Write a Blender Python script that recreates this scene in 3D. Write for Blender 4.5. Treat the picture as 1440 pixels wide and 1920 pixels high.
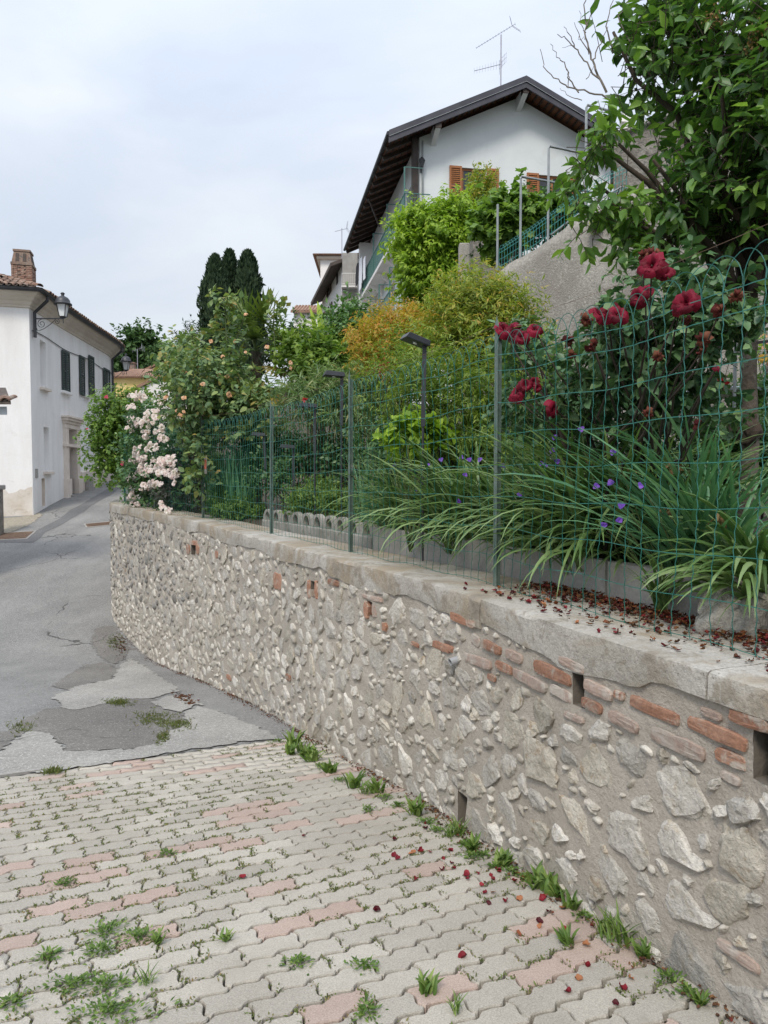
import bpy, bmesh, math, random
import numpy as np
from mathutils import Vector, Matrix, noise as mnoise

for _o in list(bpy.data.objects):
    bpy.data.objects.remove(_o)
SC = bpy.context.scene
COL = SC.collection
rad = math.radians

# ------------------------------------------------------------------ camera
FPX, CXP, CYP, HOR = 1350.0, 720.0, 960.0, 900.0
CAMZ = 1.6
PITCH = math.atan((CYP - HOR) / FPX)
cd = bpy.data.cameras.new('camera')
cam = bpy.data.objects.new('camera', cd)
COL.objects.link(cam)
cam.location = (0, 0, CAMZ)
cam.rotation_euler = (math.pi / 2 - PITCH, 0, 0)
cd.sensor_fit = 'VERTICAL'
cd.sensor_height = 36.0
cd.sensor_width = 27.0
cd.lens = 36.0 * FPX / 1920.0
cd.clip_start = 0.05
cd.clip_end = 2000
SC.camera = cam
SC.render.resolution_x, SC.render.resolution_y = 768, 1024

# ------------------------------------------------------------------ sky
SUN_EL, SUN_AZ = rad(50), rad(198)      # azimuth clockwise from +Y: behind the camera, slightly left
world = bpy.data.worlds.new('World')
SC.world = world
world.use_nodes = True
wn, wl = world.node_tree.nodes, world.node_tree.links
wn.clear()
w_out = wn.new('ShaderNodeOutputWorld')
w_sky = wn.new('ShaderNodeTexSky')
w_sky.sky_type = 'NISHITA'
w_sky.sun_disc = False
w_sky.sun_elevation = SUN_EL
w_sky.sun_rotation = SUN_AZ
w_sky.air_density = 1.2
w_sky.dust_density = 2.0
w_bg = wn.new('ShaderNodeBackground')
w_bg.inputs[1].default_value = 0.12
wl.new(w_sky.outputs[0], w_bg.inputs[0])
# high thin overcast: a cloud deck with soft darker and lighter banks all round
w_tc = wn.new('ShaderNodeTexCoord')
w_map = wn.new('ShaderNodeMapping')
w_map.inputs['Scale'].default_value = (1.0, 1.0, 2.6)
wl.new(w_tc.outputs['Generated'], w_map.inputs[0])
w_n1 = wn.new('ShaderNodeTexNoise')
w_n1.inputs['Scale'].default_value = 1.7
w_n1.inputs['Detail'].default_value = 6
w_n1.inputs['Roughness'].default_value = 0.52
w_n1.inputs['Distortion'].default_value = 0.35
wl.new(w_map.outputs[0], w_n1.inputs['Vector'])
w_r = wn.new('ShaderNodeValToRGB')
e = w_r.color_ramp.elements
e[0].position, e[0].color = 0.33, (0.59, 0.66, 0.80, 1)
e[1].position, e[1].color = 0.68, (0.84, 0.88, 0.93, 1)
m_ = w_r.color_ramp.elements.new(0.5)
m_.color = (0.70, 0.76, 0.86, 1)
wl.new(w_n1.outputs[0], w_r.inputs[0])
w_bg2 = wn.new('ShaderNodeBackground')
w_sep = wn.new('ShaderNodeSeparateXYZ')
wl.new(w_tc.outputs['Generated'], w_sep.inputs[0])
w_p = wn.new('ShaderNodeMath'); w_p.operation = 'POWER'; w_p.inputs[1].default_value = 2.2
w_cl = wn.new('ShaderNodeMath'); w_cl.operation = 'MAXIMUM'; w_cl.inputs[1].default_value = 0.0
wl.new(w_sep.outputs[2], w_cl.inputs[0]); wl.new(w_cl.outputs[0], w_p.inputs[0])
w_ma = wn.new('ShaderNodeMath'); w_ma.operation = 'MULTIPLY_ADD'; w_ma.inputs[1].default_value = 1.05; w_ma.inputs[2].default_value = 0.56  # cloud strength rises toward the zenith, added to put more light on the ground
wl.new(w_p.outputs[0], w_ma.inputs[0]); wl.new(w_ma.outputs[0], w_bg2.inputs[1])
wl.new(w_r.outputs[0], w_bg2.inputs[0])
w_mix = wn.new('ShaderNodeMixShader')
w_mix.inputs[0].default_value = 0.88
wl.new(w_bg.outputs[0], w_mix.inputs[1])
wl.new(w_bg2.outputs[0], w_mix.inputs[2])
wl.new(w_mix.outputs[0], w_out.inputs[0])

# ------------------------------------------------------------------ sun behind thin cloud
sd = bpy.data.lights.new('sun', 'SUN')
sd.energy = 1.5
sd.angle = rad(14)
sd.color = (1.0, 0.93, 0.82)
sun = bpy.data.objects.new('sun', sd)
COL.objects.link(sun)
_sv = Vector((math.sin(SUN_AZ) * math.cos(SUN_EL), math.cos(SUN_AZ) * math.cos(SUN_EL), math.sin(SUN_EL)))
sun.rotation_euler = (-_sv).to_track_quat('-Z', 'Y').to_euler()
sun.location = (0, -5, 30)

SC.view_settings.view_transform = 'Standard'
SC.view_settings.look = 'None'
SC.view_settings.exposure = 0.72
SC.view_settings.gamma = 1.0
SC.view_settings.use_curve_mapping = False
SC.cycles.use_denoising = True
SC.cycles.max_bounces = 8
SC.cycles.transparent_max_bounces = 8

# ------------------------------------------------------------------ helpers
def ray(px, py):
    xc, yc = (px - CXP) / FPX, -(py - CYP) / FPX
    c, s = math.cos(PITCH), math.sin(PITCH)
    return np.array([xc, yc * s + c, yc * c - s])

def at_y(px, py, Y):
    d = ray(px, py)
    return np.array([0, 0, CAMZ]) + d * (Y / d[1])

def at_z(px, py, z):
    d = ray(px, py)
    return np.array([0, 0, CAMZ]) + d * ((z - CAMZ) / d[2])

def tag(o, label=None, cat=None, group=None, kind=None):
    if label: o['label'] = label
    if cat: o['category'] = cat
    if group: o['group'] = group
    if kind: o['kind'] = kind
    return o

def link(name, me, parent=None):
    o = bpy.data.objects.new(name, me)
    COL.objects.link(o)
    if parent: 
        o.parent = parent
        o.matrix_parent_inverse = Matrix.Translation(parent.location).inverted() if parent.location.length else Matrix.Identity(4)
    return o

def empty(name, loc=(0, 0, 0)):
    o = bpy.data.objects.new(name, None)
    o.empty_display_size = 0.1
    o.location = loc
    COL.objects.link(o)
    return o

def np_mesh(name, V, F, mat=None, tint=None, smooth=False):
    """V (n,3); F list of int arrays, each (m,3) or (m,4)"""
    V = np.asarray(V, dtype=np.float32)
    if not isinstance(F, list): F = [F]
    F = [np.asarray(f, dtype=np.int32) for f in F if len(f)]
    me = bpy.data.meshes.new(name)
    me.vertices.add(len(V))
    me.vertices.foreach_set('co', V.ravel())
    tot = np.concatenate([np.full(len(f), f.shape[1], np.int32) for f in F])
    idx = np.concatenate([f.ravel() for f in F])
    st = np.concatenate([[0], np.cumsum(tot)[:-1]]).astype(np.int32)
    me.loops.add(len(idx))
    me.loops.foreach_set('vertex_index', idx)
    me.polygons.add(len(tot))
    me.polygons.foreach_set('loop_start', st)
    me.polygons.foreach_set('loop_total', tot)
    if smooth: me.polygons.foreach_set('use_smooth', np.ones(len(tot), bool))
    if tint is not None:
        a = me.attributes.new('tint', 'FLOAT', 'POINT')
        a.data.foreach_set('value', np.asarray(tint, np.float32))
    me.update(calc_edges=True)
    if mat: me.materials.append(mat)
    return me

class MB:
    def __init__(s, M=None):
        s.v, s.f, s.M = [], [], M
    def add(s, pts, faces):
        b = len(s.v)
        for p in pts:
            p = Vector(p)
            if s.M is not None: p = s.M @ p
            s.v.append(p[:])
        s.f += [tuple(b + i for i in f) for f in faces]
        return s
    def box(s, x0, x1, y0, y1, z0, z1):
        return s.add([(x0,y0,z0),(x1,y0,z0),(x1,y1,z0),(x0,y1,z0),(x0,y0,z1),(x1,y0,z1),(x1,y1,z1),(x0,y1,z1)],
                     [(0,3,2,1),(4,5,6,7),(0,1,5,4),(1,2,6,5),(2,3,7,6),(3,0,4,7)])
    def bar(s, a, b, w, h=None, up=(0,0,1)):
        """square section bar from a to b"""
        a, b, up = Vector(a), Vector(b), Vector(up)
        h = h or w
        d = (b - a).normalized()
        x = d.cross(up)
        if x.length < 1e-4: x = d.cross(Vector((1,0,0)))
        x.normalize(); y = x.cross(d)
        P = []
        for q in (a, b):
            for sx, sy in ((-1,-1),(1,-1),(1,1),(-1,1)):
                P.append(q + x*sx*w/2 + y*sy*h/2)
        return s.add(P, [(0,3,2,1),(4,5,6,7),(0,1,5,4),(1,2,6,5),(2,3,7,6),(3,0,4,7)])
    def tube(s, pts, r, n=6, cap=True):
        pts = [Vector(p) for p in pts]
        if not hasattr(r, '__len__'): r = [r] * len(pts)
        P, F = [], []
        ref = None
        for i, p in enumerate(pts):
            d = (pts[min(i+1, len(pts)-1)] - pts[max(i-1, 0)])
            d = d.normalized() if d.length > 1e-9 else Vector((0,0,1))
            if ref is None:
                ref = Vector((1,0,0)) if abs(d.x) < .8 else Vector((0,1,0))
            x = (ref - d * ref.dot(d))
            x = x.normalized() if x.length > 1e-5 else d.orthogonal().normalized()
            ref = x
            y = d.cross(x)
            for k in range(n):
                a = 2*math.pi*k/n
                P.append(p + (x*math.cos(a) + y*math.sin(a)) * r[i])
        for i in range(len(pts)-1):
            for k in range(n):
                k2 = (k+1) % n
                F.append((i*n+k, i*n+k2, (i+1)*n+k2, (i+1)*n+k))
        if cap and n > 2:
            F.append(tuple(range(n-1, -1, -1)))
            F.append(tuple((len(pts)-1)*n + k for k in range(n)))
        return s.add(P, F)
    def prism(s, poly, z0, z1):
        n = len(poly)
        P = [(x, y, z0) for x, y in poly] + [(x, y, z1) for x, y in poly]
        F = [tuple(range(n-1,-1,-1)), tuple(range(n, 2*n))] + [(i, (i+1)%n, n+(i+1)%n, n+i) for i in range(n)]
        return s.add(P, F)
    def lathe(s, prof, c=(0,0,0), n=12):
        P, F = [], []
        for r, z in prof:
            for k in range(n):
                a = 2*math.pi*k/n
                P.append((c[0]+r*math.cos(a), c[1]+r*math.sin(a), c[2]+z))
        for i in range(len(prof)-1):
            for k in range(n):
                F.append((i*n+k, i*n+(k+1)%n, (i+1)*n+(k+1)%n, (i+1)*n+k))
        F.append(tuple(range(n-1,-1,-1))); F.append(tuple((len(prof)-1)*n+k for k in range(n)))
        return s.add(P, F)
    def mesh(s, name, mat, smooth=False, bevel=0):
        me = bpy.data.meshes.new(name)
        me.from_pydata(s.v, [], s.f)
        if bevel:
            bm = bmesh.new(); bm.from_mesh(me)
            bmesh.ops.bevel(bm, geom=bm.edges[:], offset=bevel, segments=1, affect='EDGES', clamp_overlap=True)
            bm.to_mesh(me); bm.free()
        if smooth:
            for p in me.polygons: p.use_smooth = True
        me.update()
        if mat: me.materials.append(mat)
        return me
    def build(s, name, mat, parent=None, smooth=False, bevel=0):
        return link(name, s.mesh(name, mat, smooth, bevel), parent)

# ------------------------------------------------------------------ materials
def srgb(r, g, b):
    return tuple(((c/255.0) / 12.92 if c/255.0 <= .04045 else ((c/255.0 + .055)/1.055)**2.4) for c in (r, g, b))

def new_mat(name):
    m = bpy.data.materials.new(name)
    m.use_nodes = True
    nt = m.node_tree
    bs = nt.nodes['Principled BSDF']
    return m, nt, bs

def noise_node(nt, vec, scale, detail=4, rough=.55, dist=0.0):
    n = nt.nodes.new('ShaderNodeTexNoise')
    n.inputs['Scale'].default_value = scale
    n.inputs['Detail'].default_value = detail
    n.inputs['Roughness'].default_value = rough
    n.inputs['Distortion'].default_value = dist
    nt.links.new(vec, n.inputs['Vector'])
    return n.outputs[0]

def ramp(nt, fac, stops):
    r = nt.nodes.new('ShaderNodeValToRGB')
    el = r.color_ramp.elements
    while len(el) < len(stops): el.new(0.5)
    for q, (p, c) in zip(el, stops):
        q.position = p
        q.color = (*c, 1) if len(c) == 3 else c
    nt.links.new(fac, r.inputs[0])
    return r.outputs[0]

def mixc(nt, fac, a, b, mode='MIX'):
    n = nt.nodes.new('ShaderNodeMix')
    n.data_type = 'RGBA'
    n.blend_type = mode
    for sock, val in ((n.inputs[0], fac), (n.inputs[6], a), (n.inputs[7], b)):
        if hasattr(val, 'is_linked'): nt.links.new(val, sock)
        elif isinstance(val, (int, float)): sock.default_value = val
        else: sock.default_value = (*val, 1)
    return n.outputs[2]

def bump(nt, bs, height, strength, dist=0.01, prev=None):
    b = nt.nodes.new('ShaderNodeBump')
    b.inputs['Strength'].default_value = strength
    b.inputs['Distance'].default_value = dist
    nt.links.new(height, b.inputs['Height'])
    if prev is not None: nt.links.new(prev, b.inputs['Normal'])
    nt.links.new(b.outputs[0], bs.inputs['Normal'])
    return b.outputs[0]

def pos(nt):
    return nt.nodes.new('ShaderNodeNewGeometry').outputs['Position']

def pm(name, c1, c2=None, scale=3.0, fine=None, rough=.85, bumps=None, spots=None, stretch=None, objrand=0.0, metal=0.0, spec=None, tint=False):
    """generic surface: two colours mixed by soft noise, optional fine grain, spots, bump list [(scale,strength,dist)]"""
    m, nt, bs = new_mat(name)
    P = pos(nt)
    if stretch:
        mp = nt.nodes.new('ShaderNodeMapping'); mp.inputs['Scale'].default_value = stretch
        nt.links.new(P, mp.inputs[0]); PV = mp.outputs[0]
    else: PV = P
    c2 = c2 or c1
    n = noise_node(nt, PV, scale, 5, .6)
    col = ramp(nt, n, [(.34, c1), (.66, c2)])
    if fine:
        fs, fa = fine
        nf = noise_node(nt, P, fs, 3, .7)
        g = ramp(nt, nf, [(.3, (1-fa,)*3), (.7, (1+fa*.0,)*3)])
        col = mixc(nt, 1.0, col, g, 'MULTIPLY')
    if spots:
        for (ss, lo, hi, sc) in spots:
            ns = noise_node(nt, P, ss, 6, .65, .6)
            fac = ramp(nt, ns, [(lo, (0,0,0)), (hi, (1,1,1))] if lo < hi else [(hi, (1,1,1)), (lo, (0,0,0))])
            col = mixc(nt, fac, col, sc)
    if objrand:
        oi = nt.nodes.new('ShaderNodeObjectInfo')
        g = ramp(nt, oi.outputs['Random'], [(0, (1-objrand,)*3), (1, (1,)*3)])
        col = mixc(nt, 1.0, col, g, 'MULTIPLY')
    if tint:
        at = nt.nodes.new('ShaderNodeAttribute'); at.attribute_name = 'tint'
        g = ramp(nt, at.outputs['Fac'], [(0, (.62,.6,.57)), (1, (1,1,1))])
        col = mixc(nt, 1.0, col, g, 'MULTIPLY')
    nt.links.new(col, bs.inputs['Base Color'])
    bs.inputs['Roughness'].default_value = rough
    bs.inputs['Metallic'].default_value = metal
    if spec is not None: bs.inputs['Specular IOR Level'].default_value = spec
    prev = None
    for (s_, st, ds) in (bumps or []):
        prev = bump(nt, bs, noise_node(nt, P, s_, 5, .65), st, ds, prev)
    return m

def leaf_mat(name, stops, rough=.5, trans=.35, spec=.35, vein=0.0):
    """leaf colour picked per leaf by the point attribute 'tint'; part of the light passes through"""
    m, nt, bs = new_mat(name)
    at = nt.nodes.new('ShaderNodeAttribute'); at.attribute_name = 'tint'
    n = len(stops)
    col = ramp(nt, at.outputs['Fac'], [(i/(n-1) if n > 1 else 0, c) for i, c in enumerate(stops)])
    pn = noise_node(nt, pos(nt), 14, 3)
    col = mixc(nt, 1.0, col, ramp(nt, pn, [(.3, (.72,.74,.7)), (.7, (1,1,1))]), 'MULTIPLY')
    nt.links.new(col, bs.inputs['Base Color'])
    bs.inputs['Roughness'].default_value = rough
    bs.inputs['Specular IOR Level'].default_value = spec
    tr = nt.nodes.new('ShaderNodeBsdfTranslucent')
    tc = mixc(nt, 1.0, col, (1.25, 1.3, .75), 'MULTIPLY')
    nt.links.new(tc, tr.inputs[0])
    mx = nt.nodes.new('ShaderNodeMixShader'); mx.inputs[0].default_value = trans
    nt.links.new(bs.outputs[0], mx.inputs[1]); nt.links.new(tr.outputs[0], mx.inputs[2])
    nt.links.new(mx.outputs[0], nt.nodes['Material Output'].inputs[0])
    return m

M = {}
def road_mat(name, a_, b_, lightspot, cracks=True):
    m, nt, bs = new_mat(name); P = pos(nt)
    col = ramp(nt, noise_node(nt, P, .8, 6, .65), [(.36, a_), (.64, b_)])
    g = noise_node(nt, P, 26, 6, .8); col = mixc(nt, 1.0, col, ramp(nt, g, [(.30, (.62,.62,.62)), (.52, (.95,.95,.95)), (.72, (1.25,1.25,1.24))]), 'MULTIPLY')
    sp = noise_node(nt, P, 75, 2, .6); col = mixc(nt, ramp(nt, sp, [(.60,(0,0,0)),(.66,(1,1,1))]), col, lightspot)
    st = nt.nodes.new('ShaderNodeMapping'); st.inputs['Scale'].default_value = (1.6,.25,1); st.inputs['Rotation'].default_value = (0,0,-.45); nt.links.new(P, st.inputs[0])
    col = mixc(nt, 1.0, col, ramp(nt, noise_node(nt, st.outputs[0], 1.0, 4, .6), [(.35,(.90,.90,.90)),(.62,(1.03,1.03,1.02))]), 'MULTIPLY')
    bs.inputs['Roughness'].default_value = .93
    if cracks:
        dn = nt.nodes.new('ShaderNodeTexNoise'); dn.inputs['Scale'].default_value = 2.2; dn.inputs['Detail'].default_value = 5; nt.links.new(P, dn.inputs['Vector'])
        va = nt.nodes.new('ShaderNodeVectorMath'); va.operation = 'MULTIPLY_ADD'; va.inputs[1].default_value = (.55,.55,.55); nt.links.new(dn.outputs['Color'], va.inputs[0]); nt.links.new(P, va.inputs[2])
        vo = nt.nodes.new('ShaderNodeTexVoronoi'); vo.feature = 'DISTANCE_TO_EDGE'; vo.inputs['Scale'].default_value = .55; nt.links.new(va.outputs[0], vo.inputs['Vector'])
        cr = ramp(nt, vo.outputs['Distance'], [(.004,(1,1,1)),(.011,(0,0,0))])
        gate = ramp(nt, noise_node(nt, P, .6, 2), [(.56,(0,0,0)),(.62,(1,1,1))]); cr = mixc(nt, 1.0, cr, gate, 'MULTIPLY')
        col = mixc(nt, cr, col, (.06,.058,.055))
    nt.links.new(col, bs.inputs['Base Color'])
    bump(nt, bs, g, .7, .012, bump(nt, bs, sp, .5, .006))
    return m
M['asphalt'] = road_mat('asphalt', (.185,.182,.177), (.245,.241,.233), (.46,.455,.44))
M['tar'] = road_mat('tar_patch', (.12,.12,.123), (.15,.15,.152), (.27,.27,.27), False)
M['tar_old'] = road_mat('old_tar', (.145,.137,.127), (.20,.188,.172), (.38,.37,.35))
M['apron'] = road_mat('worn_concrete', (.275,.265,.247), (.36,.347,.322), (.60,.59,.56))
M['paver'] = pm('paver_concrete', (.475,.435,.37), (.575,.535,.465), 1.5, (190, .45), .93, [(230, .7, .003), (30, .15, .004)],
                spots=[(260, .62, .68, (.62,.6,.55)), (250, .30, .24, (.2,.19,.17)), (1.7, .56, .74, (.34,.31,.26)), (7, .64, .78, (.37,.335,.275))], objrand=.2)
M['paver_pink'] = pm('paver_pink_concrete', (.47,.355,.30), (.55,.435,.37), 1.8, (190, .4), .93, [(230, .7, .003)],
                spots=[(260, .62, .68, (.58,.48,.43)), (250, .30, .24, (.2,.15,.13))], objrand=.14)
M['bed'] = pm('joint_soil', (.04,.034,.026), (.075,.064,.046), 8, (120, .4), 1.0, [(60, .8, .01)], spots=[(2.0, .5, .62, (.055,.06,.025)), (5, .6, .7, (.14,.075,.04))])
M['mortar'] = pm('mortar', (.385,.345,.292), (.475,.432,.375), 1.2, (90, .22), .95, [(160, .6, .004), (40, .8, .012), (9, .5, .03)],
                 spots=[(.9, .56, .72, (.33,.29,.24)), (6, .6, .75, (.36,.315,.26))])
def stone_mat(name, a, b, c, dirt=.0):
    m = pm(name, a, b, 9, (60, .3), .93, [(45, 1.0, .014), (16, .9, .022), (150, .6, .004)],
           spots=[(14, .55, .66, c), (26, .64, .74, (.22,.20,.17)), (2.2, .62, .78, (.42,.36,.28)), (5, .60, .72, (.33,.29,.235))], objrand=.34)
    return m
M['stone'] = stone_mat('pale_stone', (.60,.56,.49), (.79,.755,.69), (.47,.41,.32))
M['stone2'] = stone_mat('buff_stone', (.55,.50,.41), (.70,.65,.555), (.43,.34,.24))
M['stone3'] = stone_mat('grey_stone', (.46,.435,.385), (.62,.59,.53), (.37,.315,.245))
M['stone_fill'] = pm('wall_stone_mixed', (.54,.505,.44), (.75,.715,.645), 7, (60, .3), .93, [(45, .8, .010), (15, .7, .015)],
           spots=[(8, .56, .68, (.35,.31,.25)), (14, .60, .70, (.19,.175,.15)), (1.2, .62, .78, (.38,.31,.23))], tint=True)
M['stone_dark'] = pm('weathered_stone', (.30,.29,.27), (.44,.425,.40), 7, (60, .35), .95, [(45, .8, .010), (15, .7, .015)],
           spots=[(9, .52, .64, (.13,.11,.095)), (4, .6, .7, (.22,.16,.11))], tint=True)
M['brick'] = pm('old_brick', (.37,.18,.11), (.45,.26,.18), 7, (70, .35), .95, [(60, .7, .006), (200, .3, .002)],
                spots=[(11, .50, .62, (.43,.37,.31)), (20, .6, .7, (.25,.13,.09))], objrand=.3)
M['brick_pale'] = pm('mortar_washed_brick', (.42,.30,.245), (.46,.37,.31), 8, (70, .3), .95, [(60, .7, .006)],
                spots=[(9, .48, .6, (.45,.41,.36))], objrand=.2)
M['coping'] = pm('coping_concrete', (.37,.345,.30), (.52,.495,.45), 2.2, (70, .3), .93, [(120, .7, .006), (22, .7, .02)],
                 spots=[(1.6, .46, .58, (.30,.25,.185)), (4.2, .53, .64, (.235,.205,.165)), (11, .58, .68, (.27,.24,.195)), (90, .60, .66, (.2,.18,.155))], stretch=(1,1,.35))
M['hole'] = pm('shaded_cavity_masonry', (.11,.095,.08), (.16,.14,.115), 6, None, 1.0, [(30,.6,.01)])  # masonry colour darkened to paint in the shade inside the weep holes
M['concrete'] = pm('grey_concrete', (.30,.285,.265), (.40,.385,.36), 2.6, (60, .25), .93, [(100, .5, .004), (16, .3, .01)], spots=[(4, .6, .72, (.26,.25,.22))])
M['edging'] = pm('weathered_edging', (.24,.23,.205), (.36,.345,.31), 5, (60, .3), .95, [(100, .5, .004)], spots=[(9,.55,.66,(.16,.155,.12))])
M['big_wall'] = pm('pebbly_concrete', (.33,.31,.275), (.50,.475,.425), .7, (26, .4), .95, [(30, .9, .02), (60, .6, .008)],
                   spots=[(1.3, .54, .66, (.27,.25,.22)), (34, .60, .68, (.56,.54,.50)), (30, .36, .30, (.2,.19,.17)), (3.5, .62, .70, (.22,.20,.17))], stretch=(1,1,.4))
M['rubble'] = pm('rubble_masonry', (.24,.22,.19), (.36,.335,.30), 5, (30, .4), .95, [(9, 1.0, .06), (30, .7, .02)], spots=[(6, .56, .66, (.14,.125,.11)), (3, .62, .72, (.36,.23,.16))])
M['soil'] = pm('garden_soil', (.055,.042,.03), (.10,.08,.055), 6, (60, .4), 1.0, [(40, .9, .02)])
M['grass_ground'] = pm('rough_grass_ground', (.05,.07,.025), (.09,.11,.04), 2.0, (30, .5), 1.0, [(20, .9, .05)])
M['white_plaster'] = pm('white_plaster', (.76,.745,.73), (.87,.865,.86), 1.6, (30, .06), .93, [(60, .2, .004), (4, .15, .02)],
                        spots=[(.55, .56, .74, (.70,.685,.665)), (3.5, .64, .76, (.66,.64,.61))], stretch=(1,1,.22))
M['damp'] = pm('damp_plaster', (.60,.53,.45), (.74,.70,.65), 1.8, (30, .08), .95, [(40, .4, .006)], spots=[(3, .56, .68, (.50,.43,.35))])
M['gable_plaster'] = pm('cool_white_plaster', (.62,.66,.675), (.70,.735,.745), .6, (30, .05), .93, [(60, .2, .004)], spots=[(.7, .6, .8, (.55,.58,.58))])
M['cornice'] = pm('cornice_plaster', (.56,.50,.42), (.66,.60,.52), 1.5, (40, .08), .93, [(60,.2,.004)])
M['cream_stone'] = pm('cream_stone', (.66,.58,.51), (.76,.69,.62), 2, (40, .08), .9, [(60,.2,.004)])
M['far_white'] = pm('far_white_plaster', (.72,.70,.68), (.80,.78,.76), .8, None, .93)
M['far_yellow'] = pm('yellow_plaster', (.68,.52,.20), (.76,.60,.28), .8, None, .93)
M['far_tan'] = pm('tan_plaster', (.50,.41,.29), (.58,.49,.37), .8, None, .93)
M['shutter_green'] = pm('dark_green_paint', (.028,.045,.042), (.045,.066,.062), 4, None, .6)
M['shutter_brown'] = pm('orange_brown_wood', (.30,.105,.03), (.40,.155,.05), 7, (60,.25), .55, stretch=(1,1,6))
M['shutter_dark'] = pm('dark_brown_wood', (.055,.03,.02), (.09,.05,.035), 7, None, .6)
M['wood_dark'] = pm('dark_stained_wood', (.030,.020,.016), (.055,.036,.028), 6, (40,.3), .6)
M['pianelle'] = pm('terracotta_soffit', (.13,.055,.032), (.22,.10,.055), 3, (30,.3), .9)
M['metal_dark'] = pm('dark_metal', (.030,.032,.037), (.05,.052,.058), 5, None, .45, metal=.3)
M['flashing'] = pm('roof_edge_metal', (.055,.052,.062), (.085,.08,.092), 1.5, None, .38, metal=.4)
M['galv'] = pm('galvanised_pipe', (.26,.28,.28), (.36,.38,.38), 6, None, .5, metal=.6)
M['antenna'] = pm('antenna_alu', (.30,.29,.33), (.38,.37,.42), 5, None, .45, metal=.6)
M['rail_green'] = pm('green_railing', (.045,.14,.125), (.07,.18,.16), 4, None, .5)
M['wire'] = pm('green_wire', (.018,.13,.105), (.032,.18,.145), 30, None, .4, spec=.5)
M['post'] = pm('green_post_paint', (.075,.125,.105), (.14,.19,.165), 9, (60,.35), .55, spots=[(24,.60,.68,(.2,.215,.2))])
M['lamp_black'] = pm('black_plastic', (.022,.024,.030), (.035,.038,.046), 8, None, .42, spec=.5)
M['solar'] = pm('solar_cell', (.012,.016,.035), (.02,.028,.05), 20, None, .12, spec=.6)
M['lens'] = pm('led_lens', (.75,.76,.74), None, 8, None, .25)
M['tile'] = pm('old_roof_tile', (.26,.14,.095), (.40,.27,.20), 3.5, (40,.3), .95, [(60,.5,.006)], spots=[(5,.54,.64,(.42,.36,.30)),(9,.6,.7,(.10,.085,.075))], objrand=.45)
M['tile_far'] = pm('far_roof_tile', (.26,.15,.10), (.36,.22,.155), 2.5, (20,.3), .95, spots=[(6,.56,.66,(.18,.12,.10))])
M['tile_dark'] = pm('dark_roof_tile', (.075,.06,.052), (.13,.105,.09), 4, (30,.3), .95)
M['chimney'] = pm('chimney_brick', (.33,.165,.12), (.45,.30,.23), 5, (40,.3), .95, spots=[(10,.56,.66,(.48,.40,.33))], objrand=.35)
M['chimney_cap'] = pm('chimney_render', (.25,.15,.11), (.32,.25,.20), 4, (30,.3), .95, spots=[(6,.52,.62,(.12,.115,.11))])
M['frost'] = pm('frosted_glass', (.72,.74,.75), None, 4, None, .35)
M['dark_glass'] = pm('dark_glass', (.02,.023,.027), (.035,.038,.042), 2, None, .08, spec=.6)
M['bark'] = pm('tree_bark', (.085,.068,.052), (.16,.135,.11), 10, (50,.4), .95, [(30,.9,.012),(9,.6,.02)], stretch=(1,1,.3), spots=[(5,.56,.66,(.2,.185,.16))])
M['bark_dark'] = pm('dark_stem_bark', (.035,.026,.02), (.07,.052,.038), 12, None, .95, [(40,.8,.006)])
M['stem_green'] = pm('green_stem', (.06,.10,.03), (.10,.12,.045), 9, None, .7)
M['twig_grey'] = pm('bare_twig', (.16,.135,.115), (.23,.20,.175), 9, None, .9)
M['laundry_white'] = pm('white_cloth', (.80,.81,.86), (.85,.86,.9), 3, None, .95)
M['laundry_dark'] = pm('dark_cloth', (.018,.018,.024), (.03,.03,.036), 3, None, .95)
M['rust'] = pm('rusty_iron', (.12,.075,.05), (.20,.13,.09), 9, (60,.4), .9, [(80,.5,.004)])
M['gravel'] = pm('gravel', (.33,.29,.22), (.48,.44,.36), 14, (60,.5), 1.0, [(45,1.0,.02)])
M['pipe_grey'] = pm('grey_plastic_pipe', (.27,.28,.29), (.32,.33,.34), 8, None, .5)
M['terracotta'] = pm('terracotta_pot', (.42,.20,.12), (.5,.27,.17), 8, (50,.2), .9)
M['blue_white'] = pm('pale_blue_plastic', (.55,.62,.68), (.62,.68,.74), 4, None, .45)
M['label_red'] = pm('red_label', (.55,.12,.06), (.6,.16,.08), 8, None, .6)
M['grey_card'] = pm('grey_card', (.30,.28,.25), None, 8, None, .8)
M['sign_white'] = pm('pale_sign', (.52,.57,.62), (.58,.62,.66), 5, None, .5)
# leaves (dark -> light stops)
M['lf_tree'] = leaf_mat('leaf_tree', [(0.038,0.095,0.029),(0.072,0.168,0.044),(0.139,0.276,0.055),(0.306,0.480,0.081)], .38, .36, .5)
M['lf_rose'] = leaf_mat('leaf_rose', [(0.034,0.100,0.054),(0.072,0.166,0.077),(0.144,0.266,0.111),(0.222,0.332,0.121)], .45, .25, .45)
M['lf_rose_l'] = leaf_mat('leaf_climbing_rose', [(0.056,0.112,0.056),(0.102,0.186,0.084),(0.186,0.289,0.131),(0.281,0.354,0.112),(0.484,0.243,0.084)], .5, .3)
M['lf_nand'] = leaf_mat('leaf_nandina_gold', [(0.136,0.193,0.038),(0.251,0.310,0.049),(0.425,0.404,0.058),(0.580,0.329,0.067),(0.580,0.193,0.067)], .5, .4)
M['lf_nandg'] = leaf_mat('leaf_nandina_green', [(0.074,0.147,0.038),(0.159,0.252,0.047),(0.294,0.379,0.063),(0.443,0.421,0.074),(0.568,0.274,0.063)], .5, .4)
M['lf_dark'] = leaf_mat('leaf_dark_shrub', [(0.038,0.086,0.038),(0.075,0.161,0.060),(0.149,0.258,0.081)], .45, .25, .45)
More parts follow.
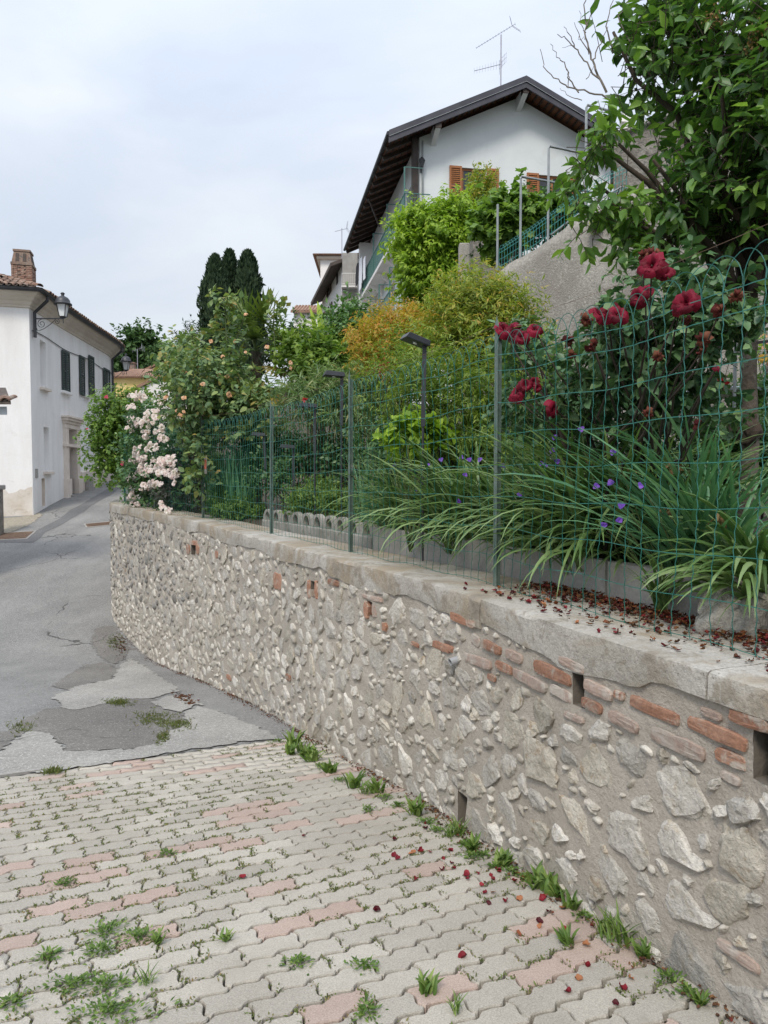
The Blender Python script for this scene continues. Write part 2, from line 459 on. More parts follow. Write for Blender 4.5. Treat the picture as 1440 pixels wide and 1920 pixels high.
M['lf_wist'] = leaf_mat('leaf_wisteria', [(0.111,0.222,0.029),(0.206,0.349,0.034),(0.349,0.507,0.055),(0.507,0.634,0.095)], .5, .45)
M['lf_vine'] = leaf_mat('leaf_vine', [(0.091,0.182,0.036),(0.164,0.291,0.055),(0.309,0.455,0.091)], .5, .4)
M['lf_light'] = leaf_mat('leaf_light_shrub', [(0.060,0.134,0.032),(0.120,0.226,0.044),(0.240,0.360,0.067),(0.360,0.450,0.106)], .45, .4)
M['lf_mid'] = leaf_mat('leaf_mid_shrub', [(0.050,0.125,0.045),(0.103,0.215,0.062),(0.180,0.315,0.090)], .4, .3, .45)
M['lf_strap'] = leaf_mat('leaf_strap', [(0.059,0.125,0.040),(0.099,0.191,0.059),(0.172,0.277,0.092),(0.277,0.383,0.172)], .42, .3, .45)
M['lf_iris'] = leaf_mat('leaf_iris', [(0.068,0.189,0.108),(0.121,0.290,0.151),(0.213,0.396,0.213)], .45, .25)
M['lf_palm'] = leaf_mat('leaf_palm', [(0.062,0.109,0.031),(0.109,0.172,0.039),(0.187,0.234,0.047),(0.468,0.343,0.047)], .45, .3)
M['lf_grey'] = leaf_mat('leaf_grey_shrub', [(0.072,0.078,0.072),(0.120,0.126,0.120),(0.204,0.198,0.198)], .7, .2)
M['lf_cyp'] = leaf_mat('leaf_cypress', [(0.020,0.041,0.022),(0.037,0.068,0.034),(0.068,0.105,0.051)], .7, .1, .2)
M['lf_far'] = leaf_mat('leaf_far_tree', [(0.040,0.088,0.035),(0.072,0.144,0.051),(0.128,0.208,0.072)], .6, .25, .2)
M['lf_conif'] = leaf_mat('leaf_far_conifer', [(0.021,0.046,0.035),(0.042,0.077,0.056),(0.070,0.112,0.077)], .7, .15, .2)
M['lf_weed'] = leaf_mat('leaf_weed', [(.075,.14,.03),(.12,.21,.045),(.19,.29,.07),(.27,.36,.10)], .5, .35)
M['lf_moss'] = leaf_mat('leaf_joint_weed', [(0.081,0.101,0.027),(0.121,0.149,0.041),(0.162,0.216,0.061),(0.270,0.189,0.081)], .7, .25)
M['lf_dry'] = leaf_mat('leaf_dry', [(.20,.11,.05),(.32,.20,.09),(.42,.30,.16)], .8, .25)
M['lf_oleander'] = leaf_mat('leaf_narrow', [(0.081,0.163,0.070),(0.151,0.254,0.103),(0.264,0.365,0.163),(0.526,0.445,0.264)], .45, .3)
M['pt_red'] = leaf_mat('petal_red', [(.085,.002,.010),(.17,.004,.020),(.28,.010,.038)], .6, .15, .2)
M['pt_wilt'] = leaf_mat('petal_wilted', [(.06,.008,.010),(.13,.028,.022),(.22,.085,.05)], .8, .15, .2)
M['pt_pink'] = leaf_mat('petal_pink', [(.76,.57,.58),(.86,.75,.75),(.90,.86,.85)], .6, .25, .2)
M['pt_hot'] = leaf_mat('petal_hot_pink', [(.55,.03,.10),(.66,.10,.18),(.7,.2,.28)], .6, .25, .2)
M['pt_peach'] = leaf_mat('petal_peach', [(.70,.34,.18),(.78,.48,.30),(.82,.62,.48)], .6, .25, .2)
M['pt_violet'] = leaf_mat('petal_violet', [(.13,.05,.42),(.20,.08,.55),(.30,.13,.62)], .6, .25, .2)
M['pt_yellow'] = leaf_mat('petal_yellow', [(.75,.42,.06),(.8,.55,.14)], .6, .25, .2)
M['pt_litter'] = leaf_mat('petal_litter', [(.035,.008,.008),(.11,.012,.016),(.20,.022,.026),(.26,.09,.035),(.12,.06,.03)], .75, .1, .2)
M['pt_litter_brown'] = leaf_mat('leaf_litter', [(.05,.03,.018),(.10,.05,.03),(.22,.11,.05),(.14,.03,.025)], .85, .1, .2)
M['berry'] = leaf_mat('berry_red', [(.22,.01,.015),(.36,.02,.025)], .4, .0, .4)
# ------------------------------------------------------------------ ground shape
def gz(y):
    y = np.asarray(y, float)
    l1 = 0.284 - 0.145 * y
    l2 = 0.43 + 0.163 * (y - 24)
    l3 = 0.919 + 0.115 * (y - 27)
    l4 = 2.99 + 0.03 * (y - 45)
    up = np.where(y < 27, l2, np.where(y < 45, l3, l4))
    k = 0.12
    m = np.maximum(l1, up)
    return m + k * np.log(np.exp((l1 - m) / k) + np.exp((up - m) / k))

def at_g(px, py):
    """pixel -> point on the sloping street"""
    d = ray(px, py)
    t = 0.5
    for _ in range(4000):
        p = np.array([0, 0, CAMZ]) + d * t
        if p[2] <= gz(p[1]): break
        t += 0.02
    return p

# plan curve of the wall's street face (near -> far)
CTRL = [(2.75,-2.1),(2.1,-.5),(1.5,1.05),(1.10,2.07),(.786,2.86),(.25,4.24),(-.32,5.4),(-.64,6.08),(-1.31,7.5),(-2.14,9.05),(-2.58,9.82),(-3.67,11.57),
        (-4.5,12.85),(-5.2,13.9),(-5.56,14.62),(-5.80,15.5),(-6.2,18),(-7.2,24),(-8.8,32)]
def catmull(P, n=24):
    P = [np.array(p, float) for p in P]
    P = [2*P[0]-P[1]] + P + [2*P[-1]-P[-2]]
    out = []
    for i in range(1, len(P)-2):
        p0,p1,p2,p3 = P[i-1:i+3]
        for t in np.linspace(0, 1, n, endpoint=False):
            out.append(.5*((2*p1)+(-p0+p2)*t+(2*p0-5*p1+4*p2-p3)*t*t+(-p0+3*p1-3*p2+p3)*t**3))
    out.append(P[-2])
    return np.array(out)
class Curve:
    def __init__(s, pts):
        seg = np.linalg.norm(np.diff(pts, axis=0), axis=1)
        s.S = np.concatenate([[0], np.cumsum(seg)])
        s.P = pts
        s.len = s.S[-1]
    def p(s, q):
        q = np.asarray(q, float)
        return np.stack([np.interp(q, s.S, s.P[:,0]), np.interp(q, s.S, s.P[:,1])], -1)
    def t(s, q):
        d = s.p(np.asarray(q)+.08) - s.p(np.asarray(q)-.08)
        return d / np.linalg.norm(d, axis=-1, keepdims=True)
    def n(s, q):                       # to the left of travel
        t = s.t(q)
        return np.stack([-t[...,1], t[...,0]], -1)
    def hit(s, px, py, off=0.0):
        """first crossing of the pixel's ray with the vertical surface over the curve (moved off to the right)"""
        d = ray(px, py)
        P = s.P - (s.n(s.S) * off if off else 0)
        c = P[:,0]*d[1] - P[:,1]*d[0]
        best = None
        for i in range(len(P)-1):
            if c[i]*c[i+1] < 0:
                f = c[i]/(c[i]-c[i+1])
                q = P[i]*(1-f)+P[i+1]*f
                if q[1] > .3 and (best is None or q[1] < best[0]):
                    best = (q[1], s.S[i]*(1-f)+s.S[i+1]*f)
        if best is None:               # ray just misses the bulge: take the point of nearest approach
            ok = (P[:,1] > 8) & (P[:,1] < 16)
            i = int(np.argmin(np.where(ok, np.abs(c)/np.linalg.norm(P,axis=1), 9)))
            best = (P[i,1], s.S[i])
        return best[1], CAMZ + d[2]*best[0]/d[1], best[0]
    def dist(s, x, y):
        """signed distance, positive to the right of travel (garden side); vectorised"""
        x = np.atleast_1d(x); y = np.atleast_1d(y)
        P = s.P[::4]; T = s.t(s.S[::4])
        out = np.empty(len(x))
        for a in range(0, len(x), 4000):
            dx = x[a:a+4000,None]-P[None,:,0]; dy = y[a:a+4000,None]-P[None,:,1]
            k = np.argmin(dx*dx+dy*dy, 1); r = np.arange(len(k))
            out[a:a+4000] = dx[r,k]*T[k,1] - dy[r,k]*T[k,0]
        return out
WC = Curve(catmull(CTRL))
def zcop(y):
    y = np.asarray(y, float)
    return np.interp(y, [0, 8, 14.4, 18, 24, 32], [1.0, 1.0, 1.135, 1.25, 2.0, 3.1])

def hz(x, y):
    """garden hillside height"""
    D = WC.dist(x, y); y = np.atleast_1d(y)
    return 1.10 + .15*np.clip(D-2.2, 0, 14) + .17*np.clip(y-15, 0, 45) + .02*np.sin(np.atleast_1d(x)*5)*np.sin(y*4.3)

def fb(v, s=1.0, o=4):
    return mnoise.fractal(Vector(v)*s, .9, 2.0, o)

# far ground sheet to the horizon
def grid_mesh(name, X, Y, zf, mat, keep=None):
    XX, YY = np.meshgrid(X, Y)
    Z = zf(XX.ravel(), YY.ravel())
    V = np.stack([XX.ravel(), YY.ravel(), Z], 1)
    nx = len(X)
    i = np.arange(len(X)-1)[None,:] + (np.arange(len(Y)-1)*nx)[:,None]
    F = np.stack([i, i+1, i+1+nx, i+nx], -1).reshape(-1,4)
    if keep is not None:
        k = keep(V[F].mean(1)); F = F[k]
    return np_mesh(name, V, F, mat, smooth=True)
gx = np.concatenate([np.linspace(-600,-60,10), np.linspace(-50,50,26), np.linspace(60,600,10)])
gy = np.concatenate([np.linspace(-60,-4,8), np.linspace(-3,48,52), np.linspace(52,110,10), np.linspace(150,1200,12)])
o = link('ground', grid_mesh('ground', gx, gy, lambda x, y: gz(np.clip(y,-20,60)) - .14, M['grass_ground']))
tag(o, kind='structure')

# asphalt street: everything beyond the paving's edge line
E0 = np.array([-2.56, 4.80]); Ee = np.array([.8176, .5758]); En = np.array([-.5758, .8176])
ea = np.concatenate([np.linspace(-40,-6,12), np.linspace(-5.5,6,60), np.linspace(7,30,10)])
eb = np.concatenate([np.linspace(0,10,80), np.linspace(10.4,40,70), np.linspace(42,90,10)])
A, B = np.meshgrid(ea, eb)
PX = E0[0]+A*Ee[0]+B*En[0]; PY = E0[1]+A*Ee[1]+B*En[1]
ZZ = gz(np.clip(PY, -20, 70)) + .012*np.sin(PX*1.7+PY)*np.sin(PY*.9) * np.clip(B/3, 0, 1)
V = np.stack([PX.ravel(), PY.ravel(), ZZ.ravel()], 1)
nx = len(ea); i = np.arange(nx-1)[None,:]+(np.arange(len(eb)-1)*nx)[:,None]
FR = np.stack([i,i+1,i+1+nx,i+nx],-1).reshape(-1,4)
_c = V[FR].mean(1); FR = FR[WC.dist(_c[:,0], _c[:,1]) < .35]
road = tag(link('road', np_mesh('road', V, FR, M['asphalt'], smooth=True)), kind='structure')
def zroad(x, y):
    B_ = (x-E0[0])*En[0]+(y-E0[1])*En[1]
    return gz(y) + .012*np.sin(x*1.7+y)*np.sin(y*.9)*np.clip(B_/3,0,1)

def ground_patch(name, pix, mat, lift, parent=None, jit=.02, seed=1):
    """irregular sheet on the street from a pixel outline"""
    rng = random.Random(seed)
    P = [at_g(*p)[:2] for p in pix]
    O = []
    for a, b in zip(P, P[1:]+P[:1]):
        L = np.linalg.norm(b-a); n = max(1, int(L/.05))
        for k in range(n):
            q = a + (b-a)*k/n
            w = min(jit*1.1, L*.2)
            O.append(q + np.array([rng.uniform(-w,w), rng.uniform(-w,w)]))
    bm = bmesh.new()
    vs = [bm.verts.new((p[0],p[1],0)) for p in O]
    es = [bm.edges.new((vs[i], vs[(i+1)%len(vs)])) for i in range(len(vs))]
    bmesh.ops.triangle_fill(bm, use_beauty=True, edges=es)
    for _ in range(4):
        long = [e for e in bm.edges if e.calc_length() > .35]
        if not long: break
        bmesh.ops.subdivide_edges(bm, edges=long, cuts=1)
        bmesh.ops.triangulate(bm, faces=bm.faces[:])
    for v in bm.verts:
        v.co.z = float(zroad(v.co.x, v.co.y)) + lift
    bmesh.ops.recalc_face_normals(bm, faces=bm.faces[:])
    me = bpy.data.meshes.new(name); bm.to_mesh(me); bm.free()
    if len(me.polygons) and me.polygons[0].normal.z < 0: me.flip_normals()
    me.materials.append(mat)
    return tag(link(name, me, parent), kind='structure' if parent is None else None)
def c1(L): return [(x/2.057, 900+y/2.057) for x, y in L]
def c8(L): return [(x/5.335, 700+y/5.335) for x, y in L]
ground_patch('worn_patch', c1([(90,930),(170,885),(300,880),(400,860),(480,842),(560,835),(600,850),(640,890),(700,900),(725,945),(650,975),(640,1000),(600,1025),(520,1038),(420,1045),(330,1048),(250,1045),(235,1020),(200,990),(150,970),(100,975),(50,1010),(0,1050),(-90,1080),(-80,1010),(0,980)]), M['tar_old'], .006, None, .03, 3)
ground_patch('worn_patch', c1([(205,800),(250,760),(330,715),(400,705),(445,722),(450,745),(420,770),(340,790),(260,815)]), M['tar_old'], .006, None, .03, 4)
ground_patch('worn_patch', c1([(370,575),(440,560),(500,650),(480,695),(440,715),(390,690),(350,640)]), M['tar_old'], .006, None, .04, 5)
ground_patch('concrete_apron', c1([(-200,1165),(-160,1070),(0,1052),(50,1012),(100,977),(150,972),(200,992),(235,1022),(250,1047),(330,1050),(420,1047),(520,1040),(600,1027),(640,1002),(652,977),(727,947),(702,908),(762,872),(830,890),(900,918),(1000,958),(1075,1003),(900,1019),(600,1067),(330,1110),(150,1133)]), M['apron'], .010, None, .03, 6)
ground_patch('concrete_apron', c1([(205,845),(300,800),(440,767),(457,727),(500,690),(560,722),(650,780),(700,815),(655,820),(590,845),(480,848),(400,870),(300,890),(250,885)]), M['apron'], .010, None, .03, 7)
ground_patch('concrete_apron', c1([(580,862),(660,832),(740,845),(790,875),(758,868),(700,900),(640,886)]), M['apron'], .012, None, .02, 8)
ground_patch('asphalt_strip', c8([(0,1693),(330,1696),(390,1662),(450,1592),(600,1522),(700,1462),(850,1382),(900,1332),(1100,1222),(1220,1132),(1260,1100),(1260,1062),(1220,1080),(1100,1140),(950,1230),(830,1300),(700,1370),(600,1450),(480,1510),(330,1590),(150,1632),(0,1640),(-200,1650),(-200,1690)]), M['tar'], .006, None, .01, 9)
ground_patch('gravel_verge', c8([(10,1600),(30,1455),(200,1440),(340,1400),(430,1405),(400,1440),(300,1510),(190,1560),(90,1600)]), M['gravel'], .010, None, .05, 10)
# white stone strip at the paving's edge, left
mb = MB()
for a0, a1 in ((-1.9,-.92),(-.90,.32)):
    q = [E0+Ee*a+En*b for a, b in ((a0,.012),(a1,.012),(a1,.10 if a1<0 else .03),(a0,.10))]
    zz = [float(gz(p[1])) for p in q]
    mb.add([(p[0],p[1],z-.05) for p,z in zip(q,zz)]+[(p[0],p[1],z+.016) for p,z in zip(q,zz)], [(4,5,6,7),(0,1,5,4),(1,2,6,5),(2,3,7,6),(3,0,4,7)])
tag(mb.build('edge_strip', M['concrete']), kind='structure')

def cover(name, px, py, w, l, ang, label):
    p = at_g(px, py); z = float(zroad(p[0], p[1]))
    sl = (float(gz(p[1]+.3))-float(gz(p[1]-.3)))/.6
    Mx = Matrix.Translation((p[0],p[1],z+.009)) @ Matrix.Rotation(math.atan(sl),4,'X') @ Matrix.Rotation(ang,4,'Z')
    root = empty(name, (p[0],p[1],z))
    mb = MB(Mx); 
    for x0,x1,y0,y1 in ((-w/2-.05,w/2+.05,-l/2-.05,-l/2),(-w/2-.05,w/2+.05,l/2,l/2+.05),(-w/2-.05,-w/2,-l/2,l/2),(w/2,w/2+.05,-l/2,l/2)):
        mb.box(x0,x1,y0,y1,-.03,.004)
    mb.build('frame', M['concrete'], root)
    mb = MB(Mx); mb.box(-w/2+.01,w/2-.01,-l/2+.01,l/2-.01,-.03,.002); mb.build('plate', M['rust'], root)
    mb = MB(Mx)
    for k in range(5): mb.box(-w/2+.05,w/2-.05,-l/2+.06+k*(l-.12)/5,-l/2+.06+k*(l-.12)/5+.03,.002,.008)
    mb.build('rib', M['rust'], root)
    tag(root, label, 'manhole cover')
cover('manhole_cover', 22, 1005, 1.0, .9, .2, 'rusty rectangular manhole cover in the dark asphalt strip')
cover('manhole_cover', 186, 984, .75, .5, .5, 'small pale rimmed manhole cover in the street beside the stone wall end')

# ------------------------------------------------------------------ paving
PL, PW = .225, .1125
def zpave(x, y): return gz(y)
bx = np.linspace(-7, 6, 40); by = np.linspace(-9, 0, 36)
A, B = np.meshgrid(bx, by)
PX = E0[0]+A*Ee[0]+B*En[0]; PY = E0[1]+A*Ee[1]+B*En[1]
V = np.stack([PX.ravel(), PY.ravel(), gz(PY.ravel())-.026], 1)
nx = len(bx); i = np.arange(nx-1)[None,:]+(np.arange(len(by)-1)*nx)[:,None]
paving = tag(link('paving', np_mesh('paving', V, np.stack([i,i+1,i+1+nx,i+nx],-1).reshape(-1,4), M['bed'], smooth=True)), kind='structure')
def paver_outline():
    g = .0032; ns = 16; nd = 6
    w = lambda u: 0.0098*math.sin(2*math.pi*u/(PL/2)) + .003*math.sin(4*math.pi*u/(PL/2)+.6)
    e_ = lambda v: .011*math.sin(2*math.pi*v/PW)
    top, bot, lef, rig = [], [], [], []
    for k in range(ns+1):
        u = -PL/2 + PL*k/ns
        uu = max(-PL/2+g, min(PL/2-g, u))
        bot.append((uu, -PW/2+.0068+w(u))); top.append((uu, PW/2-.0068+w(u)))
    for k in range(1, nd):
        v = -PW/2+PW*k/nd
        rig.append((PL/2-g+e_(v), v+w(PL/2)*0)); lef.append((-PL/2+g+e_(v), v))
    return bot + rig + top[::-1] + lef[::-1]
POUT = paver_outline()
def paver_mesh(name, mat, seed):
    rng = random.Random(seed)
    P = []
    for x, y in POUT: P.append((x+rng.uniform(-.0009,.0009), y+rng.uniform(-.0009,.0009)))
    n = len(P); cx = 0
    ch = .005
    V = [(x,y,-.03) for x,y in P] + [(x,y,-ch) for x,y in P] + [(x*(1-.022), y*(1-.045), 0) for x,y in P] 
    F = [(i,(i+1)%n,n+(i+1)%n,n+i) for i in range(n)] + [(n+i,n+(i+1)%n,2*n+(i+1)%n,2*n+i) for i in range(n)] + [tuple(range(2*n,3*n))]
    me = bpy.data.meshes.new(name); me.from_pydata(V,[],F); me.update(); me.materials.append(mat)
    return me
PMS = [paver_mesh('paver', M['paver'], k) for k in range(5)]
PMP = [paver_mesh('paver', M['paver_pink'], 10+k) for k in range(2)]
slope = -0.145
# tangent frame of the sloping paving: e and n follow the slope
def pave_matrix(a, b, rng):
    p = E0+Ee*a+En*b
    ex = Vector((Ee[0],Ee[1],Ee[1]*slope)).normalized(); ny = Vector((En[0],En[1],En[1]*slope))
    nz = ex.cross(ny).normalized(); ny = nz.cross(ex)
    R = Matrix((ex,ny,nz)).transposed().to_4x4()
    return Matrix.Translation((p[0],p[1],float(gz(p[1]))+rng.gauss(0,.0013)+.001)) @ R @ Matrix.Rotation(rng.gauss(0,.006),4,'X') @ Matrix.Rotation(rng.gauss(0,.005),4,'Y') @ Matrix.Rotation(rng.gauss(0,.007),4,'Z')
rng = random.Random(5)
cand = []
for r in range(1, 75):
    b = -(r-.5)*PW - .004
    prevpink = False
    for c in range(-22, 30):
        a = c*PL + (PL/2 if r % 2 else 0)
        p = E0+Ee*a+En*b
        d_ = float(WC.dist(p[0],p[1])[0])
        if d_ > .06 or p[1] < 1.2: continue
        pink = rng.random() < (.33 if prevpink else .10)
        if prevpink and pink and rng.random() < .55: prevpink = False
        else: prevpink = pink
        sx, sy = CXP+FPX*p[0]/p[1], HOR+FPX*(CAMZ-float(gz(p[1])))/p[1]
        vis = -60 < sx < 1480 and sy < 1990
        cand.append((p[1] if vis else p[1]+50, a, b, pink))
cand.sort()
nind = 0; rest = []
for q, a, b, pink in cand:
    Mx = pave_matrix(a, b, rng)
    me = rng.choice(PMP if pink else PMS)
    if nind < 300 and q < 50:
        o = bpy.data.objects.new('paver', me); COL.objects.link(o); o.parent = paving
        o.matrix_basis = Mx; nind += 1
    else: rest.append((Mx, pink))
for pk in (False, True):
    src = PMP[0] if pk else PMS[0]
    vv = np.array([v.co[:] for v in src.vertices]); ff = [tuple(p.vertices) for p in src.polygons]
    n = len(vv); q4 = np.array([f for f in ff if len(f)==4]); qn = [f for f in ff if len(f)>4][0]
    Vs, F4, Fn = [], [], []
    for k, (Mx, pink) in enumerate([t for t in rest if t[1]==pk]):
        m = np.array(Mx); Vs.append(vv@m[:3,:3].T+m[:3,3]); F4.append(q4+k*n); Fn.append(np.array([qn])+k*n)
    if Vs:
        o = link('paver', np_mesh('paver', np.concatenate(Vs), [np.concatenate(F4), np.concatenate(Fn)], M['paver_pink'] if pk else M['paver']), paving)
        tag(o, kind='stuff')

# ------------------------------------------------------------------ retaining wall of stones
wall = empty('stone_retaining_wall', (float(WC.p(4.0)[0]), float(WC.p(4.0)[1]), 0))
tag(wall, 'curving rubble stone retaining wall with concrete coping beside the paved drive', 'wall')
def wall_grid(S, Z, holes, fn):
    """sheet over (s,z) with recessed rectangular holes; fn(s,z,depth)->xyz. Returns sheet, and recess (V,F)"""
    S = np.unique(np.round(np.concatenate([S]+[[h[0],h[1]] for h in holes]),4)) if holes else S
    Z = np.unique(np.round(np.concatenate([Z]+[[h[2],h[3]] for h in holes]),4)) if holes else Z
    V = [fn(s, z, 0) for z in Z for s in S]
    nx = len(S); F = []
    for j in range(len(Z)-1):
        for i in range(nx-1):
            sc, zc = (S[i]+S[i+1])/2, (Z[j]+Z[j+1])/2
            if any(h[0]<sc<h[1] and h[2]<zc<h[3] for h in holes): continue
            F.append((j*nx+i, j*nx+i+1, (j+1)*nx+i+1, (j+1)*nx+i))
    return V, F
def recess(mb, h, fn):
    s0,s1,z0,z1,d = h
    c = [(s0,z0),(s1,z0),(s1,z1),(s0,z1)]
    P = [fn(s,z,0) for s,z in c]+[fn(s,z,d) for s,z in c]
    mb.add(P, [(0,1,5,4),(1,2,6,5),(2,3,7,6),(3,0,4,7),(4,5,6,7)])
def c3(x, y): return 800+x/2.233, 1040+y/2.233
# weep holes: pixel centre, width px, height px
holes = []
for (px,py,w,h) in ((1086,1292,20,66),(1429,1420,34,95),(867,1520,16,62),(695,1141,11,28),(587,1105,8,30),(362,1030,9,22)):
    a = WC.hit(px-w/2, py); b = WC.hit(px+w/2, py); c = WC.hit(px, py-h/2); d = WC.hit(px, py+h/2)
    holes.append((min(a[0],b[0]), max(a[0],b[0]), d[1], c[1], .34))
def wdisp(s, z):
    x = np.array([s*1.0, z, 0])
    return .012*fb((s,z,1.3), 1.6) + .010*fb((s,z,7.7), 6) + .004*fb((s,z,3.1), 22, 3)
def wpos(s, z, dep):
    p, n = WC.p(s), WC.n(s)
    q = p + n*((wdisp(s,z) if dep == 0 else 0) - dep)
    return (q[0], q[1], z)
s_near = WC.hit(1440, 1600)[0]-.6
s_mid, s_far = WC.hit(600,1100)[0], WC.hit(210,1000)[0]
SS = np.concatenate([np.arange(0, s_near, .25), np.arange(s_near, s_mid, .035), np.arange(s_mid, s_far+.8, .06), np.arange(s_far+.8, WC.len, .5)])
ZB = np.concatenate([np.arange(-1.75, .96, .05)])
# the far part climbs with the street: shift z with the coping
def zsh(s): return float(zcop(WC.p(s)[1]))-1.0
def wpos2(s, z, dep):
    x, y, _ = wpos(s, z, dep)
    return (x, y, z + zsh(s))
holes = [(a,b,c-zsh(a),d-zsh(a),e) for a,b,c,d,e in holes]
V, F = wall_grid(SS, ZB, holes, wpos2)
me = bpy.data.meshes.new('mortar'); me.from_pydata(V, [], F)
for p in me.polygons: p.use_smooth = True
me.update(); me.materials.append(M['mortar']); link('mortar', me, wall)
for h in holes:
    mb = MB(); recess(mb, h, wpos2); mb.build('weep_hole', M['hole'], wall)

# coping slabs
def coping(s0, s1, seed):
    ss = np.arange(s0+.004, s1-.003, .06 if s0 < 14 else .3); ss = np.append(ss, s1-.004)
    prof = [(.014,-.145),(.016,-.09),(.016,-.02),(.010,-.005),(-.006,.0),(-.08,.002),(-.17,.0),(-.27,.002),(-.36,.001),(-.46,.0),(-.56,-.002),(-.57,-.14),(0.0-.03,-.15)]
    n = len(prof); V = []
    for s in ss:
        p, nn = WC.p(s), WC.n(s); z0 = float(zcop(p[1]))
        low = .03*fb((s*1.2,seed,0),1.0,3)+.018*math.sin(s*3.1)+.02*fb((s,seed,2),5.0,3)+(.03 if p[1] < 2.5 else 0)
        for k, (o_, z_) in enumerate(prof):
            ad = .006*fb((s*2,k*.4,seed),2.5)+.004*fb((s*2,k*.7,seed),9,3)
            if k == 0: z_ += low
            if k == 12: z_ += low
            q = p + nn*(o_+(ad if k < 5 else 0))
            V.append((q[0],q[1],z0+z_+(ad*.5 if 2 < k < 11 else 0)))
    F = []
    for i in range(len(ss)-1):
        for k in range(n):
            k2 = (k+1)%n
            F.append((i*n+k, (i+1)*n+k, (i+1)*n+k2, i*n+k2))
    F.append(tuple(range(n))); F.append(tuple((len(ss)-1)*n+k for k in range(n-1,-1,-1)))
    me = bpy.data.meshes.new('coping_slab'); me.from_pydata(V,[],F)
    bm = bmesh.new(); bm.from_mesh(me); bmesh.ops.recalc_face_normals(bm, faces=bm.faces[:]); bm.to_mesh(me); bm.free()
    for p in me.polygons: p.use_smooth = True
    me.set_sharp_from_angle(angle=rad(32))
    me.update(); me.materials.append(M['coping'])
    link('coping_slab', me, wall)
cuts = [0, WC.hit(1332,1300)[0], WC.hit(905,1140)[0], WC.hit(616,1070)[0], WC.hit(430,1010)[0], WC.hit(290,980)[0], WC.len]
for k in range(len(cuts)-1): coping(cuts[k], cuts[k+1], k*3.7)

# stones
def rock_mesh(name, seed, sub, mat, flat=.55):
    rng = random.Random(seed)
    bm = bmesh.new(); bmesh.ops.create_icosphere(bm, subdivisions=sub, radius=1)
    planes = []
    for _ in range(11):
        n = Vector((rng.gauss(0,1),rng.gauss(0,1),rng.gauss(0,.8))).normalized()
        planes.append((n, rng.uniform(.48,.82)))
    for _ in range(4):
        an = rng.uniform(0,6.28); planes.append((Vector((math.cos(an),math.sin(an),rng.uniform(0,.4))).normalized(), rng.uniform(.45,.7)))
    planes.append((Vector((rng.gauss(0,.25),rng.gauss(0,.25),1)).normalized(), rng.uniform(.4,.6)))
    sx, sy = 1, 1
    for v in bm.verts:
        co = v.co.copy()
        for n, d in planes:
            e = co.dot(n)-d
            if e > 0: co -= n*e*.92
        co += co.normalized()*(.17*mnoise.fractal(co*2.4+Vector((seed,0,0)), .7, 2.1, 4))
        v.co = Vector((co.x*sx, co.y*sy, co.z))
    mx = max(abs(v.co.x) for v in bm.verts); my = max(abs(v.co.y) for v in bm.verts); mz = max(v.co.z for v in bm.verts)
    for v in bm.verts: v.co = Vector((v.co.x/mx*.5, v.co.y/my*.5, v.co.z/mz))
    bm.faces.ensure_lookup_table()
    dele = [f for f in bm.faces if f.calc_center_median().z < -.45]
    bmesh.ops.delete(bm, geom=dele, context='FACES')
    me = bpy.data.meshes.new(name); bm.to_mesh(me); bm.free(); me.update()
    if sub >= 3:
        for p in me.polygons: p.use_smooth = True
        try: me.set_sharp_from_angle(angle=rad(28))
        except Exception: pass
    me.materials.append(mat)
    return me
ROCKS = [rock_mesh('stone', k, 3, M[['stone','stone','stone2','stone','stone','stone3','stone2','stone'][k%8]]) for k in range(24)]
LOW = [rock_mesh('stone_low', 50+k, 2, None) for k in range(14)]
LOWV = [np.array([v.co[:] for v in m.vertices]) for m in LOW]
LOWF = [np.array([tuple(p.vertices) for p in m.polygons]) for m in LOW]
def wframe(s, z, rot, lift=0.0):
    p, t, n = WC.p(s), WC.t(s), WC.n(s)
    X = Vector((-t[0],-t[1],0)); Z = Vector((n[0],n[1],0)); Y = Z.cross(X)
    R = Matrix((X,Y,Z)).transposed().to_4x4()
    q = p + n*(wdisp(s, z)*.8+lift)
    return Matrix.Translation((q[0],q[1],z+zsh(s))) @ R @ Matrix.Rotation(rot,4,'Z')
BRK = [(105,255,210,290,40,0),(40,370,115,400,28,0),(240,372,318,402,38,0),(340,410,410,440,42,1),(165,425,272,465,40,1),(295,458,362,487,38,0),(370,495,505,557,45,1),
       (455,468,612,522,55,0),(565,445,672,475,40,1),(520,560,612,600,45,1),(668,540,785,592,50,1),(655,612,740,650,45,0),(790,575,832,602,35,0),(585,670,665,692,28,1),
       (860,608,1065,692,50,0),(1095,700,1345,797,62,0),(1205,828,1335,882,60,0),(1150,655,1235,680,35,1),(1275,678,1440,712,58,0),(770,665,895,732,50,1),
       (945,740,1165,842,66,1),(1230,918,1310,957,36,1),(1215,1620,1395,1740,48,1),(258,505,290,525,26,0),(190,340,225,380,44,1)]
def c2(x, y): return 200+x/2.057, 940+y/2.057
BR2 = [(645,285,680,345,0),(785,345,797,345,1)]
taken = []
rng = random.Random(11)
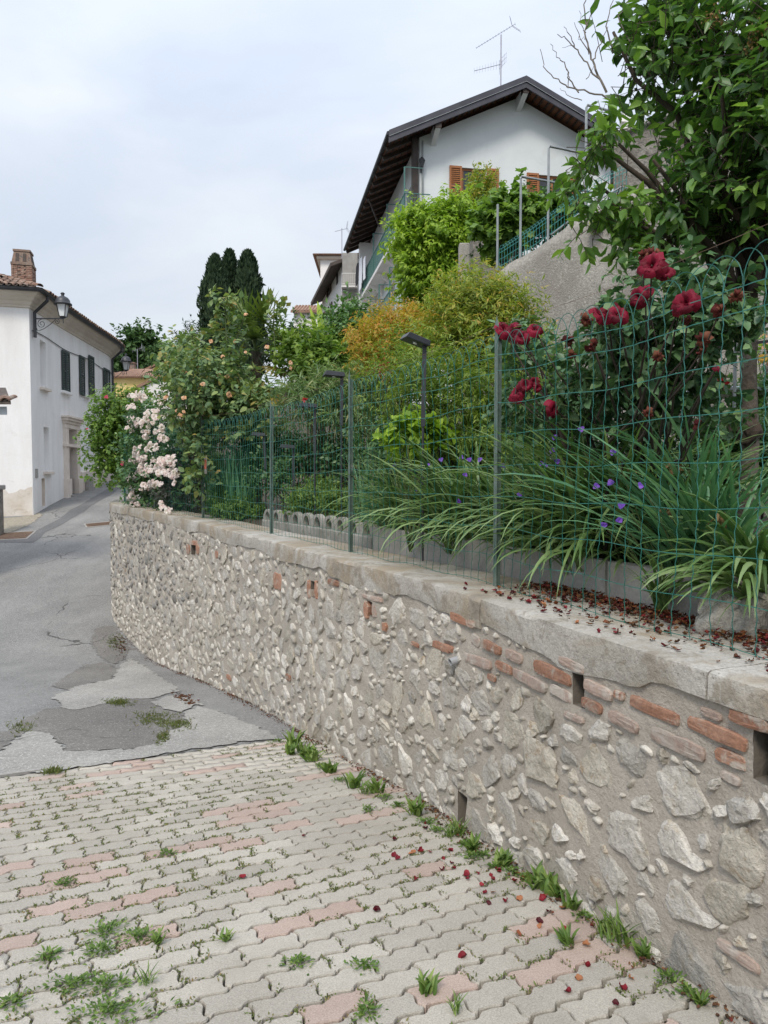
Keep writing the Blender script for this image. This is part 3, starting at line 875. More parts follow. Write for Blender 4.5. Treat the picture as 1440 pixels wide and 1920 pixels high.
def brick_obj(h1, h2, th, pale):
    s0, s1 = min(h1[0],h2[0]), max(h1[0],h2[0]); z = (h1[1]+h2[1])/2
    L = s1-s0; hh = th*(h1[2]+h2[2])/2/FPX
    sc_ = (s0+s1)/2
    mb = MB(); V = []
    ol = []
    for (x0,y0,x1,y1,m_) in ((-.5,-.5,.5,-.5,6),(.5,-.5,.5,.5,3),(.5,.5,-.5,.5,6),(-.5,.5,-.5,-.5,3)):
        for q in range(m_):
            f_ = q/m_; ol.append(((x0+(x1-x0)*f_)*L, (y0+(y1-y0)*f_)*hh))
    n = len(ol); jt = [(rng.uniform(-.05,.05)*hh, rng.uniform(-.05,.05)*hh) for _ in ol]
    for q in (0,6,9,15): ol[q] = (ol[q][0]-math.copysign(hh*.10,ol[q][0]), ol[q][1]-math.copysign(hh*.10,ol[q][1]))
    pr_ = rng.uniform(.006,.016)
    for zz, f_, g_ in ((-.045,1,1),(pr_*.55,1,1),(pr_,1-.08*hh/L*2,.90),(pr_+.001,1-.5*hh/L,.45)):
        for (x,y),(jx,jy) in zip(ol,jt): V.append(((x+jx)*f_,(y+jy)*g_,zz+(rng.uniform(-.0015,.0015) if zz > 0 else 0)))
    F = [(r*n+i_,r*n+(i_+1)%n,(r+1)*n+(i_+1)%n,(r+1)*n+i_) for r in range(3) for i_ in range(n)] + [tuple(range(3*n,4*n))]
    mb.add(V,F)
    o = mb.build('brick', M['brick_pale' if pale else 'brick'], wall)
    o.matrix_basis = wframe(sc_, z-zsh(sc_), math.atan2(h2[1]-h1[1], L)*.3+rng.gauss(0,.03))
    o.matrix_parent_inverse = Matrix.Translation(wall.location).inverted()
    taken.append((s0-.012, s1+.012, z-zsh(sc_)-hh/2-.012, z-zsh(sc_)+hh/2+.012))
for x0,y0,x1,y1,th,pale in BRK:
    brick_obj(WC.hit(*c3(x0,y0)), WC.hit(*c3(x1,y1)), th/2.233*1.05, pale)
for (px,py,w,h,pale) in ((521,1090,15,30,0),(580,1105,7,34,0),(594,1106,7,34,0),(688,1143,9,32,0),(703,1144,10,26,1),(700,1121,36,9,1),(626,1092,20,12,0),(364,1018,14,9,0),(353,1030,6,18,0),(372,1030,5,18,0),(406,1040,6,14,0),(722,1175,8,16,0),(780,1208,14,9,0),(830,1212,30,15,0),(430,1270,9,10,0),(540,1270,8,12,0)):
    brick_obj(WC.hit(px-w/2,py), WC.hit(px+w/2,py), h, pale)
for h in holes: taken.append((h[0]-.01,h[1]+.01,h[2]-.01,h[3]+.01))
# dart throwing: stone sizes (length, height), bigger first
placed = []   # (s,z,a,b)
cell = {}
def fits(s, z, a, b, gap):
    for t in taken:
        if s+a > t[0] and s-a < t[1] and z+b > t[2] and z-b < t[3]: return False
    ci, cj = int(s/.3), int((z+3)/.3)
    for i in (ci-1,ci,ci+1):
        for j in (cj-1,cj,cj+1):
            for (s2,z2,a2,b2) in cell.get((i,j),()):
                if ((s-s2)/(a+a2+gap))**2 + ((z-z2)/(b+b2+gap))**2 < 1: return False
    return True
s_hi = WC.hit(212,1000)[0]+.5
for (L0,L1,tries,gap,xs) in ((.20,.29,3200,.008,0),(.14,.20,8000,.006,0),(.095,.14,12000,.005,0),(.06,.095,19000,.003,0),(.035,.06,9000,.005,1)):
    for _ in range(tries):
        s = rng.uniform(max(.2,s_near), s_hi); y = float(WC.p(s)[1])
        zb = float(gz(y))-zsh(s)
        if xs and y > 5.0 : continue
        if L0 > .18 and y > 9 and rng.random() < .4: continue
        z = rng.uniform(zb+.0, .845)
        L = rng.uniform(L0, L1)
        asp = rng.uniform(.48,.85)
        a, b = L/2, L*asp/2
        if y > 5 and L < .085 and rng.random() < .75: continue
        if z+b > .875: continue
        if y < 4.2 and L < .09 and rng.random() < .3: continue
        # near part: fewer stones just under the brick courses
        if fits(s, z, a*.82, b*.82, gap + (-.008 if y < 5 else -.003)):
            placed.append((s,z,a,b)); cell.setdefault((int(s/.3),int((z+3)/.3)),[]).append((s,z,a,b))
def vis_size(t):
    y = float(WC.p(t[0])[1]); return t[2]*t[3]/(y*y) if y > 1.9 else -1
placed.sort(key=vis_size, reverse=True)
Vs, Fs, Ts, Vd, Fd, Td, nb, nd = [], [], [], [], [], [], 0, 0
for k, (s,z,a,b) in enumerate(placed):
    y = float(WC.p(s)[1])
    rot = rng.gauss(0, .28) + (math.pi if rng.random()<.5 else 0)
    rot += rng.gauss(0,.2 if y < 5 else .4)
    pr = rng.uniform(.014,.034)
    Mx = wframe(s, z, rot, -.25*pr) @ Matrix.Diagonal((a*2*1.06, b*2*1.08, pr, 1))
    if k < 300:
        o = bpy.data.objects.new('stone', rng.choice(ROCKS)); COL.objects.link(o); o.parent = wall
        o.matrix_parent_inverse = Matrix.Translation(wall.location).inverted()
        o.matrix_basis = Mx
    else:
        j = rng.randrange(len(LOW)); m = np.array(Mx)
        vv = LOWV[j]@m[:3,:3].T+m[:3,3]
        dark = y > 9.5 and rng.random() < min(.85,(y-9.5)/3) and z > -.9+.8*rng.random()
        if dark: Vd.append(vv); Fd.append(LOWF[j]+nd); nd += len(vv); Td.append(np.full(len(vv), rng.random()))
        else: Vs.append(vv); Fs.append(LOWF[j]+nb); nb += len(vv); Ts.append(np.full(len(vv), rng.random()))
tag(link('stone_infill', np_mesh('stone_infill', np.concatenate(Vs), np.concatenate(Fs), M['stone_fill'], np.concatenate(Ts)), wall), kind='stuff')
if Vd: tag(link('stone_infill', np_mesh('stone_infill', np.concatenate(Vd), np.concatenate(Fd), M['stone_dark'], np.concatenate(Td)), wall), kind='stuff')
print('stones', len(placed), 'pavers', len(cand))
# grey drain pipe stub
h = WC.hit(861, 1236); p, n = WC.p(h[0]), WC.n(h[0])
mb = MB(); q0 = Vector((p[0]-n[0]*.08, p[1]-n[1]*.08, h[1]+.015)); q1 = Vector((p[0]+n[0]*.055, p[1]+n[1]*.055, h[1]-.012))
mb.tube([q0,q1],[.021,.021],14,False); mb.tube([q1,q0],[.017,.017],14,False)
d_ = (q1-q0).normalized(); x_ = d_.orthogonal().normalized(); y_ = d_.cross(x_)
ring = [[q1+(x_*math.cos(2*math.pi*k/14)+y_*math.sin(2*math.pi*k/14))*r for k in range(14)] for r in (.021,.017)]
mb.add(ring[0]+ring[1], [(k,(k+1)%14,14+(k+1)%14,14+k) for k in range(14)])
mb.build('drain_pipe', M['pipe_grey'], wall)

# ------------------------------------------------------------------ garden hillside
hx = np.concatenate([np.linspace(-12,8,81), np.linspace(8.5,60,24), np.linspace(70,400,8)])
hy = np.concatenate([np.linspace(-3,20,93), np.linspace(20.5,80,60), np.linspace(90,500,8)])
hx = np.concatenate([[-60,-40,-25,-18,-14], hx])
def hill_z(x, y):
    return hz(x, y)
def hkeep(c):
    D = WC.dist(c[:,0], c[:,1])
    return (D > 2.3) & ~((c[:,1] > 31) & (c[:,0] < -8.0-(c[:,1]-31)*.0) & (c[:,1] < 48))
tag(link('hillside', grid_mesh('hillside', hx, hy, hill_z, M['soil'], hkeep)), kind='structure')

def offs(s, o_):
    p, n = WC.p(s), WC.n(s); return p - n*o_
ss = np.concatenate([np.arange(0,14,.15), np.arange(14,WC.len,.4)]); DD = [.60,.66,.75,.9,1.15,1.5,1.9,2.4,2.9]
V = []
for s in ss:
    for d in DD:
        q = offs(s,d); z_ = float(hz(q[0],q[1])[0]); z_ = .96 if d < .63 else z_ - .05 + .05*min(1,(d-.6)/.5) + .015*fb((s,d,0),2)
        V.append((q[0],q[1],z_-(.03 if d > 2.6 else 0)))
n = len(DD); F = [(i*n+k,i*n+k+1,(i+1)*n+k+1,(i+1)*n+k) for i in range(len(ss)-1) for k in range(n-1)]
tag(link('flower_bed', np_mesh('flower_bed', V, np.array(F), M['soil'], smooth=True)), kind='structure')
# concrete border slabs behind the fence
def offs(s, o_):
    p, n = WC.p(s), WC.n(s); return p - n*o_
sb0, sb1 = WC.hit(1440,1300,.62)[0]-1.0, WC.hit(702,1000,.62)[0]
border = empty('garden_border', (*offs(sb0,.62),1.0)); tag(border, 'row of plain low concrete border slabs behind the green wire fence', 'garden border')
s = sb0; k = 0
rng = random.Random(3)
while s < sb1-.2:
    L = min(.98, sb1-s); ztop = 1.0+.19+rng.uniform(-.012,.012)
    mb = MB(); n_ = 6
    for o0, o1 in ((.595,.65),):
        ring = []
        for side in (o0,o1):
            for q in range(n_+1):
                ring.append(offs(s+.006+(L-.012)*q/n_, side+.004*math.sin(k*2.1)))
        m_ = n_+1
        V = [(p[0],p[1],.97) for p in ring]+[(p[0],p[1],ztop+.004*math.sin(i*.7+k)) for i,p in enumerate(ring)]
        F = []
        for q in range(n_):
            F += [(q,q+1,2*m_+q+1,2*m_+q),(2*m_+q,2*m_+q+1,3*m_+q+1,3*m_+q),(m_+q+1,m_+q,3*m_+q,3*m_+q+1)]
        F += [(0,2*m_,3*m_,m_),(n_,m_+n_,3*m_+n_,2*m_+n_)]
        mb.add(V,F)
    mb.build('border_slab', M['concrete'], border)
    s += L; k += 1
# rough boulder leaning on the border at the right
def boulder(name, c, r, label, seed, mat):
    bm = bmesh.new(); bmesh.ops.create_icosphere(bm, subdivisions=4, radius=1)
    for v in bm.verts:
        q = v.co.copy(); d = 1+.5*mnoise.fractal(q*1.5+Vector((seed,0,0)),.9,2,4)+.08*mnoise.fractal(q*5,.9,2,3)
        v.co = Vector((q.x*d*r[0]+c[0], q.y*d*r[1]+c[1], max(q.z*d*r[2]+c[2], 1.0-.02)))
    me = bpy.data.meshes.new(name); bm.to_mesh(me); bm.free()
    for p in me.polygons: p.use_smooth = True
    me.materials.append(mat); tag(link(name, me), label, 'rock')
q = offs(WC.hit(1360,1180,.50)[0], .50)
boulder('rock', (q[0]+.08,q[1]+.03,1.03), (.17,.11,.15), 'rough pale grey rock sitting against the border slabs by the fallen petals', 4.2, M['stone3'])
# scalloped edging blocks
se0, se1 = WC.hit(706,975,.66)[0], WC.hit(497,960,.66)[0]
nblk = 5
def scallop(s0, s1, k):
    root = empty('scalloped_edging', (*offs((s0+s1)/2,.66),1.0))
    mb = MB()
    a, b = offs(s0+.01,.66), offs(s1-.01,.66); L = np.linalg.norm(b-a); t = (b-a)/L
    X = Vector((t[0],t[1],0)); Z = Vector((0,0,1)); Y = Z.cross(X)
    Mx = Matrix.Translation((a[0],a[1],1.0)) @ Matrix((X,Y,Z)).transposed().to_4x4()
    zb = [float(zcop(p[1]))-1.0 for p in (a,b)]
    base = MB(Mx); base.box(0,L,-.05,.05,-.03,.09); base.build('base', M['edging'], root, bevel=.008)
    for j in range(2):
        w = L/2; cx = w*(j+.5); R = w*.49; r = w*.26; H = .115
        mb = MB(Mx); n = 16; out, inn = [], []
        for q in range(n+1):
            an = math.pi*q/n
            out.append((cx+R*math.cos(an), H+R*.75*math.sin(an))); inn.append((cx+r*math.cos(an), H+.005+r*math.sin(an)))
        out = [(cx+R,.09)]+out+[(cx-R,.09)]; inn = [(cx+r,.092)]+inn+[(cx-r,.092)]
        m_ = len(out)
        V = [(x,-.028,z) for x,z in out]+[(x,-.028,z) for x,z in inn]+[(x,.028,z) for x,z in out]+[(x,.028,z) for x,z in inn]
        F = []
        for q in range(m_-1):
            F += [(q,q+1,m_+q+1,m_+q),(2*m_+q+1,2*m_+q,3*m_+q,3*m_+q+1),(q+1,q,2*m_+q,2*m_+q+1),(m_+q,m_+q+1,3*m_+q+1,3*m_+q)]
        mb.add(V,F); mb.build('arch', M['edging'], root)
    tag(root, 'low concrete edging block with two pierced round arches beside the fence', 'garden edging', 'scalloped concrete edging blocks')
for k in range(nblk): scallop(se0+(se1-se0)*k/nblk, se0+(se1-se0)*(k+1)/nblk, k)

# ------------------------------------------------------------------ fence
FO = .28
fence = empty('wire_fence', (*offs(WC.hit(930,1100,FO)[0],FO),1.0)); tag(fence, 'green wire garden fence with looped top edge and flat posts on the coping', 'fence')
def fpos(s, z):
    p = offs(s, FO); return Vector((p[0],p[1],float(zcop(p[1]))+z))
ps = [WC.hit(px,py,FO)[0] for px,py in ((932,1098),(658,1033),(509,996),(381,968),(292,955),(233,940))]
d0 = ps[1]-ps[0]
ps = [ps[0]-2*d0, ps[0]-d0] + ps + [ps[-1]+2.2, ps[-1]+4.4]
rng = random.Random(8)
for k, s in enumerate(ps):
    t = WC.t(s); b = fpos(s,-.02)
    ang = math.atan2(t[1],t[0])
    Mx = Matrix.Translation(b) @ Matrix.Rotation(rng.gauss(0,.006),4,'X') @ Matrix.Rotation(rng.gauss(0,.006),4,'Y') @ Matrix.Rotation(ang,4,'Z')
    mb = MB(Mx); hgt = 1.47+rng.uniform(-.02,.02)
    # T section post with notched flange and a pointed top
    mb.box(-.017,.017,.012,.017,0,hgt); mb.box(-.0025,.0025,-.018,.012,0,hgt-.02)
    mb.add([(-.017,.012,hgt),(.017,.012,hgt),(.017,.017,hgt),(-.017,.017,hgt),(0,.0145,hgt+.055)],[(0,1,4),(1,2,4),(2,3,4),(3,0,4)])
    mb.build('post', M['post'], fence)
HZ = [.012,.17,.335,.51,.685,.86,1.03,1.20,1.285]
def crimp(pts, r, n=3): 
    return pts
for k in range(len(ps)-1):
    s0, s1 = ps[k], ps[k+1]
    if s0 > ps[7]: break
    mb = MB(); near = offs((s0+s1)/2,FO)[1]
    nv = int(round((s1-s0)/.092)); 
    sag = lambda f: -.03*math.sin(math.pi*f)*(1+.4*math.sin(k*2.3))
    N = WC.n((s0+s1)/2); nrm = Vector((N[0],N[1],0))
    fine = near < 7.5
    def wp(f, z, ph=0, amp=.004):
        p = fpos(s0+(s1-s0)*f, z + sag(f)*(z/1.3) + .007*math.sin(f*17+k*3+z*5))
        bow = .018*math.sin(math.pi*f)*math.sin(z*3+k*1.7) + .006*math.sin(f*23+z*9)
        return p + nrm*(.013+bow)
    for j in range(nv+1):
        f = j/nv
        zs = np.arange(0, 1.2851, .0325 if fine else .09)
        pts = []
        for i_, z in enumerate(zs):
            q = wp(f, float(z)); t_ = WC.t(s0+(s1-s0)*f)
            q = q + Vector((t_[0],t_[1],0))*(.0032*(1 if i_%2 else -1) if fine else 0) 
            pts.append(q)
        # loop over to the wire two along
        if j+2 <= nv:
            f2 = (j+2)/nv; a, b = wp(f,1.285), wp(f2,1.285); c = (a+b)/2; hw = (b-a)/2
            m = 12 if fine else 7
            for i_ in range(1, m):
                an = math.pi*i_/m
                pts.append(c - hw*math.cos(an) + Vector((0,0,.125*math.sin(an))) + nrm*(.006 if j%2 else -.004))
            pts.append(b)
        mb.tube(pts, .0019 if fine else .0019, 3, False)
    for z in HZ:
        n = nv*2 if fine else nv
        pts = [wp(q/n, z)+nrm*.003*(1 if q%2 else -1) for q in range(n+1)]
        mb.tube(pts, .0019 if fine else .0019, 3, False)
    tag(mb.build('wire_mesh', M['wire'], fence), kind='stuff')
# plain strained wire just above the loops, with barbs
mb = MB()
for k in range(1, len(ps)-3):
    a, b = fpos(ps[k],1.46), fpos(ps[k+1],1.46)
    pts = [a.lerp(b,q/14)-Vector((0,0,.03*math.sin(math.pi*q/14))) for q in range(15)]
    mb.tube(pts, .0011, 3, False)
    for q in range(2,14,3):
        p = pts[q]; mb.tube([p+Vector((-.008,.004,.012)),p+Vector((.008,-.004,-.012))], .0014, 3, False)
tag(mb.build('strained_wire', M['rust'], fence), kind='stuff')
# ------------------------------------------------------------------ left house
LBP = np.array([(-11.70,24.0),(-11.93,26.0),(-12.13,28.2),(-12.32,30.4),(-12.47,32.2),(-12.62,33.4),(-12.95,34.5),(-13.8,35.6),(-16,36.8)])
LB = Curve(catmull(LBP, 8))
lb = empty('curved_white_house', (-11.7,24.0,.4)); tag(lb, 'long white plastered house with dark gutter curving along the street', 'house')
ZC0, ZG = 7.27, 7.72      # cornice foot, gutter
def lpos(s, z, d=0):
    p = LB.p(s); n = LB.n(s); q = p + n*d      # n points left of travel = into the house
    return (q[0], q[1], z)
def lrect(x0, x1, y0, y1, d):
    """pixel rectangle on the street facade -> s0,s1,z0,z1,depth"""
    a, b = LB.hit(x0,(y0+y1)/2), LB.hit(x1,(y0+y1)/2); c, e_ = LB.hit((x0+x1)/2,y1), LB.hit((x0+x1)/2,y0)
    return [a[0], b[0], c[1], e_[1], d]
niche1 = lrect(75.5,86.5,640,727,.20); niche2 = lrect(82.5,92.5,801,884,.20)
door = lrect(124.5,140,806,928,.45); small = lrect(78.5,84.5,897,949,.25); win = lrect(156.5,164.5,671,741,.25)
S = np.concatenate([np.arange(0, LB.len, .4), [LB.len]])
lh = [tuple(h) for h in (niche1,niche2,door,small,win)]
V, F = wall_grid(S, np.array([-.8,.4,1.2,2.,3.,4.,5.,6.,ZC0+.5]), lh, lpos)
me = bpy.data.meshes.new('street_wall'); me.from_pydata(V,[],F); me.update(); me.materials.append(M['white_plaster'])
link('street_wall', me, lb)
for h in (niche1,niche2):
    mb = MB(); recess(mb, h, lpos); mb.build('blind_window', M['white_plaster'], lb)
def lframe(s, z=0.0):
    p, t, n = LB.p(s), LB.t(s), LB.n(s)
    return Matrix.Translation((p[0],p[1],z)) @ Matrix((Vector((t[0],t[1],0)),Vector((n[0],n[1],0)),Vector((0,0,1)))).transposed().to_4x4()
def sill(h, ext=.12, mat='cream_stone'):
    mb = MB(lframe((h[0]+h[1])/2, h[2])); w = (h[1]-h[0])/2+ext
    mb.box(-w,w,-.14,.02,-.10,.0); mb.build('sill', M[mat], lb, bevel=.012)
sill(niche1); sill(niche2)
def louvre(mb, x0, x1, z0, z1, y, th=.045, n=None):
    f = .07
    mb.box(x0,x0+f,y-th,y,z0,z1); mb.box(x1-f,x1,y-th,y,z0,z1)
    mb.box(x0+f,x1-f,y-th,y,z0,z0+.09); mb.box(x0+f,x1-f,y-th,y,z1-.09,z1); zm=(z0+z1)/2
    mb.box(x0+f,x1-f,y-th,y,zm-.04,zm+.04)
    n = n or int((z1-z0)/.075)
    for k in range(n):
        z = z0+.10+(z1-z0-.2)*(k+.5)/n
        if abs(z-zm) < .05: continue
        mb.add([(x0+f,y-th*.95,z-.028),(x1-f,y-th*.95,z-.028),(x1-f,y-.004,z+.03),(x0+f,y-.004,z+.03),(x0+f,y-th*.95,z-.018),(x1-f,y-th*.95,z-.018),(x1-f,y-.004,z+.04),(x0+f,y-.004,z+.04)],
               [(0,3,2,1),(4,5,6,7),(0,1,5,4),(2,3,7,6)])
# closed shutter pair over the first window
h = lrect(114.5,128,659,734,0); w = (h[1]-h[0])/2
mb = MB(lframe((h[0]+h[1])/2,0)); louvre(mb,-w,-.005,h[2],h[3],-.03); mb.build('shutter', M['shutter_green'], lb)
mb = MB(lframe((h[0]+h[1])/2,0)); louvre(mb,.005,w,h[2],h[3],-.03); mb.build('shutter', M['shutter_green'], lb)
sill(h,.08,'white_plaster')
# open window with shutters swung out
wn_ = tuple(win); mb = MB(); recess(mb, wn_, lpos); mb.build('window_reveal', M['white_plaster'], lb)
L = win[1]-win[0]; Mf = lframe((win[0]+win[1])/2,0)
mb = MB(Mf)
for x0,x1 in ((-L/2,-L/2+.07),(-.03,.03),(L/2-.07,L/2)): mb.box(x0,x1,.12,.17,win[2],win[3])
mb.box(-L/2+.07,-.03,.12,.17,win[3]-.07,win[3]); mb.box(.03,L/2-.07,.12,.17,win[3]-.07,win[3])
def sub(o, p):
    o.parent = p; o.matrix_parent_inverse = Matrix.Identity(4); o.matrix_parent_inverse = (Matrix.Translation(p.location)).inverted(); return o
wo = mb.build('window', M['white_plaster'], lb)
mb = MB(Mf); mb.box(-L/2+.07,L/2-.07,.19,.20,win[2],win[3]-.07); sub(mb.build('pane', M['dark_glass']), wo)
for x0,x1 in ((147.5,156),(164.8,174)):
    h = lrect(x0,x1,668,741,0); w = (h[1]-h[0])/2
    mb = MB(lframe((h[0]+h[1])/2,0)); louvre(mb,-w,w,h[2],h[3],-.035); mb.build('shutter', M['shutter_green'], lb)
sill(win,.06,'white_plaster')
h = lrect(191.5,195.5,690,742,0); w = .45
mb = MB(lframe(h[0]+.5,0)); louvre(mb,-w,w,h[2],h[3],-.05); mb.build('shutter', M['shutter_green'], lb)
# stone portal
portal = door; Mf = lframe((door[0]+door[1])/2, door[2]); L = door[1]-door[0]; H = door[3]-door[2]
mb = MB(); recess(mb, tuple(door), lpos); mb.build('door_reveal', M['cream_stone'], lb)
zt = H*.75
mb = MB(Mf)
jw = .30
for sgn in (-1,1):
    x0, x1 = (-L/2-jw,-L/2) if sgn < 0 else (L/2,L/2+jw)
    mb.box(x0,x1,-.12,.02,.62,H+.02); mb.box(x0-.05,x1+.05,-.18,.02,-.45,.62)
mb.box(-L/2-jw-.02,L/2+jw+.02,-.13,.02,H+.02,H+.20)
mb.box(-L/2-jw-.06,L/2+jw+.06,-.18,.02,H+.20,H+.30); mb.box(-L/2-jw-.12,L/2+jw+.12,-.25,.02,H+.30,H+.40); mb.box(-L/2-jw-.17,L/2+jw+.17,-.31,.02,H+.40,H+.48)
mb.box(-L/2-jw-.06,L/2+jw+.06,-.17,.05,zt-.05,zt+.06)
mb.build('portal_surround', M['cream_stone'], lb, bevel=.008)
mb = MB(Mf); mb.box(-L/2-.1,L/2+.1,-.22,.25,-.30,.0); mb.build('door_step', M['concrete'], lb, bevel=.01)
do = MB(Mf)
do.box(-L/2+.02,-.02,.30,.35,.02,zt-.06); do.box(.02,L/2-.02,.28,.33,.02,zt-.06)
dr = do.build('door', M['wood_dark'], lb)
mb = MB(Mf)
for x0 in (-L/2+.12,.12):
    for z0,z1 in ((.15,.8),(.95,zt-.25)): mb.box(x0,x0+L/2-.24,.262,.285,z0,z1)
sub(mb.build('panel', M['wood_dark']), lb)
mb = MB(Mf); mb.box(-L/2+.02,L/2-.02,.33,.34,zt+.08,H-.02); mb.build('transom_pane', M['dark_glass'], lb)
# small cellar opening
mb = MB(); recess(mb, tuple(small), lpos); mb.build('cellar_recess', M['cream_stone'], lb)
mb = MB(lframe((small[0]+small[1])/2,small[2])); w = (small[1]-small[0])/2; mb.box(-w,w,.15,.19,.45,small[3]-small[2]); mb.build('cellar_door', M['far_tan'], lb)
# meter box
h = lrect(65.8,70,879,896,0); mb = MB(lframe((h[0]+h[1])/2,0)); w=(h[1]-h[0])/2; mb.box(-w,w,-.03,.02,h[2],h[3]); mb.build('meter_box', M['concrete'], lb, bevel=.006)
# oval window
h = lrect(162.8,167.5,830,851,0); mb = MB(lframe((h[0]+h[1])/2,(h[2]+h[3])/2)); rx=(h[1]-h[0])/2; rz=(h[3]-h[2])/2
n=20; Vv=[(rx*1.2*math.cos(2*math.pi*k/n),-.03,rz*1.15*math.sin(2*math.pi*k/n)) for k in range(n)]+[(rx*math.cos(2*math.pi*k/n),-.03,rz*math.sin(2*math.pi*k/n)) for k in range(n)]+[(rx*math.cos(2*math.pi*k/n),.0,rz*math.sin(2*math.pi*k/n)) for k in range(n)]+[(rx*1.2*math.cos(2*math.pi*k/n),.02,rz*1.15*math.sin(2*math.pi*k/n)) for k in range(n)]
mb.add(Vv,[(k,(k+1)%n,n+(k+1)%n,n+k) for k in range(n)]+[(n+k,n+(k+1)%n,2*n+(k+1)%n,2*n+k) for k in range(n)]+[(3*n+k,3*n+(k+1)%n,(k+1)%n,k) for k in range(n)])
mb.build('oval_frame', M['white_plaster'], lb)
mb = MB(lframe((h[0]+h[1])/2,(h[2]+h[3])/2)); mb.add([(rx*1.02*math.cos(2*math.pi*k/n),-.006,rz*1.02*math.sin(2*math.pi*k/n)) for k in range(n)],[tuple(range(n))]); mb.build('oval_pane', M['sign_white'], lb)
# plinth beyond the portal and a stone bollard
s0 = LB.hit(150,900)[0]
mb = MB(); ss = np.arange(s0, LB.len-2, .5)
Vv = []
for s in ss:
    z = float(gz(LB.p(s)[1]))
    for d, zz in ((-.10,-.3),(-.10,.75),(-.06,.80),(.03,.80)):
        x,y,_ = lpos(s,0,d); Vv.append((x,y,z+zz))
mb.add(Vv,[(i*4+k,(i+1)*4+k,(i+1)*4+k+1,i*4+k+1) for i in range(len(ss)-1) for k in range(3)]+[(0,1,2,3)])
mb.build('plinth', M['cream_stone'], lb)
q = at_g(160.5,919)
mb = MB(Matrix.Translation((q[0]+.15,q[1],q[2]))); mb.prism([(.17*math.cos(a),.17*math.sin(a)) for a in np.linspace(0,2*math.pi,10,endpoint=False)],-.1,.52); mb.lathe([(.17,.52),(.15,.58),(.07,.62)],n=10)
tag(mb.build('stone_bollard', M['concrete'], bevel=.006), 'short grey stone bollard at the white house wall past the portal', 'bollard')
mb = MB(); mb.tube([lpos(s_,6.55+.05*math.sin(s_*1.3),-.03) for s_ in np.arange(.15,LB.len-3,.4)],.014,5); mb.build('cable', M['metal_dark'], lb)
# end wall towards the camera (left of the corner) 
EWd = np.array([-.965,-.262]); EW0 = np.array([-11.70,24.0])
def epos(s, z, d=0):
    q = EW0 + EWd*s + np.array([EWd[1],-EWd[0]])*-d*-1
    return (q[0],q[1],z)
mb = MB(); mb.add([epos(0,-.8),epos(10,-.8),epos(10,ZC0+.5),epos(0,ZC0+.5)],[(0,1,2,3)]); mb.build('end_wall', M['white_plaster'], lb)
_r = random.Random(4); _t = [(s_, .80+.22*fb((s_,0,3),1.3)+.10*fb((s_,1,3),5)+.25*math.exp(-s_)) for s_ in np.arange(.02,4.0,.12)]
_q = [EW0+EWd*s_+np.array([.262,-.965])*.006 for s_, z_ in _t]
mb = MB(); n_ = len(_t); mb.add([(q[0],q[1],-.6) for q in _q]+[(q[0],q[1],z_+.35) for q,(s_,z_) in zip(_q,_t)],[(k,k+1,n_+k+1,n_+k) for k in range(n_-1)]); mb.build('damp_plaster', M['damp'], lb)
# cornice: profile swept round the corner
def sweep(path, prof, name, mat, parent):
    """path: list of (point2, outward2); prof: list of (out, z)"""
    mb = MB(); n = len(prof); Vv = []
    for p, o_ in path:
        for d, z in prof: Vv.append((p[0]+o_[0]*d, p[1]+o_[1]*d, z))
    Fv = [(i*n+k,i*n+k+1,(i+1)*n+k+1,(i+1)*n+k) for i in range(len(path)-1) for k in range(n-1)]
    mb.add(Vv,Fv); return mb.build(name, mat, parent)
eo = np.array([-EWd[1]*-1, -EWd[0]*-1]); eo = np.array([.262,-.965])
co = (eo + -LB.n(0.0)); co = co/np.linalg.norm(co); co = co/np.dot(co,eo)
path = [(EW0+EWd*10, eo), (EW0+EWd*5, eo), (EW0+EWd*.0, co)] + [(LB.p(s), -LB.n(s)) for s in np.arange(.5, LB.len, .5)]
CP = [(0.0,ZC0-.02),(.05,ZC0),(.05,ZC0+.06),(.09,ZC0+.10),(.12,ZC0+.18),(.22,ZC0+.24),(.24,ZC0+.30),(.36,ZC0+.37),(.42,ZC0+.44),(.42,ZC0+.50),(.0,ZC0+.50)]
sweep(path, CP, 'cornice', M['cornice'], lb)
GP = [(.42,ZG+.06)]+[(.50+.085*math.cos(a),ZG+.06+.085*math.sin(a)) for a in np.linspace(math.pi,2*math.pi,8)]+[(.60,ZG+.09),(.57,ZG+.09),(.57,ZG+.06)]
sweep(path, GP, 'gutter', M['metal_dark'], lb)
# roof slopes
def roof_strip(path, run, rise):
    mb = MB(); Vv = []
    for p, o_ in path:
        a = np.array(p)+np.array(o_)*.52; Vv.append((a[0],a[1],ZG+.10)); b = np.array(p)-np.array(o_)*run; Vv.append((b[0],b[1],ZG+.10+rise))
    mb.add(Vv,[(2*i,2*i+1,2*i+3,2*i+2) for i in range(len(path)-1)]); return mb
roof_strip(path[2:], 3.2, 1.45).build('roof', M['tile_dark'], lb)
roof_strip(path[:3], 3.2, 1.45).build('roof', M['tile_dark'], lb)
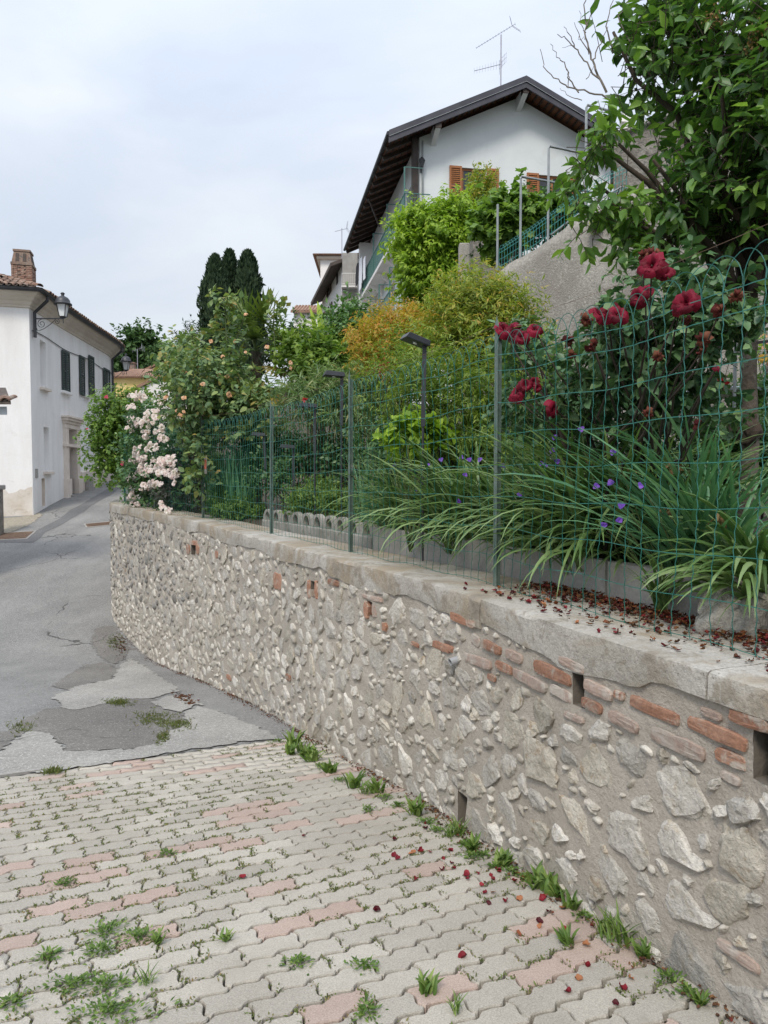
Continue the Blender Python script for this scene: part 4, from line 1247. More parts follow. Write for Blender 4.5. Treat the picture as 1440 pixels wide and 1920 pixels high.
# curved tiles, one by one, on the end slope that shows
def tile_mesh():
    mb = MB(); n = 6; Vv = []
    for y, w in ((-.02,.095),(.42,.075)):
        for k in range(n+1):
            a = math.pi*k/n; Vv.append((w*math.cos(a), y, w*.8*math.sin(a)))
        for k in range(n+1):
            a = math.pi*k/n; Vv.append(((w-.014)*math.cos(a), y, (w-.014)*.8*math.sin(a)))
    m_ = n+1; Fv = []
    for k in range(n):
        Fv += [(k,k+1,2*m_+k+1,2*m_+k),(m_+k+1,m_+k,3*m_+k,3*m_+k+1),(k+1,k,m_+k,m_+k+1)]
    mb.add(Vv,Fv); return mb.mesh('roof_tile', M['tile'], smooth=False)
TM = tile_mesh()
rng = random.Random(21)
tilt = math.atan2(1.45, 3.72)
for c in range(0, 12):
    s = .02 + c*.205
    for r in range(0, 9):
        back = .40*r*math.cos(tilt)
        lim = s/.9*.9 + .05
        if back > s*1.0+.30: continue
        p = EW0+EWd*s + eo*(.56-back)
        X = Vector((-EWd[0],-EWd[1],0)); Yd = Vector((-eo[0]*math.cos(tilt),-eo[1]*math.cos(tilt),math.sin(tilt))); Zd = X.cross(Yd)
        o = bpy.data.objects.new('roof_tile', TM); COL.objects.link(o); o.parent = lb; o.matrix_parent_inverse = Matrix.Translation(lb.location).inverted()
        o.matrix_basis = Matrix.Translation((p[0],p[1],ZG+.115+(back)*math.tan(tilt)+.01*rng.random())) @ Matrix((X,Yd,Zd)).transposed().to_4x4() @ Matrix.Rotation(rng.gauss(0,.03),4,'Z')
# hip ridge tiles up from the corner and eave tiles along the street slope
hd = -co/np.linalg.norm(co); hl = np.linalg.norm(co)
for r in range(10):
    b0 = -.5*hl + r*.36
    p = EW0 + hd*b0
    X3 = Vector((hd[1],-hd[0],0)); tl = math.atan2(1.45, 3.72*hl); Yd = Vector((hd[0]*math.cos(tl),hd[1]*math.cos(tl),math.sin(tl))); Zd = X3.cross(Yd)
    o = bpy.data.objects.new('roof_tile', TM); COL.objects.link(o); o.parent = lb; o.matrix_parent_inverse = Matrix.Translation(lb.location).inverted()
    o.matrix_basis = Matrix.Translation((p[0],p[1],ZG+.14+(b0+.52*hl)*math.tan(tl))) @ Matrix((X3,Yd,Zd)).transposed().to_4x4() @ Matrix.Diagonal((1.25,1,1.25,1))
for s in np.arange(.35, LB.len-3.5, .24):
    n = -LB.n(s); p = LB.p(s)+n*.56; t = LB.t(s)
    X = Vector((t[0],t[1],0)); Yd = Vector((-n[0]*math.cos(tilt),-n[1]*math.cos(tilt),math.sin(tilt))); Zd = X.cross(Yd)
    o = bpy.data.objects.new('roof_tile', TM); COL.objects.link(o); o.parent = lb; o.matrix_parent_inverse = Matrix.Translation(lb.location).inverted()
    o.matrix_basis = Matrix.Translation((p[0],p[1],ZG+.12+rng.uniform(0,.02))) @ Matrix((X,Yd,Zd)).transposed().to_4x4() @ Matrix.Rotation(rng.gauss(0,.05),4,'Z')
# chimney: bricks in courses, flared rendered cap
chp = at_y(45, 535, 26.6)
ch = MB(Matrix.Translation((chp[0],chp[1],0)) @ Matrix.Rotation(.26,4,'Z'))
zc0 = at_y(45,545,26.6)[2]-.9; zc1 = at_y(45,500,26.6)[2]; zc2 = at_y(45,473,26.6)[2]
ch.box(-.31,.31,-.31,.31,zc0,zc1); cho = ch.build('chimney', M['chimney_cap'], lb)
bmesh_b = MB(); bmesh_b.box(-.118,.118,-.03,.03,-.027,.027); BM_ = bmesh_b.mesh('brick', M['chimney'])
Mc = Matrix.Translation((chp[0],chp[1],0)) @ Matrix.Rotation(.26,4,'Z')
zz = zc0+.5; r = 0
while zz < zc1-.03:
    for sd in range(4):
        for k in range(3):
            x = -.245+k*.245 + (.06 if r%2 else -.06)*0
            if r%2: x = -.245+k*.245
            sx = .78 if k == 1 and r%2 else 1.0
            o = bpy.data.objects.new('brick', BM_); COL.objects.link(o); o.parent = cho; o.matrix_parent_inverse = Matrix.Identity(4)
            o.matrix_basis = Mc @ Matrix.Rotation(sd*math.pi/2,4,'Z') @ Matrix.Translation((x+(.05 if r%2 else -.03)*(k==1),-.305+(.004*rng.random()),zz)) @ Matrix.Diagonal((.86*sx,1,1,1))
            o.matrix_parent_inverse = (Matrix.Translation(lb.location)).inverted() @ Matrix.Translation(lb.location)
    zz += .066; r += 1
mb = MB(Mc)
mb.box(-.36,.36,-.36,.36,zc1-.03,zc1+.06)
t_ = [(-.33,zc1+.06),(-.26,zc2-.05)]
mb.add([(-.33,-.33,zc1+.06),(.33,-.33,zc1+.06),(.33,.33,zc1+.06),(-.33,.33,zc1+.06),(-.26,-.26,zc2-.05),(.26,-.26,zc2-.05),(.26,.26,zc2-.05),(-.26,.26,zc2-.05)],[(0,1,5,4),(1,2,6,5),(2,3,7,6),(3,0,4,7)])
mb.box(-.29,.29,-.29,.29,zc2-.05,zc2+.02)
mb.build('chimney_cap', M['chimney_cap'], lb)
mb = MB(Mc)
for sd in range(4):
    R_ = Matrix.Rotation(sd*math.pi/2,4,'Z')
    for x in (-.14,.10):
        mb.add([R_@Vector((x-.06,-.334,zc1+.10)),R_@Vector((x+.06,-.334,zc1+.10)),R_@Vector((x+.05,-.285,zc2-.12)),R_@Vector((x-.05,-.285,zc2-.12))],[(0,1,2,3)])
mb.build('smoke_slot', M['tile_dark'], lb)
q = at_y(153, 600, 29.5); mb = MB(); mb.tube([(q[0]-.3,q[1],q[2]-.6),(q[0]-.3,q[1],q[2]+.1)],.07,8); mb.lathe([(.14,.08),(.14,.12),(.05,.2)],(q[0]-.3,q[1],q[2]+.05),10); mb.build('vent_pipe', M['tile_dark'], lb)
# downpipes
def downpipe(s, z1, far=False):
    n = -LB.n(s); p = LB.p(s); P = [(p[0]+n[0]*.50,p[1]+n[1]*.50,ZG+.0),(p[0]+n[0]*.50,p[1]+n[1]*.50,ZG-.15),(p[0]+n[0]*.09,p[1]+n[1]*.09,ZG-.55),(p[0]+n[0]*.09,p[1]+n[1]*.09,z1)]
    mb = MB(); mb.tube(P,.055,8); mb.build('downpipe', M['metal_dark'], lb)
downpipe(.25, 6.35); downpipe(LB.hit(207.5,720)[0], 1.2)
# street lanterns on scrolled brackets
def lantern(name, base, out, label, L=1.0):
    root = empty(name, base); b = Vector(base); o_ = Vector((out[0],out[1],0)).normalized()
    mb = MB(); tip = b+o_*L
    mb.bar(b,tip,.035); mb.bar(tip-Vector((0,0,.16)),tip+Vector((0,0,.02)),.02)
    def spiral(c, r0, turns, a0, sgn, n=26):
        P = []
        for k in range(n):
            a = a0+sgn*turns*2*math.pi*k/n; r = r0*(1-.82*k/n); P.append(c+o_*(r*math.cos(a))+Vector((0,0,r*math.sin(a))))
        return P
    mb.tube(spiral(b+o_*.22-Vector((0,0,.17)),.15,1.6,math.pi/2,1),.011,5); mb.tube(spiral(b+o_*.74-Vector((0,0,.10)),.09,1.4,math.pi/2,-1),.010,5)
    P = [b-Vector((0,0,.28))+o_*.03]
    for k in range(9):
        f = k/8; P.append(b+o_*(.08+.62*f)+Vector((0,0,-.40+.38*f*f+.03*math.sin(f*3))))
    mb.tube(P,.011,5); mb.build('bracket', M['metal_dark'], root)
    c = tip+Vector((0,0,.06))
    h = .40; rt, rb = .215, .125
    mb = MB()
    for k in range(4):
        a = math.pi/4+k*math.pi/2; mb.bar(c+Vector((rb*math.cos(a),rb*math.sin(a),0)),c+Vector((rt*math.cos(a),rt*math.sin(a),h)),.022)
    mb.lathe([(.05,-.06),(.12,-.02),(.13,.0),(.05,.01)],c,4)
    mb.build('lantern_frame', M['metal_dark'], root)
    mb = MB(); k4 = [math.pi/4+k*math.pi/2 for k in range(4)]
    mb.add([c+Vector((rb*.93*math.cos(a),rb*.93*math.sin(a),.01)) for a in k4]+[c+Vector((rt*.93*math.cos(a),rt*.93*math.sin(a),h)) for a in k4],[(0,1,5,4),(1,2,6,5),(2,3,7,6),(3,0,4,7)])
    mb.build('lantern_glass', M['frost'], root)
    mb = MB(); mb.lathe([(.29,h-.01),(.285,h+.03),(.235,h+.06),(.225,h+.14),(.17,h+.22),(.08,h+.27),(.045,h+.29),(.05,h+.33),(.075,h+.36),(.03,h+.40)],c,16); mb.build('lantern_cap', M['metal_dark'], root, smooth=True)
    tag(root, label, 'street lamp')
lp0 = at_y(62,593,23.9); n = -LB.n(.2)
lantern('street_lamp', (LB.p(.25)[0]+n[0]*.1, LB.p(.25)[1]+n[1]*.1, lp0[2]), (n[0],n[1]-.15), 'dark four-sided lantern on a scrolled bracket by the downpipe of the white house', .95)
q = at_y(236,690,36); lantern('street_lamp', (q[0]-.9,q[1]+.1,q[2]-.15), (1,-.05), 'lantern on a bracket at the curved far end of the white house, trees behind', .9)
# neighbour's gatepost and its little tiled porch at the picture's left edge
gp = at_g(-6,1003); root = empty('gate_pillar', tuple(gp)); mb = MB(Matrix.Translation(tuple(gp)) @ Matrix.Rotation(.2,4,'Z'))
hh = at_y(2,918,gp[1])[2]-gp[2]; mb.box(-.30,.14,-.2,.2,-.2,hh); mb.build('shaft', M['rubble'], root)
mb = MB(Matrix.Translation(tuple(gp)) @ Matrix.Rotation(.2,4,'Z')); mb.box(-.36,.20,-.26,.26,hh,hh+.14); mb.build('cap', M['concrete'], root, bevel=.02)
tag(root, 'stone gate pillar with a flat cap in front of the white end wall', 'pillar')
yp = 16.0; q = at_y(4,752,yp); root = empty('porch', (q[0]-1.2,q[1],q[2]-2.5))
mb = MB(); mb.add([(q[0]-4,q[1]-.05,q[2]-.02),(q[0]+.22,q[1]-.05,q[2]-.02),(q[0]-.75,q[1]+1.6,q[2]+.5),(q[0]-4,q[1]+1.6,q[2]+.5),(q[0]-4,q[1]-.05,q[2]-.08),(q[0]+.22,q[1]-.05,q[2]-.08),(q[0]-.75,q[1]+1.6,q[2]+.44),(q[0]-4,q[1]+1.6,q[2]+.44)],[(0,1,2,3),(4,7,6,5),(0,4,5,1),(1,5,6,2),(2,6,7,3)]); mb.build('roof', M['tile_dark'], root)
for k in range(9):
    o = bpy.data.objects.new('roof_tile', TM); COL.objects.link(o); o.parent = root; o.matrix_parent_inverse = Matrix.Translation(root.location).inverted()
    o.matrix_basis = Matrix.Translation((q[0]+.10-k*.19,q[1]-.06,q[2]+.0)) @ Matrix.Rotation(.3,4,'X'); o.data = TM
mb = MB(); mb.box(q[0]-4,q[0]-1.1,q[1]+.25,q[1]+1.4,float(gz(yp))-.5,q[2]+.02); mb.build('wall', M['white_plaster'], root)
mb = MB(); mb.box(q[0]-.42,q[0]-.02,q[1]+.2,q[1]+.24,q[2]-.28,q[2]-.10); mb.build('sign_plate', M['sign_white'], root)
tag(root, 'corner of a small dark tiled porch roof with a pale sign under it', 'porch')

# ------------------------------------------------------------------ gable house on the hill
HU = Vector((.985,.172,0)); HV = Vector((-.172,.985,0)); HC = Vector((1.39,28.8,0))
def HF(z=0): return Matrix.Translation((HC.x,HC.y,z)) @ Matrix((HU,HV,Vector((0,0,1)))).transposed().to_4x4()
gh = empty('gable_house', (HC.x,HC.y,5.0)); tag(gh, 'white gabled house with dark overhanging roof and green balcony high on the hill', 'house')
WID, LEN, EZ, PIT = 8.04, 12.5, 14.66, .4656
OV, GO = 1.35, .90
def roof_z(x): return EZ + (min(x, WID-x)+OV)*PIT       # roof top surface
def ghp(x, z, d=0): return tuple(HF() @ Vector((x, d, z)))
def gx(px, py): # pixel on the gable plane -> local x,z
    d = ray(px,py); nrm = HV; o_ = Vector((0,0,CAMZ)); dd = Vector(d)
    t = (HC-Vector((0,0,0))).dot(nrm)/dd.dot(nrm)
    p = o_+dd*t; return (Vector((p.x,p.y,0))-HC).dot(HU), p.z
def sx_(px, py, off=0.0): # pixel on the long side plane (u=-off) -> local y,z
    dd = Vector(ray(px,py)); t = (HC-HU*off).dot(HU)/dd.dot(HU); p = Vector((0,0,CAMZ))+dd*t
    return (Vector((p.x,p.y,0))-HC).dot(HV), p.z
wz1 = gx(866,314)[1]; wz0 = wz1-1.55
w1 = (gx(866,330)[0], gx(911,330)[0]); w2 = (gx(1010,330)[0], gx(1062,330)[0])
dg = (gx(792,380)[0], gx(800,380)[0])
hw = [(w1[0],w1[1],wz0,wz1,.2),(w2[0],w2[1],wz0-.05,wz1-.05,.2)]
fn = lambda x, z, d: ghp(x, z, d)
V, F = wall_grid(np.array([0,2,4,6,WID]), np.array([3,8,12,14.9]), hw, fn)
mb = MB(); mb.add(V,F)
zt = roof_z(0)-.30
mb.add([ghp(0,14.9),ghp(WID,14.9),ghp(WID,zt),ghp(WID/2,roof_z(WID/2)-.30),ghp(0,zt)],[(0,1,2,3,4)])
mb.build('gable_wall', M['gable_plaster'], gh)
for h in hw:
    mb = MB(); recess(mb,h,fn); mb.build('window_reveal', M['gable_plaster'], gh)
for k, h in enumerate(hw):
    mb = MB(HF()); w = .08
    mb.box(h[0],h[0]+w,.08,.14,h[2],h[3]); mb.box(h[1]-w,h[1],.08,.14,h[2],h[3]); mb.box((h[0]+h[1])/2-.05,(h[0]+h[1])/2+.05,.08,.14,h[2],h[3]-w); mb.box(h[0]+w,h[1]-w,.08,.14,h[3]-w,h[3]+.0)
    wo = mb.build('window', M['shutter_brown'], gh)
    for a, b in ((h[0]+w,(h[0]+h[1])/2-.05),((h[0]+h[1])/2+.05,h[1]-w)):
        mb = MB(HF()); mb.box(a,b,.105,.115,h[2],h[3]-w); sub(mb.build('pane', M['dark_glass']), wo)
    sw = .50
    for a, b in ((h[0]-sw-.02,h[0]-.02),(h[1]+.02,h[1]+sw+.02)):
        mb = MB(HF()); louvre(mb,a,b,h[2],h[3]+.02,-.03,.05,18); sub(mb.build('shutter', M['shutter_brown']), gh)
# side wall with openings and other walls
fs = lambda y, z, d: tuple(HF() @ Vector((d, y, z)))
so = []
for (pxa,pxb,ya) in ((765,771,370),(742,748,390),(716,720,440)):
    a, b = sx_(pxa,ya)[0], sx_(pxb,ya)[0]; so.append((min(a,b),max(a,b)+.15,11.65,13.75,.25))
so += [(5.2,6.1,8.75,10.9,.25),(9.0,9.9,8.75,10.9,.25)]
V, F = wall_grid(np.array([0,3,6,9,LEN]), np.array([3,8,12,zt]), so, fs)
mb = MB(); mb.add(V,F); mb.build('side_wall', M['gable_plaster'], gh)
for k, h in enumerate(so):
    mb = MB(); recess(mb,h,fs); mb.build('door_reveal', M['gable_plaster'], gh)
    mb = MB(HF()); mb.box(.18,.22,h[0]+.04,h[1]-.04,h[2],h[3]-.04); dd_ = mb.build('door', M['shutter_brown'], gh)
    mb = MB(HF()); mb.box(.165,.179,h[0]+.14,h[1]-.14,h[2]+.8,h[3]-.15); sub(mb.build('pane', M['dark_glass']), dd_); 
mb = MB(HF()); mb.add([(WID,0,3),(WID,LEN,3),(WID,LEN,zt),(WID,0,zt)],[(0,1,2,3)]); mb.add([(0,LEN,3),(WID,LEN,3),(WID,LEN,zt),(WID/2,LEN,roof_z(WID/2)-.3),(0,LEN,zt)],[(0,1,2,3,4)]); mb.build('back_wall', M['gable_plaster'], gh)
# end projection of the far bay (white pier by the laundry)
mb = MB(HF()); mb.box(-.75,-.02,LEN-1.0,LEN-.6,3,zt-.4); mb.build('pier', M['far_white'], gh)
# roof
def roofslab(name, z_off, th, x0, x1, y0, y1, mat):
    mb = MB(HF())
    for (xa, xb) in ((-OV+x0, WID/2), (WID/2, WID+OV-x0)):
        za, zb = roof_z(xa)+z_off, roof_z(xb)+z_off
        if xa < 0: za = EZ+(xa+OV)*PIT+z_off
        if xb > WID: zb = EZ+(WID+OV-xb)*PIT+z_off
        mb.add([(xa,y0,za),(xb,y0,zb),(xb,y1,zb),(xa,y1,za),(xa,y0,za-th),(xb,y0,zb-th),(xb,y1,zb-th),(xa,y1,za-th)],[(0,1,2,3),(4,7,6,5),(0,4,5,1),(2,6,7,3)]+([(0,3,7,4)] if xa < 0 else [(1,5,6,2)]))
    return mb.build(name, mat, gh)
roofslab('roof', 0, .06, 0, 0, -GO+.02, LEN+.6, M['tile_dark'])
roofslab('soffit', -.075, .04, .05, 0, -GO+.05, LEN+.55, M['pianelle'])
# double metal barge band along the gable
for nm, zo, th, yo in (('barge_band', .07, .23, -GO-.05), ('barge_band', -.165, .21, -GO-.02)):
    mb = MB(HF())
    for sg in (0,1):
        xa, xb = (-OV-.03, WID/2) if sg == 0 else (WID/2, WID+OV+.03)
        za = EZ+(0 if sg==0 else (WID/2+OV)*PIT)+zo; zb = EZ+((WID/2+OV)*PIT if sg==0 else 0)+zo
        mb.add([(xa,yo,za),(xb,yo,zb),(xb,yo+.06,zb),(xa,yo+.06,za),(xa,yo,za-th),(xb,yo,zb-th),(xb,yo+.06,zb-th),(xa,yo+.06,za-th)],[(0,1,2,3),(4,7,6,5),(0,4,5,1),(2,6,7,3),(0,3,7,4),(1,5,6,2)])
    mb.build(nm, M['flashing'], gh)
# pale drip line between the two bands
mb = MB(HF())
for sg in (0,1):
    xa, xb = (-OV-.02, WID/2) if sg == 0 else (WID/2, WID+OV+.02)
    za = EZ+(0 if sg==0 else (WID/2+OV)*PIT)-.155; zb = EZ+((WID/2+OV)*PIT if sg==0 else 0)-.155
    mb.bar((xa,-GO-.055,za),(xb,-GO-.055,zb),.014)
mb.build('drip_edge', M['galv'], gh)
mb = MB(HF()); mb.tube([(-OV-.05,-GO,EZ-.02),(-OV-.05,LEN+.6,EZ-.02)],.075,8); mb.build('gutter', M['metal_dark'], gh)
# rafters down the slope (seen from below) and battens between
nr = 17
for k in range(nr):
    y = -GO+.12+(LEN+GO+.35)*k/(nr-1)
    mb = MB(HF())
    mb.bar((-OV+.05,y,EZ+.05*PIT-.20),(.25,y,EZ+(OV+.25)*PIT-.20),.11,.16); mb.build('rafter', M['wood_dark'], gh)
for k in range(6):
    x = -OV+.15+k*.26
    mb = MB(HF()); mb.bar((x,-GO+.06,EZ+(x+OV)*PIT-.13),(x,LEN+.5,EZ+(x+OV)*PIT-.13),.05,.03); mb.build('batten', M['wood_dark'], gh)
for k in range(22):   # battens under the gable overhang, both slopes
    f = (k+.5)/22
    for sg in (0,1):
        x = (-OV+(WID/2+OV)*f) if sg==0 else (WID+OV-(WID/2+OV)*f)
        z = EZ+(WID/2+OV)*PIT*f-.135
        mb = MB(HF()); mb.box(x-.035,x+.035,-GO+.06,0,z-.03,z+.015); mb.build('batten', M['wood_dark'], gh)
# three painted purlin brackets under the gable overhang
for x in (.55, WID/2+.02, WID-.55):
    z = roof_z(x)-.32
    mb = MB(HF()); mb.add([(x-.10,0,z-.52),(x+.10,0,z-.52),(x+.10,0,z),(x-.10,0,z),(x-.10,-GO+.06,z-.20),(x+.10,-GO+.06,z-.20),(x+.10,-GO+.06,z),(x-.10,-GO+.06,z)],[(0,1,5,4),(4,5,6,7),(1,2,6,5),(3,0,4,7),(2,3,7,6)])
    mb.build('bracket', M['gable_plaster'], gh)
    mb = MB(HF()); mb.box(x-.115,x+.115,-GO+.04,-GO+.30,z-.21,z+.0); mb.build('bracket_cap', M['wood_dark'], gh)
# brown corner boarding/downpipe at the corner, wall lantern
mb = MB(HF()); mb.box(-.30,-.06,-.10,.12,11.7,14.9); mb.build('corner_post', M['wood_dark'], gh)
mb = MB(HF()); mb.tube([(.12,-.06,14.85),(.12,-.06,11.3)],.035,6); mb.build('downpipe', M['galv'], gh)
lx, lz = gx(789,307); mb = MB(HF()); mb.box(lx-.03,lx+.03,-.22,0,lz-.04,lz); mb.lathe([(.05,-.22),(.10,-.05),(.13,.05),(.05,.14),(.02,.18)],(lx,-.22,lz),6); mb.box(lx-.02,lx+.02,-.04,0,lz-.35,lz-.04); mb.build('wall_lantern', M['metal_dark'], gh)
# balconies with railing, one wraps the gable corner
def balcony(zf, y0, y1, out, step):
    mb = MB(HF()); mb.box(-out,-.02,y0,y1,zf-.16,zf); mb.build('balcony_slab', M['far_white'], gh)
    n = int((y1-y0)/step)
    for k in range(n+1):
        y = y0+.15+(y1-y0-.4)*k/max(n,1)
        mb = MB(HF()); mb.add([(-.02,y-.12,zf-.16),(-out+.05,y-.12,zf-.16),(-.02,y-.12,zf-.62),(-.02,y+.12,zf-.16),(-out+.05,y+.12,zf-.16),(-.02,y+.12,zf-.62)],[(0,1,2),(3,5,4),(1,4,5,2),(0,3,4,1)]); mb.build('balcony_bracket', M['far_white'], gh)
    mb = MB(HF()); x = -out+.04
    mb.bar((x,y0,zf+1.0),(x,y1,zf+1.0),.045,.03); mb.bar((x,y0,zf+.10),(x,y1,zf+.10),.03)
    for k in range(int((y1-y0)/.13)): mb.bar((x,y0+k*.13,zf+.10),(x,y0+k*.13,zf+1.0),.016)
    for y in (y0,y1):
        mb.bar((x,y,zf+1.0),(.3 if y==y0 and y0<0 else -.02,y,zf+1.0),.045,.03); mb.bar((x,y,zf+.1),(.3 if y==y0 and y0<0 else -.02,y,zf+.1),.03)
        for k in range(7): mb.bar((x+k*.1,y,zf+.1),(x+k*.1,y,zf+1.0),.016)
    for k in range(4):
        y = y0+.05+(y1-y0-.1)*k/3; mb.bar((x,y,zf-.1),(x,y,zf+2.0 if k < 3 else zf+1.0),.05)
        if k < 3: mb.bar((x,y,zf+2.0),(0,y,zf+2.0),.03)
    mb.build('railing', M['rail_green'], gh)
balcony(11.6, -.55, 10.9, .74, 2.2)
balcony(8.7, 2.6, 10.9, .74, 2.2)
mb = MB(HF()); mb.bar((-OV+.1,5.0,14.45),(-.75,5.0,13.2),.06); mb.build('brace', M['wood_dark'], gh)
# aerials
def yagi(mb, c, d, L, n, w, up, w2=None):
    d, up = Vector(d).normalized(), Vector(up).normalized()
    c = Vector(c); mb.tube([c-d*L*.5,c+d*L*.5],.013,4)
    for k in range(n):
        q = c-d*L*.5+d*L*k/(n-1); ww = w*(.7+.3*k/(n-1)); mb.tube([q-up*ww/2,q+up*ww/2],.006,3)
    q = c+d*L*.42; sd_ = d.cross(up)
    for sg in (-1,1):
        nrm = (sd_*sg*.8-d*-.3).normalized()
        for j in range(4):
            r_ = q+nrm*(.10+.10*j); mb.tube([r_-up*w*.55,r_+up*w*.55],.006,3)
        mb.tube([q-up*w*.5,q+nrm*.42-up*w*.5],.006,3); mb.tube([q+up*w*.5,q+nrm*.42+up*w*.5],.006,3); mb.tube([q,q+nrm*.42],.007,3)
a0 = at_y(939,160,31.5); a1 = at_y(940,65,31.5)
root = empty('roof_aerial', tuple(a0)); mb = MB(); mb.tube([(a0[0],a0[1],a0[2]-.4),(a0[0],a0[1],a1[2])],.028,6); mb.build('mast', M['antenna'], root)
mb = MB(); p0, p1 = at_y(893,90,31.2), at_y(966,45,31.8); yagi(mb, (p0+p1)/2, p1-p0, np.linalg.norm(p1-p0), 15, .30, (.3,.9,.25)); mb.build('upper_antenna', M['antenna'], root)
mb = MB(); p0, p1 = at_y(889,133,31.3), at_y(941,120,31.7); yagi(mb, (p0+p1)/2, p1-p0, np.linalg.norm(p1-p0), 11, .42, (.05,.2,1)); mb.build('lower_antenna', M['antenna'], root)
tag(root, 'television aerial mast with two antennas on the ridge of the gabled house', 'aerial')
# laundry on the balcony
def laundry(px0,px1,py0,py1,mat,label,d):
    a, z1 = sx_(px1,(py0+py1)/2,.82); b, _ = sx_(px0,(py0+py1)/2,.82); z1 = sx_((px0+px1)/2,py0,.82)[1]; z0 = sx_((px0+px1)/2,py1,.82)[1]
    mb = MB(HF()); n, m = 8, 8; Vv = []
    for sgn in (0,1):
        for j in range(m+1):
            for i_ in range(n+1):
                f, g = i_/n, j/m
                yy = a+(b-a)*(.5+(f-.5)*(.72+.28*min(1,g*2)))
                Vv.append((-.80-.025*sgn-.03*math.sin(f*9+d)*g, yy, z1-.06*abs(f-.5)*2*(1-g)+(z0-z1)*g*(1-.06*math.sin(f*5+d))))
    k = (n+1)*(m+1); Fv = []
    for j in range(m):
        for i_ in range(n):
            q = j*(n+1)+i_; Fv += [(q,q+1,q+n+2,q+n+1),(k+q+1,k+q,k+q+n+1,k+q+n+2)]
    mb.add(Vv,Fv); tag(mb.build('garment', mat, smooth=True), label, 'laundry', 'washing hung on the green balcony')
laundry(667,672.5,494,532,M['laundry_dark'],'dark garment hung out at the far end of the green balcony',0)
laundry(672.5,679.5,484,540,M['laundry_white'],'long white garment hung between a dark and a shorter white one',1)
laundry(680,686,482,522,M['laundry_white'],'shorter white garment hung on the green balcony railing',2)

# ------------------------------------------------------------------ further houses up the hill
def house(name, label, c, u, w, l, z0, ez, pitch, mat, tmat, ov=.5, ridge='l', wins=(), shmat=None):
    """gabled house; c near-left corner, u unit along the front; ridge along the length l"""
    U = Vector((u[0],u[1],0)).normalized(); Vv_ = Vector((-U.y,U.x,0)); Mx = Matrix.Translation((c[0],c[1],0)) @ Matrix((U,Vv_,Vector((0,0,1)))).transposed().to_4x4()
    root = empty(name, (c[0],c[1],z0)); rz = ez+w/2*pitch
    mb = MB(Mx); mb.add([(0,0,z0),(w,0,z0),(w,0,ez),(w/2,0,rz),(0,0,ez)],[(0,1,2,3,4)]); mb.add([(0,l,z0),(w,l,z0),(w,l,ez),(w/2,l,rz),(0,l,ez)],[(4,3,2,1,0)])
    mb.add([(0,0,z0),(0,l,z0),(0,l,ez),(0,0,ez)],[(0,3,2,1)]); mb.add([(w,0,z0),(w,l,z0),(w,l,ez),(w,0,ez)],[(0,1,2,3)]); mb.build('wall', mat, root)
    mb = MB(Mx); 
    for s0, s1 in ((-ov,w/2),(w+ov,w/2)):
        za = ez-ov*pitch+.06; zb = rz+.06
        mb.add([(s0,-ov*.6,za),(s1,-ov*.6,zb),(s1,l+ov*.6,zb),(s0,l+ov*.6,za),(s0,-ov*.6,za+.16),(s1,-ov*.6,zb+.16),(s1,l+ov*.6,zb+.16),(s0,l+ov*.6,za+.16)],[(0,1,2,3),(4,7,6,5),(0,4,5,1),(1,5,6,2),(2,6,7,3),(3,7,4,0)])
        n = int((l+ov)/.24)
        for k in range(n):
            y = -ov*.6+.12+k*(l+ov*1.2-.24)/max(1,n-1); mb.bar((s0,y,za+.17),(s1,y,zb+.17),.13,.09)
    mb.build('roof', tmat, root)
    for (face, a, b, za, zb, kind) in wins:
        f = (lambda x,z,d: (x,-d,z)) if face == 'f' else (lambda x,z,d: (-d,x,z))
        mb = MB(Mx); P = [f(a,za,.01),f(b,za,.01),f(b,zb,.01),f(a,zb,.01)]; P2 = [f(x,z,.04) for x,z in ((a,za),(b,za),(b,zb),(a,zb))]
        mb.add(P+P2,[(4,5,6,7),(0,1,5,4),(1,2,6,5),(2,3,7,6),(3,0,4,7)]); wo = mb.build('window', M['dark_glass'], root)
        if kind:
            for x0, x1 in ((a-(b-a)*.55,a-.02),(b+.02,b+(b-a)*.55)):
                mb = MB(Mx); P = [f(x,z,d) for d in (.02,.07) for x,z in ((x0,za),(x1,za),(x1,zb),(x0,zb))]
                mb.add(P,[(4,5,6,7),(0,1,5,4),(1,2,6,5),(2,3,7,6),(3,0,4,7)]); sub(mb.build('shutter', M[kind]), wo)
    return root, Mx
# white house whose side shows beyond the gabled one
cA = at_y(655,600,44.0)
def zpx(py, Y): return float(at_y(CXP,py,Y)[2])
# its long side runs from (603,520..) far to (655,..) near
pn, pf = at_y(642,560,45.0), at_y(604,560,54.0)
uA = pn[:2]-pf[:2]; LA = float(np.linalg.norm(uA)); uA = uA/LA       # along the visible side, far -> near (left->right as seen)
MAx = None
r_, Mx_ = house('hillside_house', 'narrow white house with dark brown shutters below the gabled house', (pn[0]-uA[0]*0, pn[1]-uA[1]*0), (-uA[1], uA[0]), 7.0, LA, 6.0, zpx(478,45)-.6, .42, M['far_white'], M['tile_dark'], .8,
      wins=(('s',LA*.18,LA*.24,zpx(530,46.5),zpx(508,46.5),None),('s',LA*.55,LA*.66,zpx(551,50),zpx(526,50),'shutter_dark'),('s',LA*.5,LA*.6,zpx(600,50),zpx(572,50),'shutter_dark'),('s',LA*.8,LA*.88,zpx(605,52),zpx(580,52),'shutter_dark')))
tag(r_, 'narrow white house with dark brown shutters below the gabled house', 'house')
